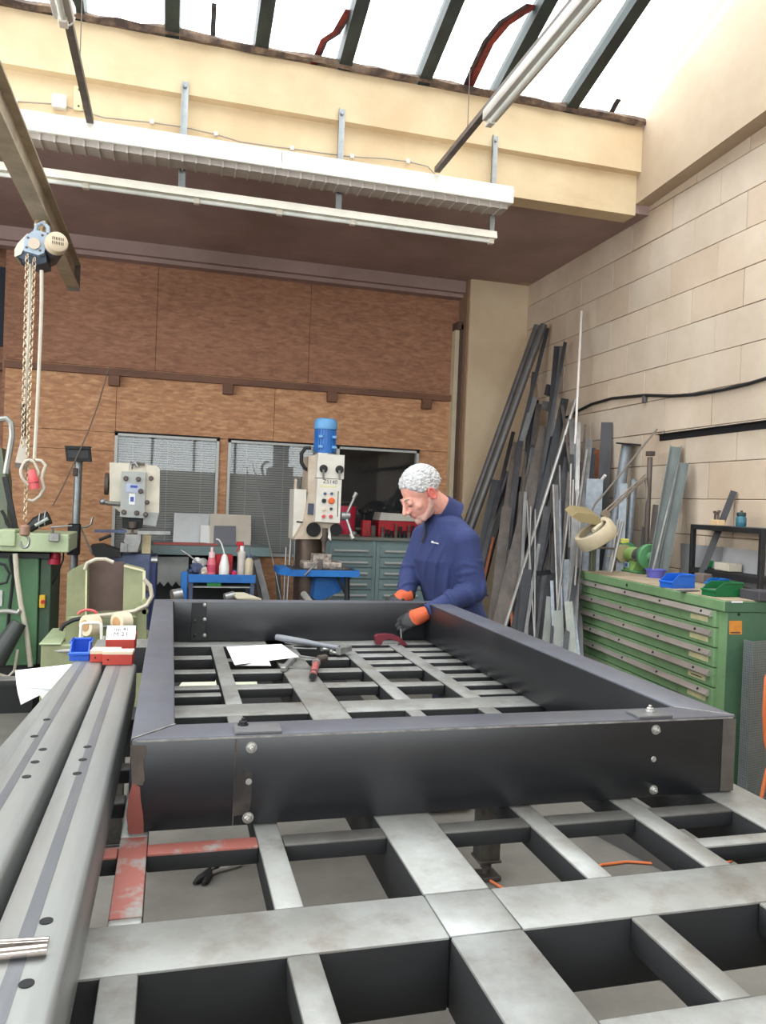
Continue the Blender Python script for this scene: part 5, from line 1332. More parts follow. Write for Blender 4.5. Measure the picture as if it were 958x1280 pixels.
lean('flat', (674, 680), (662, 760), 4, 'grey', 'short grey strip slanting low in the mid stack', 2.86, 2.7)
lean('box', (695, 608), (700, 720), 6, 'grey', 'grey square tube with two small holes near its top', 3.05, 2.82)
lean('rod', (692, 606), (697, 742), 3, 'light', 'bright rod left of the grey tube with holes', 2.95, 2.75)
lean('rod', (700, 582), (701, 640), 2.4, 'light', 'slim bright rod above the grey tube with holes', 3.15, 3.0)
lean('rod', (700, 626), (703, 760), 3.5, 'galv', 'galvanised rod in front of the grey tube with holes', 2.92, 2.7)
lean('flat', (712, 590), (704, 700), 4, 'brown', 'thin brown strip beside bundle of bright rods', 3.1, 2.85)
for i, (a, b) in enumerate((((714, 580), (711, 725)), ((717, 600), (713, 728)), ((722, 612), (716, 735)), ((720, 640), (712, 720)), ((726, 640), (718, 745)), ((711, 640), (702, 720)))):
    lean('rod', a, b, 2.6, 'light', 'bright thin rod in the bundle behind the lamp shade, %s from the left' % ('second', 'third', 'fifth', 'fourth', 'sixth', 'first')[i], 3.05 - 0.03 * i, 2.90 - 0.03 * i, 'bundle of bright rods')
lean('flat', (700, 745), (703, 800), 7, 'green', 'grey green timber like bar with a pointed top, low at right', 2.74, 2.68)
lean('box', (698, 765), (700, 815), 12, 'green', 'short grey green square tube standing low, front', 2.66, 2.62)
lean('box', (711, 754), (716, 815), 10, 'green', 'taller grey green square tube right of the short one', 2.70, 2.64)
lean('flat', (688, 746), (683, 800), 9, 'green', 'pale green grey bar standing left of the square tubes', 2.76, 2.68)
lean('flat', (690, 726), (693, 800), 4, 'galv', 'narrow galvanised strip behind the short square tube', 2.78, 2.7)
lean('flat', (706, 700), (712, 755), 12, 'galv', 'wide galvanised strip with a slanted edge above the tubes', 2.86, 2.76)
lean('box', (722, 705), (714, 760), 6, 'black', 'black square tube slanting right below the lamp', 2.88, 2.72)
lean('flat', (681, 715), (672, 790), 4, 'dark', 'perforated dark strip low in the mid stack', 2.8, 2.68)
p = at(681, 716, X=2.86)
o = ppr(MB(), ((672, 714), (688, 712), (690, 718), (674, 720)), 5.35, 0.02).build('rack_bar', M_black); tag(o, 'short black cross bar holding stock in the mid stack', 'bar')
lean('rod', (617, 672), (605, 725), 4, 'rust', 'thin rusty rod right of the man arm', 2.85, 2.7)
lean('rod', (637, 736), (641, 782), 4, 'rust', 'thin rusty strip low right of the brown plate', 2.74, 2.66)
lean('pipe', (632, 764), (630, 790), 11, 'dark', 'short dark pipe end low behind the right beam', 2.68, 2.64)
# wide dark stock further back
for a, b, w, m, k, lab, xt, xb in (
    ((683, 534), (660, 630), 15, 'brown', 'flat', 'widest brown plate in the middle of the stack', 3.30, 3.0),
    ((692, 546), (674, 640), 11, 'black', 'flat', 'blue black plate right of the widest brown plate', 3.34, 3.05),
    ((707, 553), (690, 640), 12, 'dark', 'flat', 'dark plate under the slanting bright pipe, upper part', 3.36, 3.1),
    ((685, 633), (672, 712), 9, 'dark', 'flat', 'dark plate under the slanting bright pipe, lower part', 3.02, 2.86),
    ((690, 716), (674, 795), 10, 'black', 'flat', 'black plate behind the perforated dark strip', 2.84, 2.7),
    ((648, 632), (640, 720), 12, 'black', 'flat', 'black strip added as shade between brown plate and brown square tube', 3.12, 2.86),  # flat bar put in where the gap between stock is only shadow
    ((641, 690), (632, 790), 12, 'dark', 'box', 'dark square tube behind the slanting pipe, low', 2.86, 2.7),
    ((704, 640), (698, 740), 12, 'dark', 'flat', 'dark plate behind the grey tube with holes', 3.12, 2.84),
    ((715, 560), (708, 680), 11, 'dark', 'flat', 'dark plate behind the bundle of bright rods', 3.32, 3.04),
    ((722, 640), (716, 780), 12, 'grey', 'flat', 'grey plate at the right end of the stack beside the cabinet', 2.96, 2.74),
    ((620, 600), (600, 700), 10, 'black', 'flat', 'black plate right beside the man back', 3.0, 2.74),
    ((612, 640), (600, 740), 9, 'dark', 'box', 'dark square tube rising behind the man elbow', 2.92, 2.72),
    ((668, 560), (652, 650), 9, 'grey', 'flat', 'grey flat bar left of the widest brown plate', 3.26, 3.0),
    ((740, 560), (736, 690), 10, 'dark', 'flat', 'dark plate behind the grey sheet metal duct', 3.5, 3.36)):
    lean(k, a, b, w, m, lab, xt, xb)
# dark filler stock deep in the stack
rr = random.Random(21)
fill = []
for i in range(40):
    tx = 632 + i * 2.4 + rr.uniform(-4, 4); ty = rr.uniform(560, 650) - (12 if 650 < tx < 712 else 0) + (30 if tx < 640 else 0)
    bx = tx - rr.uniform(2, 20); by = ty + rr.uniform(130, 170)
    fill.append((tx, ty, bx, by))
fill.sort()
ORD = ['first', 'second', 'third', 'fourth', 'fifth', 'sixth', 'seventh', 'eighth', 'ninth', 'tenth', 'eleventh', 'twelfth', 'thirteenth', 'fourteenth']
cnt = {}
for i, (tx, ty, bx, by) in enumerate(fill):
    k = rr.choice(('flat', 'flat', 'box', 'angle')); m = rr.choice(('dark', 'black', 'dark', 'brown'))
    kn = {'flat': 'flat bar', 'box': 'square tube', 'angle': 'angle bar'}[k]
    mn = {'dark': 'dark grey', 'black': 'black', 'brown': 'dull brown'}[m]
    n = cnt.get((k, m), 0); cnt[(k, m)] = n + 1
    lean(k, (tx, ty), (bx, by), rr.uniform(5, 9), m, '%s %s deep in the leaning stock, %s of its kind from the left' % (mn, kn, ORD[n]), 3.44 - 0.007 * (i * 17 % 40), 3.06 - 0.005 * (i * 17 % 40), 'dark bars deep in the stack')

# --- stock above the green cabinet
def leanY(kind, a, b, wp, m, label, xt=3.54, xb=3.3, **k): return lean(kind, a, b, wp, m, label, xt, xb, **k)
leanY('flat', (759, 528), (750, 700), 14, 'dark', 'wide dark flat plate standing right of the white rod', 3.53, 3.4)
leanY('flat', (748, 562), (742, 605), 9, 'rust', 'rusty plate edge showing left of the wide dark plate', 3.54, 3.5)
leanY('box', (744, 602), (739, 700), 20, 'galv', 'broad grey sheet metal duct in front of the wide dark plate', 3.36, 3.25)
leanY('rod', (757, 594), (742, 614), 4, 'white', 'short white rod end above the grey duct', 3.40, 3.37, floor=False)
leanY('pipe', (784, 556), (768, 660), 13, 'galv', 'galvanised post with a black base plate on top', 3.50, 3.36)
p = at(786, 555, X=3.5)
o = MB().obox(p, (0.14, 0.14, 0.012), Euler((0.12, 0, 0)).to_matrix()).build('base_plate', M_st['black']); tag(o, 'black square base plate on the head of the galvanised post', 'plate')
leanY('pipe', (793, 600), (784, 700), 9, 'galv', 'shorter galvanised tube right of the galvanised post', 3.48, 3.38)
leanY('box', (780, 606), (776, 690), 9, 'galv', 'slim grey box tube between the two galvanised tubes', 3.4, 3.3)
leanY('pipe', (813, 572), (808, 690), 6.5, 'brown', 'brown post with a square cap, right of the lamp arm', 3.44, 3.36)
p = at(813.5, 567, X=3.44)
o = MB().obox(p, (0.052, 0.052, 0.035), None, 0.004).build('post_cap', M_st['brown']); tag(o, 'square brown cap on the brown post', 'cap')
leanY('chan', (845, 559), (822, 690), 14, 'slate', 'grey green steel channel, left of two leaning on the blocks', 3.53, 3.3)
leanY('chan', (855, 579), (833, 690), 13, 'slate', 'grey green steel channel, right of two leaning on the blocks', 3.50, 3.34)
leanY('rod', (849, 580), (838, 625), 2.5, 'light', 'thin bright edge strip between the two channels', 3.5, 3.4)
leanY('flat', (841, 650), (833, 690), 7, 'dark', 'short dark offcut under the right channel', 3.46, 3.4)
leanY('flat', (846, 647), (838, 690), 4, 'grey', 'short grey offcut right of the dark offcut', 3.44, 3.4)
leanY('rod', (773, 650), (768, 680), 4, 'light', 'short bright tube behind the grinder, left one', 3.2, 3.15)
leanY('rod', (779, 652), (772, 682), 4, 'light', 'short bright tube behind the grinder, right one', 3.2, 3.15)
leanY('flat', (805, 659), (802, 690), 4, 'dark', 'small dark bar behind the green grinding wheel', 3.4, 3.36)
leanY('box', (820, 632), (816, 675), 7, 'brown', 'short tan wooden batten behind the brown post', 3.48, 3.42)

# --- fittings on the block wall
def wall_pt(px, py, off=0.0): return at(px, py, X=XW - off)
pts = [wall_pt(px, py, 0.02) for px, py in ((700, 524), (712, 520), (722, 514), (740, 505), (765, 498), (806, 494), (840, 495), (870, 493), (905, 487), (935, 480), (958, 473), (985, 465))]
t = thing('wall_hose', 'black cable sagging along the block wall above the leaning stock', 'cable', pts[4])
pts += [Vector((XW - 0.02, 3.2, pts[-1].z + 0.02)), Vector((XW - 0.02, 2.2, pts[-1].z)), Vector((XW - 0.02, 0.0, pts[-1].z + 0.05))]
MB().tube(pts, 0.012, 8).build('cable', M_black, t)
MB().box(pts[5].x - 0.01, pts[5].x + 0.03, pts[5].y - 0.02, pts[5].y + 0.02, pts[5].z - 0.06, pts[5].z + 0.01, 0.004).build('cable_clip', M_st['grey'], t)
a, b = wall_pt(823, 540, 0.02), wall_pt(985, 518, 0.02)
t = thing('wall_angle', 'black steel angle rail fixed level along the block wall', 'rail', a)
MB().section([(0, 0), (0.045, 0), (0.045, 0.005), (0.005, 0.005), (0.005, 0.05), (0, 0.05)], (XW, a.y, a.z - 0.02), (XW, 0.5, a.z - 0.02 + (b.z - a.z) * (a.y - 0.5) / (a.y - b.y)), side=(-1, 0, 0)).build('angle_rail', M_black, t)
MB().lathe([(0.012, 0), (0.009, 0.006)], (XW - 0.005, a.y - 0.06, a.z), (-1, 0, 0), 8).build('bolt', M_steel, t)
p = wall_pt(845, 516); o = MB().lathe([(0.018, 0), (0.012, 0.004)], p, (-1, 0, 0), 10).build('wall_plug', M_st['rust']); tag(o, 'rusty wall plug in the blocks above the black angle rail', 'wall plug')
# ================================================================== GREEN DRAWER CABINET ON THE RIGHT
CA = math.radians(4.4)
CB0 = Vector((2.797, 3.432, 0)); CU = Vector((math.sin(CA), math.cos(CA), 0)); CV = Vector((math.cos(CA), -math.sin(CA), 0))
CROT = Matrix.Rotation(-CA, 3, 'Z'); CZ = 1.15; CW = 1.712; CD = 0.64
def cpt(u, v, z): return CB0 + CU * u + CV * v + Vector((0, 0, z))
def cbx(mb, u0, u1, v0, v1, z0, z1, bev=0.0): return mb.obox(cpt((u0 + u1) / 2, (v0 + v1) / 2, (z0 + z1) / 2), (v1 - v0, u1 - u0, z1 - z0), CROT, bev)
M_cab = mat('scuffed green cabinet paint', (124, 156, 112), 0.45, scale=3, rgb2=(106, 138, 96))
add_layer(M_cab, (70, 78, 60), 14, 0.62, 0.72, 0.7)
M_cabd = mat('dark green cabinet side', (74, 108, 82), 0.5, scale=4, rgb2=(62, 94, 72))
M_strip = mat('scratched aluminium handle strip', (188, 180, 172), 0.35, metal=0.5, scale=9, rgb2=(160, 150, 144), stretch=(1, 0.2, 1))
M_ctop = mat('worn tan bench top', (176, 158, 132), 0.7, scale=7, rgb2=(148, 132, 110))
gc = thing('green_cabinet', 'big scuffed green drawer cabinet against the block wall', 'drawer cabinet', cpt(CW / 2, CD / 2, 0))
cbx(MB(), 0.0, CW, 0.02, CD, 0.06, 1.085, 0.004).build('cabinet_body', M_cab, gc)
cbx(MB(), 0.05, CW - 0.05, 0.06, CD - 0.02, 0.0, 0.06).build('plinth', M_black, gc)
cbx(MB(), -0.006, CW + 0.006, -0.006, CD, 1.088, CZ - 0.006, 0.004).build('top_rim', M_cab, gc)
cbx(MB(), 0.0, CW, 0.0, CD, CZ - 0.006, CZ, 0.002).build('bench_top', M_ctop, gc)
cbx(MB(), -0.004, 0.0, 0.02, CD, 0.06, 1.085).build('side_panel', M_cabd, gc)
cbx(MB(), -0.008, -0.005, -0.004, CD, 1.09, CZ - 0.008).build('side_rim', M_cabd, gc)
zs = [1.064 - 0.106 * k for k in range(9)]
M_tag = mat('yellowed drawer label', (214, 206, 160), 0.7, scale=8, rgb2=(190, 184, 140))
for k, z in enumerate(zs):
    d = cbx(MB(), 0.075, CW - 0.02, -0.002, 0.03, z - 0.070, z + 0.030 if k else z + 0.018, 0.003).build('drawer', M_cab, gc)
    mb = MB(); p, q = cpt(0.10, -0.002, z), cpt(CW - 0.035, -0.002, z)
    mb.section([(0, -0.016), (0.016, -0.018), (0.024, -0.010), (0.006, 0.016), (0, 0.016)], p, q, side=-CV)
    h = mb.build('handle_strip', M_strip, d)
    mb = MB()
    for j in range(4):
        c = cpt(0.18 + j * 0.42 + 0.05 * (k % 2), -0.018, z + 0.004)
        mb.lathe([(0.007, 0), (0.007, 0.004)], c, -CV + Vector((0, 0, 0.6)), 8)
    mb.build('rivet_hole', M_hole, h)
    cbx(MB(), 0.14 - 0.01 * (k % 3), 0.30, -0.0035, -0.002, z - 0.052, z - 0.024).build('drawer_label', M_tag, d)
    if k == 3: cbx(MB(), 0.17, 0.27, -0.0042, -0.0034, z - 0.042, z - 0.036).build('label_writing', M_ink, d)
mb = MB(); mb.lathe([(0.009, 0), (0.009, 0.003)], cpt(1.02, -0.006, 1.115), -CV, 10); mb.build('lock_hole', M_hole, gc)
def side_rect(px0, py0, px1, py1, d=0.0052):
    # the side panel lies in the plane through CB0 with normal -CU
    pts = []
    for px, py in ((px0, py0), (px1, py0), (px1, py1), (px0, py1)):
        r = at(px, py, Y=3.0) - EYE
        t = ((CB0 - EYE).dot(CU) - d) / r.dot(CU)
        pts.append(EYE + r * t)
    return pts
MB().prism(side_rect(912, 776, 928, 793), CU * 0.001).build('orange_sticker', mat('faded orange sticker', (214, 142, 58), 0.6, scale=20, rgb2=(196, 124, 48)), gc)
MB().prism(side_rect(914, 790, 926, 791.5, 0.0065), CU * 0.001).build('sticker_print', M_ink, gc)
MB().prism(side_rect(915, 751.5, 929, 753.5, 0.0095), CU * 0.001).build('white_sticker', M_lbl, gc)
MB().lathe([(0.008, 0), (0.008, 0.002)], side_rect(924, 768, 925, 769)[0], -CU, 10).build('screw_hole', M_hole, gc)

# --- things on the cabinet
def top_at(px, py, z=CZ): return at(px, py, Z=z)
# bench grinder
M_lgreen = mat('light green grinder paint', (168, 204, 120), 0.4, scale=5, rgb2=(146, 184, 104))
M_mgreen = mat('grinder guard green', (92, 148, 100), 0.45, scale=6, rgb2=(78, 130, 88))
gp = top_at(792, 716); gp = gp + CV * 0.06
gr = thing('bench_grinder', 'green double bench grinder standing on the green cabinet', 'grinder', (gp.x, gp.y, CZ))
ax = -CU
gz = CZ + 0.125
cc = Vector((gp.x, gp.y, gz)) + CU * 0.06
MB().lathe([(0.03, -0.13), (0.052, -0.11), (0.058, -0.08), (0.058, 0.08), (0.052, 0.11), (0.03, 0.13)], cc, ax, 22).build('motor_body', M_lgreen, gr)
MB().lathe([(0.0586, 0.02), (0.0592, 0.04), (0.0592, 0.08), (0.054, 0.105)], cc, ax, 22).build('end_bell', mat('grey end bell', (104, 104, 106), 0.45, metal=0.3), gr)
mb = MB(); b0 = Vector((cc.x, cc.y, CZ))
mb.prism([b0 + CU * 0.07 + CV * 0.06 + Vector((0, 0, 0.012)), b0 + CU * 0.07 - CV * 0.06 + Vector((0, 0, 0.012)), b0 + CU * 0.04 - CV * 0.035 + Vector((0, 0, 0.09)), b0 + CU * 0.04 + CV * 0.035 + Vector((0, 0, 0.09))], -CU * 0.11)
mb.build('pedestal', M_lgreen, gr)
MB().obox(b0 - CU * 0.02 + Vector((0, 0, 0.008)), (0.15, 0.24, 0.014), CROT, 0.005).build('base_plate', M_mgreen, gr)
MB().obox(b0 + CU * 0.03 - CV * 0.066 + Vector((0, 0, 0.05)), (0.004, 0.06, 0.04), CROT).build('maker_plate', mat('pale blue plate', (176, 204, 214), 0.4), gr)
MB().obox(b0 + CU * 0.03 - CV * 0.069 + Vector((0, 0, 0.05)), (0.002, 0.03, 0.022), CROT).build('plate_mark', M_bluink, gr)
gw = MB().lathe([(0.03, -0.022), (0.09, -0.022), (0.094, -0.015), (0.094, 0.018), (0.088, 0.024), (0.036, 0.024), (0.034, 0.034), (0.02, 0.044)], cc + ax * 0.165, ax, 30).build('wheel_guard', M_mgreen, gr)
MB().lathe([(0.012, -0.02), (0.012, 0.02)], cc + ax * 0.165 + CV * 0.0 + Vector((0, 0, 0.095)), CV, 8).build('guard_lug', M_rod, gw)
gw2 = MB().lathe([(0.03, -0.022), (0.086, -0.022), (0.086, 0.022), (0.03, 0.024)], cc - ax * 0.16, ax, 28).build('wheel_guard', M_mgreen, gr)
MB().lathe([(0.02, -0.024), (0.070, -0.024), (0.070, 0.030), (0.02, 0.032)], cc - ax * 0.16 - CV * 0.03, ax, 24).build('grinding_wheel', mat('ochre grinding wheel', (176, 164, 122), 0.8), gw2)
MB().obox(cc - ax * 0.17 - CV * 0.02 + Vector((0, 0, 0.095)), (0.06, 0.05, 0.035), CROT, 0.005).build('eye_shield_clamp', mat('yellow clamp', (224, 214, 110), 0.5), gw2)
MB().obox(cc - ax * 0.16 - CV * 0.11 + Vector((0, 0, -0.025)), (0.07, 0.06, 0.008), CROT, 0.002).build('tool_rest', mat('yellow rest', (206, 200, 120), 0.5), gw2)
MB().obox(cc + ax * 0.06 - CV * 0.065 + Vector((0, 0, -0.03)), (0.02, 0.07, 0.012), CROT, 0.003).build('tool_rest', M_rod, gr)

# magnifier lamp on a jointed arm
Ym = 4.9
ml = thing('magnifier_lamp', 'cream ring magnifier lamp with an open lid on a jointed arm', 'lamp', at(729, 718, Y=Ym + 0.1))
M_lampc = mat('aged cream lamp plastic', (206, 192, 164), 0.45, scale=6, rgb2=(186, 170, 140))
M_armb = mat('bronze lamp arm', (150, 136, 120), 0.4, metal=0.4)
e0 = at(757, 643, Y=Ym); e1 = at(807, 598, Y=Ym + 0.15)
MB().tube([e0, e1], 0.010, 8).tube([e0 + Vector((0.0, 0.0, 0.03)), e1 + Vector((0, 0, 0.03))], 0.006, 8).build('upper_arm', M_armb, ml)
MB().lathe([(0.03, -0.02), (0.035, 0.0), (0.03, 0.02)], e0, (0, 1, 0), 14).build('elbow_joint', M_armb, ml)
MB().tube([e1, at(809, 610, Y=Ym + 0.15), at(806, 690, Y=Ym + 0.15), Vector((at(806, 690, Y=Ym + 0.15).x, Ym + 0.15, CZ))], 0.009, 8).build('lower_arm', M_armb, ml)
hc_ = at(745, 668, Y=Ym - 0.05)
pL, pR = at(722, 681, Y=Ym - 0.05), at(764, 656, Y=Ym - 0.05)
xa_ = (pR - pL).normalized(); toC = (EYE - hc_).normalized()
nn = xa_.cross(toC).normalized(); nn = nn if nn.z < 0 else -nn
nn = (nn - toC * 0.30).normalized()
R_ = (pR - pL).length / 2
rg = MB().lathe([(R_ * 0.72, -0.045), (R_ * 0.92, -0.05), (R_ * 0.97, -0.035), (R_, 0.035), (R_ * 0.96, 0.05), (R_ * 0.72, 0.05), (R_ * 0.70, 0.0)], hc_, nn, 32, caps=False).build('lamp_ring', M_lampc, ml)
MB().lathe([(R_ * 0.7, 0.0), (R_ * 0.5, 0.008), (0.0, 0.014)], hc_, nn, 28, caps=False).build('lens', mat('hazy lens', (188, 190, 184), 0.1), rg)
MB().tube([hc_ + nn * 0.048 + (xa_ * math.cos(a) + nn.cross(xa_) * math.sin(a)) * R_ * 0.86 for a in [i * math.pi / 12 for i in range(24)]], 0.009, 8, closed=True).build('ring_tube', mat('pale yellow ring tube', (246, 238, 196), 0.3), rg)
lid = [at(px, py, Y=Ym - 0.03) for px, py in ((715, 646), (722, 640.5), (742, 643), (751, 648), (752, 653), (745, 656), (724, 652))]
MB().prism(lid, Vector((0.03, 0.16, 0.05))).build('lid', mat('olive brown lid', (150, 134, 96), 0.5), ml)
MB().tube([e0, at(752, 655, Y=Ym - 0.02), hc_ - nn * 0.03], 0.016, 10).build('neck', M_lampc, ml)
t = thing('lamp_post', 'dark square post at the left end of the green cabinet top', 'post', at(729, 716, Y=5.0))
pp_ = cpt(CW - 0.07, 0.05, CZ)
MB().box(pp_.x - 0.02, pp_.x + 0.02, pp_.y - 0.02, pp_.y + 0.02, CZ, CZ + 0.18, 0.003).build('post', mat('dark olive post', (84, 84, 70), 0.5), t)
MB().tube([pp_ + Vector((0, 0, 0.17)), pp_ + Vector((0.16, -0.02, 0.17))], 0.008, 8).build('post_arm', M_rod, t)
MB().tube(PP(((820, 537), (800, 563), (775, 595), (755, 620), (744, 632), (739, 642)), 5.2), 0.006, 8)
t = thing('curved_rod', 'thin grey rod bending down from the angle rail to the lamp lid', 'rod', at(780, 590, X=3.3))
MB().tube([at(822, 536, X=3.53), at(800, 563, X=3.45), at(775, 594, X=3.35), at(755, 618, X=3.27), at(744, 630, X=3.22), at(739, 643, X=3.2)], 0.008, 8).build('rod', mat('grey bronze rod', (150, 142, 132), 0.4, metal=0.4), t)

# plastic bowls and bins
M_purp = mat('violet blue plastic', (92, 92, 178), 0.4)
c = top_at(820, 722); 
t = thing('plastic_bowl', 'round violet blue plastic bowl between grinder and blue bin', 'bowl', (c.x, c.y, CZ))
MB().lathe([(0.0, 0.003), (0.055, 0.0), (0.064, 0.05), (0.072, 0.052), (0.072, 0.058), (0.060, 0.058), (0.052, 0.006), (0.0, 0.006)], (c.x, c.y, CZ), (0, 0, 1), 28, caps=False).build('bowl_body', M_purp, t)
def bin_(px, py, w, d, h, m, label, z=CZ, yaw=-CA, name='storage_bin', cat='bin', fill=None):
    c = at(px, py, Z=z)
    t = thing(name, label, cat, (c.x, c.y, z))
    rot = Matrix.Rotation(yaw, 3, 'Z')
    def L_(x, y, zz): return Vector((c.x, c.y, z)) + rot @ Vector((x, y, zz))
    th = 0.004
    mb = MB()
    mb.obox(L_(0, d / 2, th / 2), (w, d, th), rot)
    mb.obox(L_(0, d, h / 2), (w, th, h), rot)
    front = h * 0.5; cut = d * 0.3
    # tall side walls with the front corner cut away, low front wall
    for s in (-1, 1):
        prof = [L_(s * w / 2, 0, 0), L_(s * w / 2, d, 0), L_(s * w / 2, d, h), L_(s * w / 2, cut, h), L_(s * w / 2, 0, front)]
        mb.prism(prof, rot @ Vector((-s * th, 0, 0)))
    mb.obox(L_(0, 0, front / 2), (w, th, front), rot)
    mb.build('bin_body', m, t)
    mb = MB(); mb.obox(L_(0, -0.004, front - 0.006), (w + 0.008, 0.012, 0.012), rot, 0.003).obox(L_(0, d, h - 0.004), (w + 0.010, 0.012, 0.008), rot, 0.002)
    for s in (-1, 1): mb.obox(L_(s * w / 2, (d + cut) / 2, h - 0.004), (0.010, d - cut, 0.008), rot, 0.002)
    mb.build('bin_rim', m, t)
    if fill: MB().obox(L_(0, d * 0.5, h * 0.35), (w - 0.012, d - 0.015, h * 0.25), rot, 0.01).build('bin_contents', fill, t)
    return t
bin_(833, 734.5, 0.10, 0.175, 0.082, mat('bright blue plastic', (34, 104, 206), 0.4), 'bright blue plastic bin on the green cabinet beside the violet bowl', yaw=math.radians(-80))
bin_(886, 745, 0.10, 0.185, 0.078, mat('deep green plastic', (30, 108, 62), 0.4), 'deep green plastic bin at the front right of the cabinet', yaw=math.radians(-86), fill=M_steel)
bin_(888, 733, 0.08, 0.11, 0.05, M_blue, 'blue plastic bin mostly hidden behind the deep green bin', yaw=math.radians(-84))
o = MB().obox(top_at(878, 729) + Vector((0.04, 0.03, 0.03)), (0.09, 0.1, 0.06), CROT, 0.006).build('brown_box', mat('grey brown box', (116, 104, 96), 0.6)); tag(o, 'grey brown small box between the blue and green bins', 'box')
o = MB().obox(top_at(855, 739) + Vector((0.03, 0, 0.003)), (0.05, 0.14, 0.005), Matrix.Rotation(math.radians(-75), 3, 'Z')).build('flat_offcut', M_st['grey']); tag(o, 'flat grey strip lying in front of the blue bin', 'offcut')

# black welded stand with a shelf
st = thing('black_stand', 'black welded square tube stand on the right of the cabinet', 'stand', cpt(0.35, 0.35, CZ))
fl_, fr_ = top_at(864.5, 724), top_at(941, 741)
fr_ = fr_ + CV * 0.05
fl_ = fr_ + (fl_ - fr_)
sd = (fl_ - fr_); sw = sd.length; sd.normalize(); sv = Vector((sd.y, -sd.x, 0)); sv = sv if sv.x > 0 else -sv
def hz(p, py): 
    # height above p at image row py
    r = at(px_of(p), py, Y=p.y); return r.z
def px_of(p):
    d = p - EYE; return 479 + FPX * d.dot(_R) / d.dot(_F)
top_l = hz(fl_, 655); top_r = hz(fr_, 662); ht = (top_l + top_r) / 2
sh_ = (hz(fl_, 713) + hz(fr_, 726)) / 2
srot = Matrix((sd, sv, Vector((0, 0, 1)))).transposed()
dp = 0.34
TBW = 0.03
for a, b_ in ((0, 0), (sw, 0), (0, dp), (sw, dp)):
    p = fr_ + sd * a + sv * b_
    MB().obox(Vector((p.x, p.y, (CZ + ht) / 2)), (TBW, TBW, ht - CZ), srot, 0.002).build('stand_leg', M_black, st)
for z in (ht - 0.015, sh_):
    for q0, q1 in (((0, 0), (sw, 0)), ((0, dp), (sw, dp)), ((0, 0), (0, dp)), ((sw, 0), (sw, dp))):
        P0 = fr_ + sd * q0[0] + sv * q0[1]; P1 = fr_ + sd * q1[0] + sv * q1[1]
        P0.z = P1.z = z
        MB().bar(P0, P1, TBW, TBW).build('stand_rail', M_black, st)
m_ = fr_ + sd * sw / 2 + sv * dp / 2
MB().obox(Vector((m_.x, m_.y, ht + 0.002)), (sw + 0.03, dp + 0.03, 0.004), srot).build('stand_top', mat('dark grey stand top', (72, 74, 78), 0.5), st)
MB().obox(Vector((m_.x, m_.y, sh_ + 0.017)), (sw, dp, 0.004), srot).build('stand_shelf', M_black, st)
zt_ = ht + 0.004
def on_st(px, py):
    p = at(px, py, Y=m_.y - 0.03); return Vector((p.x, p.y, zt_))
c = on_st(896, 655)
t = thing('bit_block', 'pale wooden block holding upright bits on the black stand', 'tool holder', c)
MB().obox(c + Vector((0.03, 0.03, 0.02)), (0.05, 0.09, 0.035), srot @ Matrix.Rotation(math.radians(90), 3, 'Z'), 0.003).build('wooden_block', mat('pale pine', (214, 184, 142), 0.7, scale=14, rgb2=(196, 162, 120), stretch=(1, 0.2, 1)), t)
for i, (dx, h) in enumerate(((0.035, 0.055), (0.02, 0.045), (0.0, 0.05), (-0.015, 0.06))):
    p = c + Vector((0.03, 0.03, 0.037)) + sd * dx
    MB().lathe([(0.004, 0), (0.004, h * 0.7), (0.009, h * 0.75), (0.011, h)], p, (0, 0, 1), 8).build('drill_bit', M_rod, t)
c = on_st(921, 656) + sv * 0.03
t = thing('teal_jar', 'teal lidded jar on the black stand beside the wooden block', 'jar', c)
MB().lathe([(0.028, 0), (0.031, 0.006), (0.031, 0.055), (0.024, 0.066)], c, (0, 0, 1), 20).build('jar_body', mat('teal jar', (52, 110, 124), 0.4, scale=20, rgb2=(38, 84, 104)), t)
MB().lathe([(0.027, 0.066), (0.028, 0.072), (0.028, 0.086), (0.022, 0.09), (0.008, 0.09), (0.008, 0.1)], c, (0, 0, 1), 18).build('jar_lid', mat('dark teal lid', (34, 62, 66), 0.4), t)
zs_ = sh_ + 0.02
def on_sh(px, py): return at(px, py, Z=zs_)
c = on_sh(886, 712)
o = MB().obox(c + sv * 0.08 - sd * 0.09 + Vector((0, 0, 0.028)), (0.17, 0.09, 0.05), srot, 0.003).build('cardboard_box', mat('off white carton', (206, 198, 182), 0.7, scale=6, rgb2=(188, 178, 160))); tag(o, 'off white low carton on the shelf of the black stand', 'box')
o = MB().obox(on_sh(873, 709) + sv * 0.09 + Vector((0, 0, 0.024)), (0.06, 0.09, 0.05), srot, 0.006).build('storage_bin', mat('leaf green plastic', (40, 128, 66), 0.4)); tag(o, 'small leaf green bin beside the carton on the stand shelf', 'bin')
o = MB().obox(top_at(948, 751) + Vector((0.05, 0.05, 0.025)), (0.12, 0.16, 0.05), CROT, 0.003).build('dark_box', mat('dark slate box', (70, 68, 74), 0.5)); tag(o, 'dark slate box at the right foot of the black stand', 'box')
# silver fittings between grinder and stand
t = thing('fittings_heap', 'small heap of silver pipe fittings left of the black stand', 'fittings', top_at(850, 716))
rr = random.Random(4)
for k in range(6):
    c = top_at(840 + k * 3.6, 716) + CV * 0.12 + Vector((0, 0, 0.025 + 0.025 * (k % 3)))
    d = Vector((rr.uniform(-1, 1), rr.uniform(-1, 1), rr.uniform(-0.4, 0.4))).normalized()
    MB().lathe([(0.02, -0.03), (0.02, 0.0), (0.028, 0.0), (0.028, 0.02), (0.018, 0.022)], c, d, 10).build('pipe_fitting', M_steel if k % 3 else mat('reddish fitting', (150, 90, 72), 0.5), t)
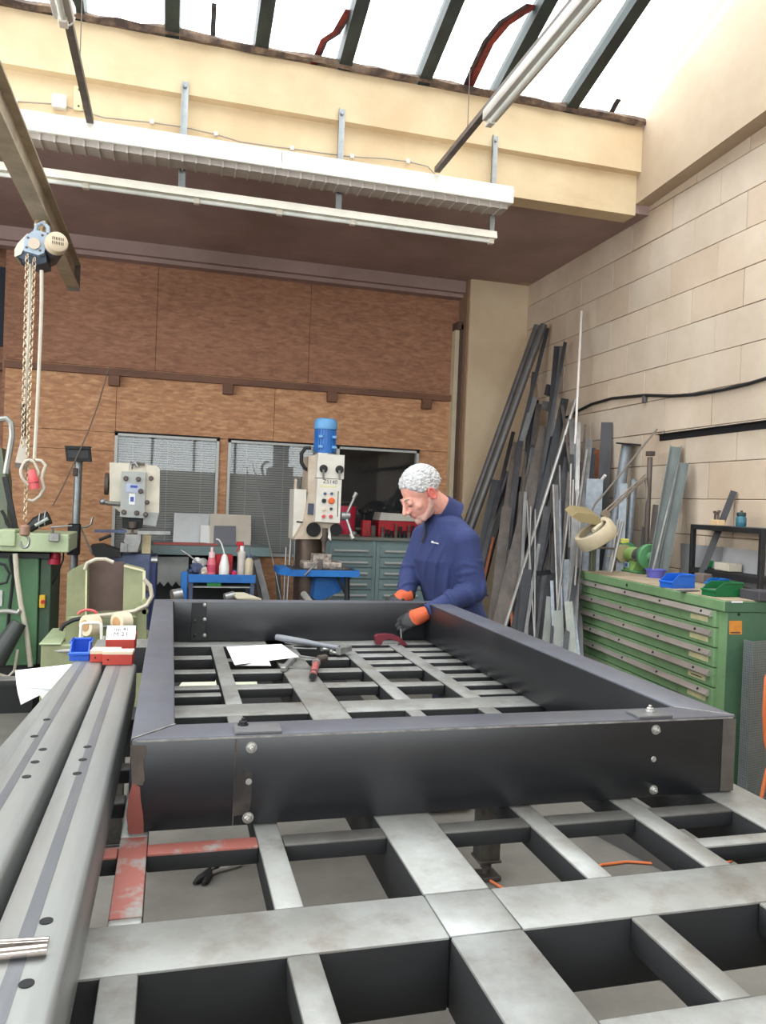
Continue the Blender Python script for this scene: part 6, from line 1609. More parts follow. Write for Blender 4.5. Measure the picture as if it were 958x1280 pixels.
# grey sheets and a holed flat bar leaning on the wall behind
lean('flat', (918, 614), (884, 700), 8, 'dark', 'dark flat bar with a hole leaning behind the black stand', 3.55, 3.40)
def wall_sheet(pix, xt, xb, th, m, label):
    a, b_ = at(*pix[0], X=xt), at(*pix[1], X=xt); c_, d__ = at(*pix[2], X=xb), at(*pix[3], X=xb)
    o = MB().prism([a, b_, c_, d__], (th, 0, 0)).build('grey_sheet', m); return tag(o, label, 'sheet')
M_gs = mat('dull grey sheet', (150, 150, 152), 0.5, metal=0.2)
wall_sheet(((851, 679), (905, 684), (905, 742), (851, 728)), 3.56, 3.5, 0.004, M_gs, 'dull grey sheet leaning on the blocks left of the paler one')
wall_sheet(((905, 684), (957, 690), (957, 752), (898, 740)), 3.53, 3.47, 0.004, mat('paler grey sheet', (178, 178, 180), 0.5, metal=0.2), 'paler grey sheet leaning behind the black stand shelf')

# --- perforated angle panel and orange hose at the right edge
pf = thing('perforated_panel', 'grey perforated steel angle panel standing before the cabinet side', 'panel', at(942, 990, Y=3.3))
M_perf = mat('grey perforated steel', (140, 144, 146), 0.45, metal=0.4)
P0 = at(931, 800, Y=3.36); P1 = at(942, 801, Y=3.30); P2 = at(985, 802, Y=3.38)
ztp = P0.z
def lattice(a, b_, name):
    a = Vector((a.x, a.y, 0)); b_ = Vector((b_.x, b_.y, 0)); d = b_ - a; w = d.length; d.normalize()
    n = max(2, round(w / 0.0125)); mb = MB()
    rot = Matrix((d, Vector((-d.y, d.x, 0)), Vector((0, 0, 1)))).transposed()
    for i in range(n + 1):
        p = a + d * (w * i / n); mb.obox(Vector((p.x, p.y, ztp / 2)), (0.005, 0.002, ztp), rot)
    k = int(ztp / 0.0125)
    for j in range(k + 1):
        p = (a + b_) / 2; mb.obox(Vector((p.x, p.y, j * ztp / k)), (w, 0.002, 0.005), rot)
    o = mb.build(name, M_perf, pf, smooth=False); o['kind'] = 'stuff'
lattice(P0, P1, 'perforated_flange'); lattice(P1, P2, 'perforated_web')
t = thing('orange_hose', 'orange air hose hanging at the right edge of the photo', 'hose', at(957, 990, Y=3.15))
mb = MB(); mb.tube([at(px, py, Y=3.15) for px, py in ((966, 830), (958, 848), (955.5, 890), (957, 925), (962, 945))] + [at(968, 990, Y=3.15), at(962, 1040, Y=3.15), at(975, 1120, Y=3.1), Vector((2.6, 2.9, 0.01))], 0.009, 8); mb.build('hose_loop', mat('orange rubber', (222, 118, 66), 0.5), t)
mb = MB(); mb.tube([at(px, py, Y=3.12) for px, py in ((966, 940), (958, 968), (953, 993), (950, 1010), (955, 1060))] + [at(975, 1085, Y=3.1)], 0.009, 8); mb.build('hose_loop', _mats['orange rubber'], t)

# ================================================================== THINGS ON THE PROFILES
ZP = 1.03
M_cart = mat('red carton', (188, 66, 52), 0.6, scale=10, rgb2=(172, 56, 46))
M_cartw = mat('cream carton lid', (226, 206, 178), 0.7)
def carton(px0, px1, pyb, d, h, label, lidh=0.010, yaw=0.05, lid=None, z=ZP + 0.0008, hole=True):
    a, b_ = at(px0, pyb, Z=z), at(px1, pyb, Z=z); w = (b_ - a).length; c = (a + b_) / 2
    t = thing('carton', label, 'box', (c.x, c.y + d / 2, z), 'cartons on the profiles')
    rot = Matrix.Rotation(math.atan2(b_.y - a.y, b_.x - a.x), 3, 'Z')
    cc_ = c + rot @ Vector((0, d / 2, h / 2))
    MB().obox(cc_, (w, d, h), rot, 0.0015).build('carton_body', M_cart, t)
    MB().obox(cc_ + Vector((0, 0, h / 2 - lidh / 2 + 0.0006)), (w + 0.002, d + 0.002, lidh), rot, 0.001).build('carton_lid', lid or M_cartw, t)
    if hole: MB().lathe([(0.003, 0), (0.003, 0.0006)], c + rot @ Vector((-w * 0.32, -0.0004, h * 0.4)), rot @ Vector((0, -1, 0)), 8).build('carton_hole', M_hole, t)
    return t, rot, w
carton(128, 165, 831.5, 0.05, 0.043, 'front red carton with a cream lid on the right profile')
carton(112.5, 148, 828, 0.06, 0.038, 'red and cream carton half hidden behind the front one', lidh=0.012)
a, b_ = at(131.5, 819, Z=ZP), at(168, 818, Z=ZP); w = (b_ - a).length; c = (a + b_) / 2; d = 0.17; h = 0.052
t = thing('carton', 'red carton with a white handwritten top, rearmost on the profiles', 'box', (c.x, c.y + d / 2, ZP), 'cartons on the profiles')
MB().box(c.x - w / 2, c.x + w / 2, c.y, c.y + d, ZP + 0.001, ZP + h, 0.002).build('carton_body', M_cart, t)
sl = Vector((0, 0.045, 0.040)); n_sl = Vector((0, -0.040, 0.045)).normalized()
f0 = Vector((c.x - w / 2, c.y + 0.002, ZP + h)); f1 = Vector((c.x + w / 2, c.y + 0.002, ZP + h))
mb = MB(); mb.prism([f0, f0 + sl, Vector((f0.x, f0.y + 0.05, ZP + h))], (w, 0, 0)); mb.build('carton_lid', mat('white carton lid', (240, 238, 232), 0.7), t)
srt = Matrix((Vector((1, 0, 0)), sl.normalized(), n_sl)).transposed()
text_mesh('typ 41', 0.020, 'handwriting', M_ink, t, (f0 + f1) / 2 + sl * 0.74 + n_sl * 0.0006, srt)
text_mesh('M 21', 0.024, 'handwriting', M_ink, t, (f0 + f1) / 2 + sl * 0.36 + n_sl * 0.0006, srt)
bin_(99, 826, 0.060, 0.10, 0.058, mat('royal blue plastic', (36, 92, 200), 0.4), 'royal blue plastic bin on the far end of the left profile', z=ZP, yaw=math.radians(0))
yb_ = 4.94
u_, v_ = at(102, 779, Y=yb_), at(126.5, 778.5, Y=yb_); a, b_ = at(100, 803, Y=yb_), at(127, 803, Y=yb_)
MB().tube([(a.x, 5.12, a.z), a, a.lerp(u_, 0.9), u_ + Vector((0.012, 0, 0)), v_ - Vector((0.012, 0, 0)), b_.lerp(v_, 0.9), b_, (b_.x, 5.12, b_.z)], 0.0095, 8).build('wire_guard', M_white, o_)
t = thing('pointed_punch', 'small steel punch with a pale handle left of the royal blue bin', 'tool', at(76, 815, Y=5.0))
MB().lathe([(0.002, 0), (0.012, 0.05), (0.016, 0.14), (0.012, 0.15)], at(68, 814, Y=5.0), (1, 0, 0), 10).build('punch_body', M_st['light'], t)
# papers left of the profiles
t = thing('paper_stack', 'stack of white paper sheets drooping beside the left profile', 'paper', at(55, 850, Z=0.94))
zp = 0.94
for k in range(4):
    z = zp + 0.003 * k; o_x = (k - 1.5) * 0.8
    A, B_, C_, D_ = (20 + o_x, 838 + k * 0.4), (110 + o_x, 828 + k * 0.3), (90, 862), (22 + o_x * 0.7, 860 - k * 0.5)
    rows = []
    for i in range(7):
        s_ = i / 6
        row = []
        for j in range(7):
            r_ = j / 6
            px = (A[0] * (1 - r_) + B_[0] * r_) * (1 - s_) + (D_[0] * (1 - r_) + C_[0] * r_) * s_
            py = (A[1] * (1 - r_) + B_[1] * r_) * (1 - s_) + (D_[1] * (1 - r_) + C_[1] * r_) * s_
            p = at(px, py, Z=z); row.append(p)
        rows.append(row)
    if k < 2:
        dl = rows[-1]
        flap = [at(26 + (62 - 26) * j / 6 + 4 * k, (881 - 3 * k) + (863 - 881) * j / 6, Z=z - 0.05 * (1 - j / 6) ** 1.0) for j in range(7)]
        mid = [(dl[j] + flap[j]) / 2 + Vector((0, -0.01, 0.006)) for j in range(7)]
        rows += [mid, flap]
    MB().sheet(rows, 0.0015).build('paper_sheet', M_paper, t)
tb(-0.62, -0.29, 2.86, 2.92, 0.03, M_tabd, z=0.935)
# two bright rods lying over the right profile
M_chrome = mat('polished rod', (204, 192, 184), 0.18, metal=0.85, scale=3, var=0.1)
for a, b_, r, lab in (((-30, 1181), (61, 1175.5), 0.0045, 'thinner polished rod at the lower left edge'), ((-30, 1196), (59, 1186.5), 0.0068, 'thicker polished rod at the lower left edge')):
    z = ZP + r + 0.0008
    p, q = at(*a, Z=z), at(*b_, Z=z)
    o = MB().tube([p, q], r, 16).build('polished_rod', M_chrome); tag(o, lab, 'rod', 'polished rods on the profiles')

# ================================================================== THINGS INSIDE THE FRAME
zr = ZT + 0.0008
rows = []
A, B_, C_, D_ = (283, 808.5), (352, 805), (374, 821), (293.5, 831)
for i in range(9):
    s_ = i / 8; row = []
    for j in range(11):
        r_ = j / 10
        px = (A[0] * (1 - r_) + B_[0] * r_) * (1 - s_) + (D_[0] * (1 - r_) + C_[0] * r_) * s_
        py = (A[1] * (1 - r_) + B_[1] * r_) * (1 - s_) + (D_[1] * (1 - r_) + C_[1] * r_) * s_
        row.append(at(px, py, Z=zr + 0.010 + 0.008 * math.sin(r_ * 7 + s_ * 2) * (0.4 + s_)))
    rows.append(row)
o = MB().sheet(rows, 0.001).build('drawing_sheet', M_paper); tag(o, 'rumpled white drawing sheet lying on the grid inside the frame', 'paper')
o = MB().sheet([[at(px, py, Z=zr + 0.001) for px, py in ((296, 828), (315, 826), (335, 822))], [at(px, py, Z=zr + 0.001) for px, py in ((294, 832), (316, 832), (339, 832))]], 0.001).build('drawing_sheet', mat('grey white paper', (222, 220, 216), 0.8)); tag(o, 'second paper sheet peeping out under the rumpled drawing', 'paper')
# hammer
t = thing('hammer', 'grey hammer with a long thick shaft lying on the grid', 'hammer', at(400, 806, Z=zr))
a, b_ = at(346, 796.5, Z=zr + 0.035), at(424, 810, Z=zr + 0.03)
MB().tube([a, a.lerp(b_, 0.1), a.lerp(b_, 0.45), a.lerp(b_, 0.7), b_], [0.014, 0.0155, 0.0145, 0.011, 0.011], 12).build('shaft', mat('grey hammer shaft', (128, 130, 136), 0.45, metal=0.2), t)
hc2 = at(430, 812, Z=zr + 0.026); ad = (b_ - a).normalized(); hd_ = ad.cross(Vector((0, 0, 1))).normalized()
mb = MB(); mb.bar(hc2 - hd_ * 0.045, hc2 + hd_ * 0.012, 0.026, 0.026, bev=0.003)
mb.prism([hc2 + hd_ * 0.012 + ad * 0.013 + Vector((0, 0, 0.013)), hc2 + hd_ * 0.012 - ad * 0.013 + Vector((0, 0, 0.013)), hc2 + hd_ * 0.012 - ad * 0.013 - Vector((0, 0, 0.013)), hc2 + hd_ * 0.012 + ad * 0.013 - Vector((0, 0, 0.013))], hd_ * 0.03)
mb.build('hammer_head', M_steel, t)
# thin rods next to it
for i, (a, b_) in enumerate((((357, 802), (402, 807)), ((356, 804), (404, 809)), ((366, 810), (396, 811)))):
    p, q = at(*a, Z=zr + 0.006), at(*b_, Z=zr + 0.006)
    o = MB().tube([p, q], 0.0035, 8).build('thin_rod', M_steel); tag(o, ('upper thin rod under the hammer shaft', 'lower thin rod under the hammer shaft', 'short thin rod right above the screwdriver')[i], 'rod', 'thin rods under the hammer')
for i, (px, py, dx) in enumerate(((401, 811, 0.3), (414, 815, 1.0))):
    c = at(px, py, Z=zr + 0.011); d = Vector((math.cos(dx), -math.sin(dx), 0))
    t = thing('hex_bolt', ('bolt lying left of the hammer head', 'bolt lying below the hammer head')[i], 'bolt', c, 'bolts by the hammer')
    MB().lathe([(0.011, 0), (0.011, 0.012)], c, d, 6).build('bolt_head', M_bolt, t)
    MB().lathe([(0.0065, 0.012), (0.0065, 0.055), (0.005, 0.058)], c, d, 10).build('bolt_shank', M_bolt, t)
# screwdriver
t = thing('screwdriver', 'screwdriver with a worn red handle lying on the wide bar', 'screwdriver', at(394, 838, Z=zr))
a, b_, c = at(391, 846, Z=zr + 0.017), at(395.5, 829, Z=zr + 0.017), at(400, 822, Z=zr + 0.016)
MB().tube([a, a.lerp(b_, 0.08), a.lerp(b_, 0.9), b_], [0.010, 0.0145, 0.0135, 0.009], 14).build('handle', mat('worn red handle', (168, 92, 88), 0.5, scale=20, rgb2=(140, 70, 66)), t)
MB().tube([a + (a - b_).normalized() * 0.004, a + (b_ - a) * 0.28], [0.013, 0.0152], 12).build('handle_butt', M_black, t)
MB().lathe([(0.016, -0.006), (0.018, 0), (0.016, 0.006)], b_, (c - b_), 14).build('ferrule', M_steel, t)
MB().tube([b_, c], [0.010, 0.011], 10).tube([at(398, 824, Z=zr + 0.02), at(407, 822, Z=zr + 0.018)], 0.014, 10).build('chuck', M_rod, t)
MB().tube([at(395, 823, Z=zr + 0.02), at(367, 819, Z=zr + 0.008)], 0.0045, 8).build('shaft', M_steel, t)
t = thing('sliding_bevel', 'small grey tee shaped marking gauge beside the paper', 'gauge', at(361, 830, Z=zr))
MB().bar(at(354, 837, Z=zr + 0.010), at(366, 824, Z=zr + 0.010), 0.020, 0.018, bev=0.002).build('stock', M_steel, t)
MB().bar(at(361, 833.5, Z=zr + 0.006), at(390, 834, Z=zr + 0.006), 0.008, 0.005).build('blade', M_steel, t)
# maroon magnet clamp at the far side
yc = at(489, 806, Z=zr).y
t = thing('angle_magnet', 'maroon half round welding magnet standing at the far grid', 'magnet', at(489, 806, Z=zr))
arc = PP(((470, 805), (469.5, 796), (473, 793.5), (484, 793), (494, 794), (502, 798), (508, 804), (510, 807), (503, 807), (498, 802), (488, 799), (480, 800), (477, 806)), yc)
MB().prism(arc, (0, 0.03, 0)).build('magnet_body', mat('maroon enamel', (118, 38, 50), 0.4, scale=12, rgb2=(92, 30, 40)), t)
MB().tube([at(476, 806, Y=yc + 0.01), at(497, 806, Y=yc + 0.01)], 0.006, 8).build('magnet_bar', M_steel, t)
MB().lathe([(0.004, 0), (0.004, 0.05)], at(502, 799, Y=yc + 0.01), (-0.1, 0, 1), 8).build('magnet_lever', M_steel, t)

# ================================================================== ON THE FLOOR
t = thing('pliers', 'black pliers with bare handles lying on the floor under the table', 'pliers', at(270, 1092, Z=0))
M_plr = mat('black pliers steel', (46, 46, 48), 0.4, metal=0.4)
F_ = lambda px, py, z=0.012: at(px, py, Z=z)
MB().tube([F_(262, 1092), F_(275, 1087), F_(290, 1083), F_(301, 1080)], [0.010, 0.011, 0.012, 0.010], 8).build('plier_handle', M_st['light'], t)
MB().tube([F_(262, 1090), F_(272, 1083, 0.03), F_(262, 1078, 0.03), F_(260, 1082, 0.03)], [0.010, 0.010, 0.009, 0.008], 8).build('plier_handle', M_plr, t)
MB().tube([F_(264, 1088), F_(257, 1096), F_(248, 1100), F_(243, 1104)], [0.016, 0.022, 0.016, 0.008], 8).build('plier_jaw', M_plr, t)
MB().tube([F_(262, 1094), F_(258, 1101), F_(254, 1105)], [0.014, 0.014, 0.008], 8).build('plier_jaw', M_plr, t)
M_or = _mats['orange rubber']
o = MB().tube([at(px, py, Z=0.008) for px, py in ((596, 1096), (612, 1100), (630, 1111), (650, 1122), (680, 1116), (712, 1101), (725, 1096), (752, 1081), (784, 1077), (830, 1080), (880, 1085), (911, 1077), (930, 1066))], 0.006, 8).build('orange_cable', M_or); tag(o, 'orange cable winding over the floor beside the table foot', 'cable')
o = MB().tube([at(px, py, Z=0.008) for px, py in ((800, 1210), (838, 1228), (858, 1240), (874, 1256), (890, 1290))], 0.006, 8).build('orange_cable', M_or); tag(o, 'orange cable end on the floor at the lower right', 'cable')
o = MB().prism([at(px, py, Z=0.0) for px, py in ((742, 1043), (772, 1040), (866, 1082), (842, 1096))], (0, 0, 0.10)).build('floor_beam', mat('grey mill beam', (104, 102, 100), 0.5, metal=0.2)); tag(o, 'grey steel beam lying on the floor below the right of the table', 'beam')
o = MB().prism([at(px, py, Z=0.0) for px, py in ((459, 1056), (540, 1046), (552, 1116), (487, 1122))], (0, 0, 0.012)).build('floor_patch', mat('thin dark patch', (96, 92, 88), 0.7)); tag(o, 'thin dark patch lying flat on the floor under the wide bar', 'plate')  # thin slab, darker than the floor around it
# low crate behind the table with papers on it, seen between the bars
c0 = at(215, 858, Z=0.5); c1 = at(425, 870, Z=0.5)
t = thing('low_crate', 'dark low crate on the floor, seen between the table bars', 'crate', ((c0.x + c1.x) / 2, 4.6, 0))
for i in range(5):
    MB().box(c0.x - 0.1, c1.x + 0.15, 4.05, 4.08, 0.06 + i * 0.085, 0.06 + i * 0.085 + 0.075, 0.003).build('crate_board', mat('dark crate board', (62, 56, 52), 0.8, scale=6, rgb2=(46, 42, 40), stretch=(0.3, 1, 2)), t)
MB().box(c0.x - 0.1, c1.x + 0.15, 4.08, 4.9, 0.05, 0.47, 0.004).build('crate_body', M_black, t)
o = MB().prism([at(px, py, Z=0.475) for px, py in ((222, 862), (232, 850), (318, 846), (322, 858))], (0, 0, 0.012)).build('printed_pad', mat('cream printed pad', (220, 222, 196), 0.7)); tag(o, 'cream printed pad on the low crate, left one', 'paper')
o = MB().prism([at(px, py, Z=0.488) for px, py in ((246, 848.5), (262, 848), (262, 851), (246, 851.5))], (0, 0, 0.001)).build('red_card', mat('orange red card', (226, 90, 70), 0.6)); tag(o, 'orange red card on the left printed pad', 'card')
o = MB().prism([at(px, py, Z=0.475) for px, py in ((298, 862), (302, 849), (312, 848), (320, 860))], (0, 0, 0.0125)).build('printed_pad', _mats['cream printed pad']); tag(o, 'cream printed pad on the low crate, right one', 'paper')
c = at(462, 846, Z=0.0)
o = MB().lathe([(0.10, 0), (0.13, 0.20), (0.136, 0.20), (0.136, 0.215), (0.12, 0.215), (0.09, 0.02)], (c.x, c.y, 0), (0, 0, 1), 24).build('blue_tub', mat('sky blue plastic', (52, 150, 220), 0.4)); tag(o, 'sky blue tub on the floor seen between the far table bars', 'tub')
# ================================================================== THE MAN
M_skin = mat('fair ruddy skin', (226, 168, 150), 0.5, scale=18, rgb2=(214, 148, 132), bump=0.03, bscale=150)
M_hair = mat('short grey white hair', (214, 212, 211), 0.9, scale=70, rgb2=(170, 168, 168), bump=0.9, bscale=160)
M_beard = mat('grey stubble', (210, 160, 146), 0.8, scale=120, rgb2=(186, 150, 142), bump=0.2, bscale=300)
M_ear = mat('reddened ear', (222, 118, 108), 0.5)
M_sweat = mat('navy blue fleece', (46, 56, 100), 0.9, scale=5, rgb2=(38, 47, 88), bump=0.12, bscale=90)
M_sweatd = mat('dark navy collar', (36, 44, 78), 0.9)
M_trous = mat('dark work trousers', (34, 38, 56), 0.85, scale=6, rgb2=(28, 32, 46))
M_glove = mat('black glove', (38, 38, 40), 0.6, bump=0.2, bscale=80)
M_gloveo = mat('orange knitted glove', (204, 92, 54), 0.8, bump=0.3, bscale=180)
M_lip = mat('lips', (196, 122, 112), 0.5)
YM = 3.84
def J(px, py, dy=0.0): return at(px, py, Y=YM + dy)
def blob(mb, p, q, r1, r2, n=14, steps=4, bow=None):
    p = Vector(p); q = Vector(q); pts = [p.lerp(q, i / steps) for i in range(steps + 1)]
    rs = [r1 + (r2 - r1) * i / steps for i in range(steps + 1)]
    mb.tube(pts, rs, n); mb.ball(p, r1, u=n, v=8); mb.ball(q, r2, u=n, v=8)
def remesh(mb, name, m, parent, voxel, smooth=4, disp=None):
    bm = mb.bm; me = bpy.data.meshes.new(name); org = world_loc(parent)
    bmesh.ops.recalc_face_normals(bm, faces=bm.faces)
    bmesh.ops.translate(bm, verts=bm.verts, vec=-org); bm.to_mesh(me); bm.free()
    o = bpy.data.objects.new(name, me); COL.objects.link(o)
    r = o.modifiers.new('r', 'REMESH'); r.mode = 'VOXEL'; r.voxel_size = voxel
    s = o.modifiers.new('s', 'SMOOTH'); s.iterations = smooth; s.factor = 0.5
    dg = bpy.context.evaluated_depsgraph_get(); dg.update()
    me2 = bpy.data.meshes.new_from_object(o.evaluated_get(dg))
    o.modifiers.clear(); o.data = me2
    me2.name = name
    me2.materials.clear(); me2.materials.append(m)
    me2.polygons.foreach_set('use_smooth', [True] * len(me2.polygons))
    o.parent = parent
    return o
man = thing('person', 'grey haired man in a navy zip sweater and orange black gloves leaning over the frame', 'person', (J(570, 760).x, YM + 0.02, 0))

# joints, read from the photograph on planes near the far right corner of the frame
fwd = (-_R * 0.93 - Vector((_F.x, _F.y, 0)) * 0.30); fwd.z = 0; fwd.normalize()     # where he faces
lft = Vector((0, 0, 1)).cross(fwd).normalized()                                      # his left, towards the viewer
pel = J(575, 800, 0.04); pel.z = 0.98
waist = J(566, 752, 0.03); chest = J(556, 700, 0.03); uch = J(561, 668, 0.03); nb = J(556, 643, 0.02)
shL = J(582, 678, -0.14); elL = J(594, 738, -0.20); wrL = J(529, 768, -0.27)
shR = J(532, 672, 0.18); elR = J(513, 718, 0.14); wrR = J(508, 745, 0.0)
# the head frame
hfw = (-_R * 0.90 - Vector((_F.x, _F.y, 0)) * 0.43); hfw.z = 0; hfw.normalize()
hl = Vector((0, 0, 1)).cross(hfw).normalized()
hf = (hfw * math.cos(math.radians(38)) - Vector((0, 0, 1)) * math.sin(math.radians(38))).normalized()
hu = hf.cross(-hl).normalized()
if hu.z < 0: hu = -hu
hc3 = J(525, 617, -0.02)
HM = Matrix((-hl, hf, hu)).transposed()      # local x = his right, y = forward, z = up
HS = 1.10
def HP(x, y, z): return hc3 + (HM @ Vector((x, y, z))) * HS
def head_shapes(mb):
    mb.ball(HP(0, -0.022, 0.030), 1, (0.078 * HS, 0.098 * HS, 0.088 * HS), 24, 16, HM)
    mb.ball(HP(0, 0.030, -0.030), 1, (0.062 * HS, 0.064 * HS, 0.084 * HS), 20, 14, HM)
    mb.ball(HP(0, 0.028, -0.080), 1, (0.054 * HS, 0.056 * HS, 0.036 * HS), 18, 12, HM)
    mb.ball(HP(0, 0.074, -0.098), 0.021 * HS, u=12, v=8)
    for s in (-1, 1):
        mb.ball(HP(s * 0.040, 0.052, -0.028), 0.025 * HS, u=12, v=8)
        mb.ball(HP(s * 0.033, 0.078, 0.002), 0.0145 * HS, u=10, v=8)
        blob(mb, HP(s * 0.012, 0.087, 0.018), HP(s * 0.038, 0.073, 0.016), 0.010, 0.008, 10, 2)
        mb.ball(HP(s * 0.011, 0.103, -0.036), 0.0105 * HS, u=10, v=8)
        blob(mb, HP(s * 0.052, 0.0, -0.06), HP(s * 0.03, 0.06, -0.094), 0.020, 0.018, 10, 3)
    blob(mb, HP(0, 0.090, 0.010), HP(0, 0.118, -0.030), 0.0095, 0.0135, 10, 3)
    blob(mb, HP(-0.016, 0.088, -0.060), HP(0.016, 0.088, -0.060), 0.009, 0.009, 10, 2)
    blob(mb, HP(-0.014, 0.085, -0.072), HP(0.014, 0.085, -0.072), 0.0085, 0.0085, 10, 2)
    blob(mb, HP(0, -0.03, -0.04), nb + Vector((0, 0, 0.015)), 0.058, 0.070, 16, 3)
hipL = pel + lft * 0.10; hipR = pel - lft * 0.10
knL = Vector((hipL.x, hipL.y, 0.52)) + fwd * 0.03; knR = Vector((hipR.x, hipR.y, 0.52)) + fwd * 0.03
anL = Vector((knL.x, knL.y, 0.09)) - fwd * 0.02; anR = Vector((knR.x, knR.y, 0.09)) - fwd * 0.02
def torso_loft(mb, g):
    """stacked oval sections from hips to shoulders"""
    secs = [(Vector((pel.x, pel.y, pel.z - 0.10)), 0.175, 0.125), (pel, 0.178, 0.13), (waist, 0.172, 0.135), (waist.lerp(chest, 0.5), 0.178, 0.142), (chest, 0.188, 0.142), (uch, 0.190, 0.122), (nb + Vector((0, 0, -0.03)), 0.125, 0.085), (nb, 0.075, 0.070)]
    rings = []
    for c, a, b_ in secs:
        ring = []
        for k in range(24):
            t = 2 * math.pi * k / 24
            ring.append(mb.bm.verts.new(c + lft * (a + g) * math.cos(t) + fwd * (b_ + g) * math.sin(t)))
        rings.append(ring)
    for A_, B2 in zip(rings, rings[1:]):
        for k in range(24): mb.bm.faces.new((A_[k], A_[(k + 1) % 24], B2[(k + 1) % 24], B2[k]))
    mb.bm.faces.new(rings[0][::-1]); mb.bm.faces.new(rings[-1])
def arm(mb, sh, el, wr, g):
    blob(mb, sh, el, 0.062 + g, 0.048 + g); blob(mb, el, wr, 0.047 + g, 0.031 + g * 0.8)
def hand_shapes(mb, wr, d, up, g, curl, side, rr_=0.0085):
    """palm and five bent fingers; d = direction of the hand, up = back of the hand, side = towards the thumb"""
    d = d.normalized(); up = (up - d * up.dot(d)).normalized(); sd_ = d.cross(up).normalized() * side
    pc = wr + d * 0.05
    rot = Matrix((sd_, d, up)).transposed()
    mb.ball(pc, 1, (0.043 + g, 0.052 + g, 0.020 + g), 14, 10, rot)
    blob(mb, wr - d * 0.03, wr + d * 0.02, 0.030 + g, 0.034 + g, 12, 2)
    for i, (o_, l1) in enumerate(((0.031, 0.040), (0.011, 0.046), (-0.010, 0.043), (-0.030, 0.033))):
        p0 = wr + d * (0.088 - abs(o_) * 0.25) + sd_ * o_ + up * 0.004
        a1 = curl * (0.8 + 0.1 * i); a2 = a1 + curl; a3 = a2 + curl * 0.7
        p1 = p0 + (d * math.cos(a1) - up * math.sin(a1)) * l1
        p2 = p1 + (d * math.cos(a2) - up * math.sin(a2)) * l1 * 0.68
        p3 = p2 + (d * math.cos(a3) - up * math.sin(a3)) * l1 * 0.5
        r = rr_ + g
        blob(mb, p0 - d * 0.02, p1, r * 1.15, r, 8, 2); blob(mb, p1, p2, r, r * 0.93, 8, 2); blob(mb, p2, p3, r * 0.93, r * 0.8, 8, 2)
    q0 = wr + d * 0.025 + sd_ * 0.034
    q1 = q0 + (d * 0.65 + sd_ * 0.6 - up * 0.35).normalized() * 0.042
    q2 = q1 + (d * 0.9 + sd_ * 0.1 - up * 0.45).normalized() * 0.032
    blob(mb, q0, q1, 0.0125 + g, 0.0105 + g, 8, 2); blob(mb, q1, q2, 0.0105 + g, 0.0085 + g, 8, 2)
dL = (-_R * 0.92 + Vector((0, 0, -1)) * 0.42 - _F * 0.05); upL = (Vector((0, 0, 1)) * 0.55 - _F * 0.8)
dR = (-_R * 0.95 + Vector((0, 0, -1)) * 0.28 - _F * 0.25); upR = Vector((0, 0, 1)) * 0.9 - _F * 0.2
hwL = wrL + dL.normalized() * 0.015; hwR = wrR + dR.normalized() * 0.01
mb = MB()
head_shapes(mb); torso_loft(mb, -0.004); arm(mb, shL, elL, wrL, -0.006); arm(mb, shR, elR, wrR, -0.006)
for h_, k_, a_ in ((hipL, knL, anL), (hipR, knR, anR)):
    blob(mb, h_, k_, 0.082, 0.056); blob(mb, k_, a_, 0.055, 0.036); blob(mb, a_ + Vector((0, 0, -0.05)), a_ + fwd * 0.15 + Vector((0, 0, -0.06)), 0.034, 0.026, 10, 2)
hand_shapes(mb, hwL, dL, upL, -0.002, 0.55, 1); hand_shapes(mb, hwR, dR, upR, -0.002, 0.5, -1)
remesh(mb, 'body', M_skin, man, 0.0045, 3)
# ears
for s in (-1, 1):
    mb = MB()
    mb.ball(HP(s * 0.076, -0.018, -0.012), 1, (0.009, 0.017, 0.029), 14, 10, HM @ Matrix.Rotation(0.25, 3, 'X'))
    mb.tube([HP(s * 0.084, -0.018 + 0.016 * math.cos(a), -0.010 + 0.027 * math.sin(a)) for a in [i * 0.42 for i in range(15)]], 0.0055, 6, closed=True)
    remesh(mb, 'ear', M_ear, man, 0.003, 2)
# hair: a cap over crown, sides and nape with tufts
rr = random.Random(11)
mb = MB()
def hair_r(t, ph): pass
NU, NV = 44, 26
rows = []
for i in range(NV + 1):
    th = math.pi * 0.64 * i / NV
    row = []
    for j in range(NU):
        ph = 2 * math.pi * j / NU
        x, y, z = math.sin(th) * math.cos(ph), math.sin(th) * math.sin(ph), math.cos(th)
        row.append((x, y, z))
    rows.append(row)
V = []
for row in rows:
    vr = []
    for (x, y, z) in row:
        r = 1.0 + rr.uniform(-0.025, 0.055)
        lx, ly, lz = x * 0.083 * r, y * 0.104 * r - 0.024, z * 0.095 * r + 0.031
        # hairline: cut back from the face
        lim = 0.072 if ly > 0.045 else (0.030 if ly > 0.0 else (0.0 if ly > -0.03 else -0.065))
        f = max(0.0, min(1.0, (ly - 0.02) / 0.05))
        low = -0.070 * (1 - min(1, max(0, (ly + 0.07) / 0.06))) + 0.020 * min(1, max(0, (ly + 0.07) / 0.06)) + 0.062 * f
        if lz < low - 0.004:
            k = 0.90; lx, ly, lz = x * 0.083 * k, y * 0.104 * k - 0.024, z * 0.095 * k + 0.031
        vr.append(mb.bm.verts.new(HP(lx, ly, lz)))
    V.append(vr)
for A_, B2 in zip(V, V[1:]):
    for k in range(NU): mb.bm.faces.new((A_[k], A_[(k + 1) % NU], B2[(k + 1) % NU], B2[k]))
mb.bm.faces.new(V[-1]); bmesh.ops.remove_doubles(mb.bm, verts=mb.bm.verts, dist=0.0005)
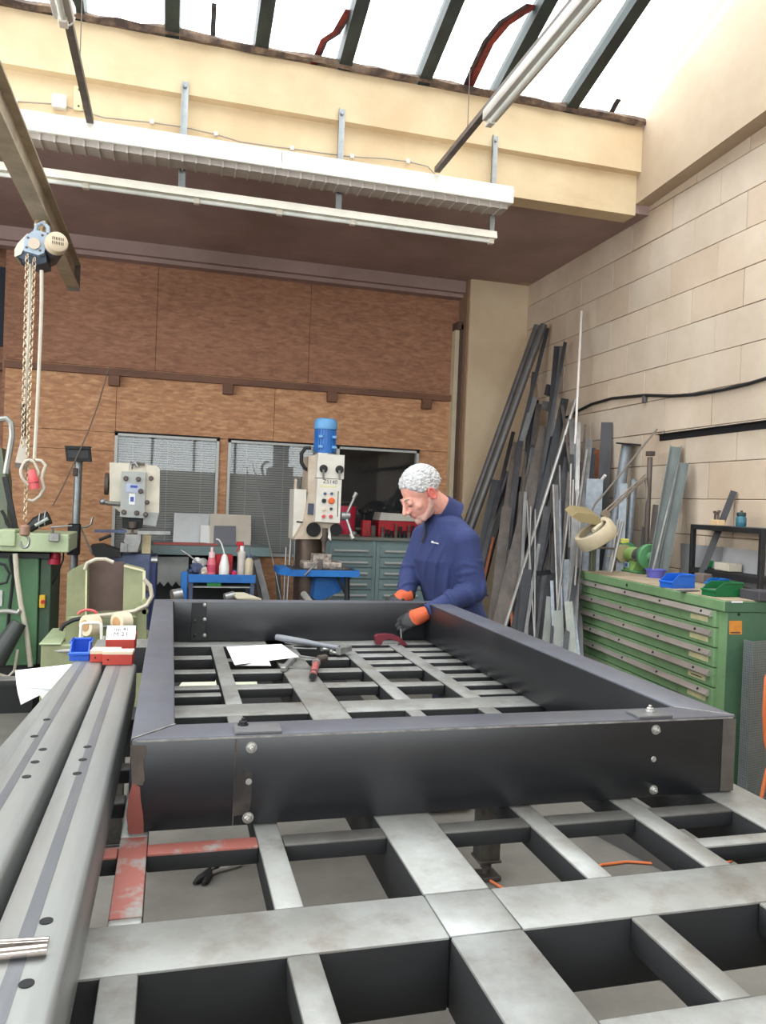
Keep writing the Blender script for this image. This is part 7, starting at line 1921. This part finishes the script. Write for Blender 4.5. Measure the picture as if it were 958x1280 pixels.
for k in range(320):
    th = rr.uniform(0, math.pi * 0.6); ph = rr.uniform(0, 2 * math.pi)
    x, y, z = math.sin(th) * math.cos(ph), math.sin(th) * math.sin(ph), math.cos(th)
    lx, ly, lz = x * 0.084, y * 0.105 - 0.024, z * 0.096 + 0.031
    f = max(0.0, min(1.0, (ly - 0.02) / 0.05)); g_2 = min(1, max(0, (ly + 0.07) / 0.06))
    if lz < -0.070 * (1 - g_2) + 0.020 * g_2 + 0.062 * f: continue
    mb.ball(HP(lx, ly, lz), rr.uniform(0.0045, 0.0075), (1, 1, 0.8), 8, 6)
hair = remesh(mb, 'hair', M_hair, man, 0.003, 2)
# face details
for s in (-1, 1):
    MB().tube([HP(s * 0.014, 0.0945, 0.022), HP(s * 0.027, 0.0870, 0.026), HP(s * 0.040, 0.0765, 0.022)], [0.003, 0.004, 0.002], 6).build('eyebrow', mat('grey eyebrow', (150, 132, 126), 0.9), man)
    e = MB().ball(HP(s * 0.032, 0.0785, -0.002), 0.0112 * HS, u=14, v=10).build('eye', mat('eye white', (224, 214, 208), 0.2), man)
    MB().tube([HP(s * 0.019, 0.0915, -0.003), HP(s * 0.031, 0.0955, -0.0065), HP(s * 0.044, 0.088, -0.003)], 0.0016, 6).build('eyelashes', M_sweatd, man)
    MB().ball(HP(s * 0.032, 0.0850, -0.009), 0.005, u=10, v=8).build('iris', mat('grey blue iris', (70, 86, 100), 0.2), e)
MB().tube([HP(-0.022, 0.0885, -0.064), HP(-0.010, 0.0965, -0.0655), HP(0, 0.0985, -0.066), HP(0.010, 0.0965, -0.0655), HP(0.022, 0.0885, -0.064)], [0.002, 0.0028, 0.003, 0.0028, 0.002], 6).build('mouth', M_lip, man)
mb = MB()
mb.ball(HP(0, 0.030, -0.083), 1, (0.0555 * HS, 0.0575 * HS, 0.036 * HS), 20, 14, HM); mb.ball(HP(0, 0.074, -0.100), 0.0225 * HS, u=14, v=10)
for s in (-1, 1):
    blob(mb, HP(s * 0.054, 0.0, -0.055), HP(s * 0.032, 0.060, -0.095), 0.0205, 0.019, 12, 3); blob(mb, HP(s * 0.064, -0.002, -0.03), HP(s * 0.056, 0.0, -0.055), 0.0125, 0.019, 12, 2)
blob(mb, HP(-0.014, 0.094, -0.050), HP(0.014, 0.094, -0.050), 0.0062, 0.0062, 8, 2)
remesh(mb, 'beard', M_beard, man, 0.004, 2)

# sweater with folds
mb = MB(); g = 0.014
torso_loft(mb, g); arm(mb, shL, elL, wrL - (wrL - elL).normalized() * 0.045, g); arm(mb, shR, elR, wrR - (wrR - elR).normalized() * 0.01, g)
mb.ball(shL, 0.078); mb.ball(shR, 0.078)
blob(mb, uch + lft * 0.10, shL + Vector((0, 0, 0.012)), 0.085, 0.068); blob(mb, uch - lft * 0.10, shR, 0.085, 0.068)
blob(mb, uch, nb + Vector((0, 0, -0.03)), 0.11, 0.082)
def folds(p, q, r, n, w, seed):
    r_ = random.Random(seed); p = Vector(p); q = Vector(q); ax_ = (q - p).normalized(); s_ = ax_.orthogonal().normalized(); t_ = ax_.cross(s_)
    for i in range(n):
        c = p.lerp(q, (i + 0.5) / n + r_.uniform(-0.03, 0.03)); a0 = r_.uniform(0, 6.28); tilt = r_.uniform(-0.03, 0.03)
        pts = [c + (s_ * math.cos(a0 + a) + t_ * math.sin(a0 + a)) * r + ax_ * (tilt * a) for a in [k * 0.45 for k in range(7)]]
        mb.tube(pts, [w * 0.3, w * 0.8, w, w, w, w * 0.8, w * 0.3], 6)
folds(shL.lerp(elL, 0.35), elL, 0.062, 7, 0.013, 1); folds(elL, elL.lerp(wrL, 0.55), 0.057, 6, 0.013, 2)
folds(elL.lerp(wrL, 0.55), wrL, 0.044, 4, 0.008, 3); folds(shR.lerp(elR, 0.4), elR, 0.060, 4, 0.011, 4); folds(elR, wrR, 0.05, 4, 0.010, 5)
SECS = [(pel, 0.178, 0.13), (waist, 0.172, 0.135), (waist.lerp(chest, 0.5), 0.178, 0.142), (chest, 0.188, 0.142), (uch, 0.190, 0.122), (nb + Vector((0, 0, -0.03)), 0.125, 0.085)]
def tp(h, deg, off=0.0):
    h = max(0.0, min(4.999, h)); i = int(h); f = h - i
    (c0, a0, b0), (c1, a1, b1) = SECS[i], SECS[i + 1]
    a = a0 + (a1 - a0) * f + g + off; b_ = b0 + (b1 - b0) * f + g + off; t = math.radians(deg)
    return c0.lerp(c1, f) + lft * a * math.cos(t) + fwd * b_ * math.sin(t)
for h0, d0, h1, d1, w in ((4.5, 60, 2.2, 100, 0.013), (4.2, 45, 1.8, 82, 0.014), (3.8, 34, 1.2, 62, 0.014), (3.0, 20, 0.8, 44, 0.013), (4.4, 120, 2.4, 112, 0.012), (1.6, 10, 0.5, 80, 0.013), (1.1, -10, 0.2, 60, 0.012), (2.2, -30, 0.8, 20, 0.012)):
    pts = [tp(h0 + (h1 - h0) * t / 6, d0 + (d1 - d0) * t / 6, -0.004) for t in range(7)]
    mb.tube(pts, [w * 0.3, w * 0.8, w, w, w, w * 0.8, w * 0.3], 8)
sw_ = remesh(mb, 'sweater', M_sweat, man, 0.006, 5)
# hem, collar, zip and chest mark
mb = MB(); c = Vector((pel.x, pel.y, pel.z - 0.03)).lerp(waist, 0.15)
mb.tube([c + lft * 0.196 * math.cos(a) + fwd * 0.150 * math.sin(a) for a in [i * math.pi / 14 for i in range(28)]], 0.014, 8, closed=True); mb.build('hem', M_sweat, man)
cn = (nb - hc3).normalized()
up_n = (hc3 - nb).normalized(); s1 = lft; s2 = up_n.cross(s1).normalized()
ring = lambda r, h, k: [nb + up_n * h + s1 * (r * math.cos(a)) + s2 * (r * 1.02 * math.sin(a)) for a in [i * math.pi / 16 for i in range(32)]]
mb = MB()
rs = [ring(0.104, -0.045, 0), ring(0.094, 0.0, 0), ring(0.086, 0.046, 0), ring(0.080, 0.048, 0), ring(0.080, -0.02, 0)]
VV = [[mb.bm.verts.new(p) for p in r] for r in rs]
for A_, B2 in zip(VV, VV[1:]):
    for k in range(32): mb.bm.faces.new((A_[k], A_[(k + 1) % 32], B2[(k + 1) % 32], B2[k]))
mb.build('collar', M_sweat, man)
mb = MB(); mb.tube(ring(0.079, 0.036, 0), 0.006, 6, closed=True); mb.build('collar_lining', M_sweatd, man)
# front point of the torso along fwd at given height
def front(c, b_, off=0.0, side=0.0): return c + fwd * (b_ + 0.014 + off) + lft * side
z0_ = nb + fwd * 0.095 + up_n * 0.02
zp_ = [z0_, front(uch, 0.122, 0.006, 0.03).lerp(z0_, 0.35), front(uch, 0.122, 0.008, 0.03), front(uch.lerp(chest, 0.35), 0.135, 0.004, 0.03)]
MB().tube(zp_, 0.0042, 6).build('zip', M_black, man)
# chest mark: small white embroidered word on the left breast
lc = J(538.5, 680.0, 0.0)
# find the sweater surface there by casting from the eye
bpy.context.view_layer.update()
dg = bpy.context.evaluated_depsgraph_get()
o_loc = world_loc(sw_)
dirr = (J(544.5, 678.5) - EYE).normalized()
hit, loc, nor, idx = sw_.ray_cast(EYE - o_loc, dirr)
if hit:
    loc = loc + o_loc
    zx = nor.normalized(); xx = Vector((0, 0, 1)).cross(zx).normalized(); xx = (xx * math.cos(-0.12) + zx.cross(xx) * math.sin(-0.12)).normalized(); yy = zx.cross(xx)
    text_mesh('Bluman', 0.015, 'chest_mark', M_lbl, man, loc + zx * 0.004, Matrix((xx, yy, zx)).transposed(), extrude=0.003)
# trousers and shoes
mb = MB(); mb.ball(pel + Vector((0, 0, -0.04)), 1, (0.172, 0.135, 0.13), 20, 12, Matrix((lft, fwd, Vector((0, 0, 1)))).transposed())
for h_, k_, a_ in ((hipL, knL, anL), (hipR, knR, anR)):
    blob(mb, h_, k_, 0.096, 0.072); blob(mb, k_, a_ + Vector((0, 0, 0.0)), 0.07, 0.06)
remesh(mb, 'trousers', M_trous, man, 0.010, 3)
for a_ in (anL, anR):
    mb = MB(); blob(mb, a_ + Vector((0, 0, -0.03)) - fwd * 0.03, a_ + fwd * 0.16 + Vector((0, 0, -0.045)), 0.05, 0.042, 12, 3)
    so = remesh(mb, 'shoe', M_black, man, 0.008, 2)
# gloves: black palms and fingers, orange knitted backs and cuffs
for hw, d, up, sgn, curl in ((hwL, dL, upL, 1, 0.55), (hwR, dR, upR, -1, 0.5)):
    mb = MB(); hand_shapes(mb, hw, d, up, 0.0018, curl, sgn)
    gl = remesh(mb, 'glove', M_glove, man, 0.0035, 2)
    dn = d.normalized(); un = (up - dn * up.dot(dn)).normalized()
    mb = MB(); blob(mb, hw - dn * 0.018, hw + dn * 0.012, 0.037, 0.041, 16, 3)
    rot = Matrix((dn.cross(un), dn, un)).transposed()
    mb.ball(hw + dn * 0.026 + un * 0.005, 1, (0.043, 0.034, 0.024), 16, 12, rot)
    remesh(mb, 'glove_back', M_gloveo, gl, 0.0035, 2)
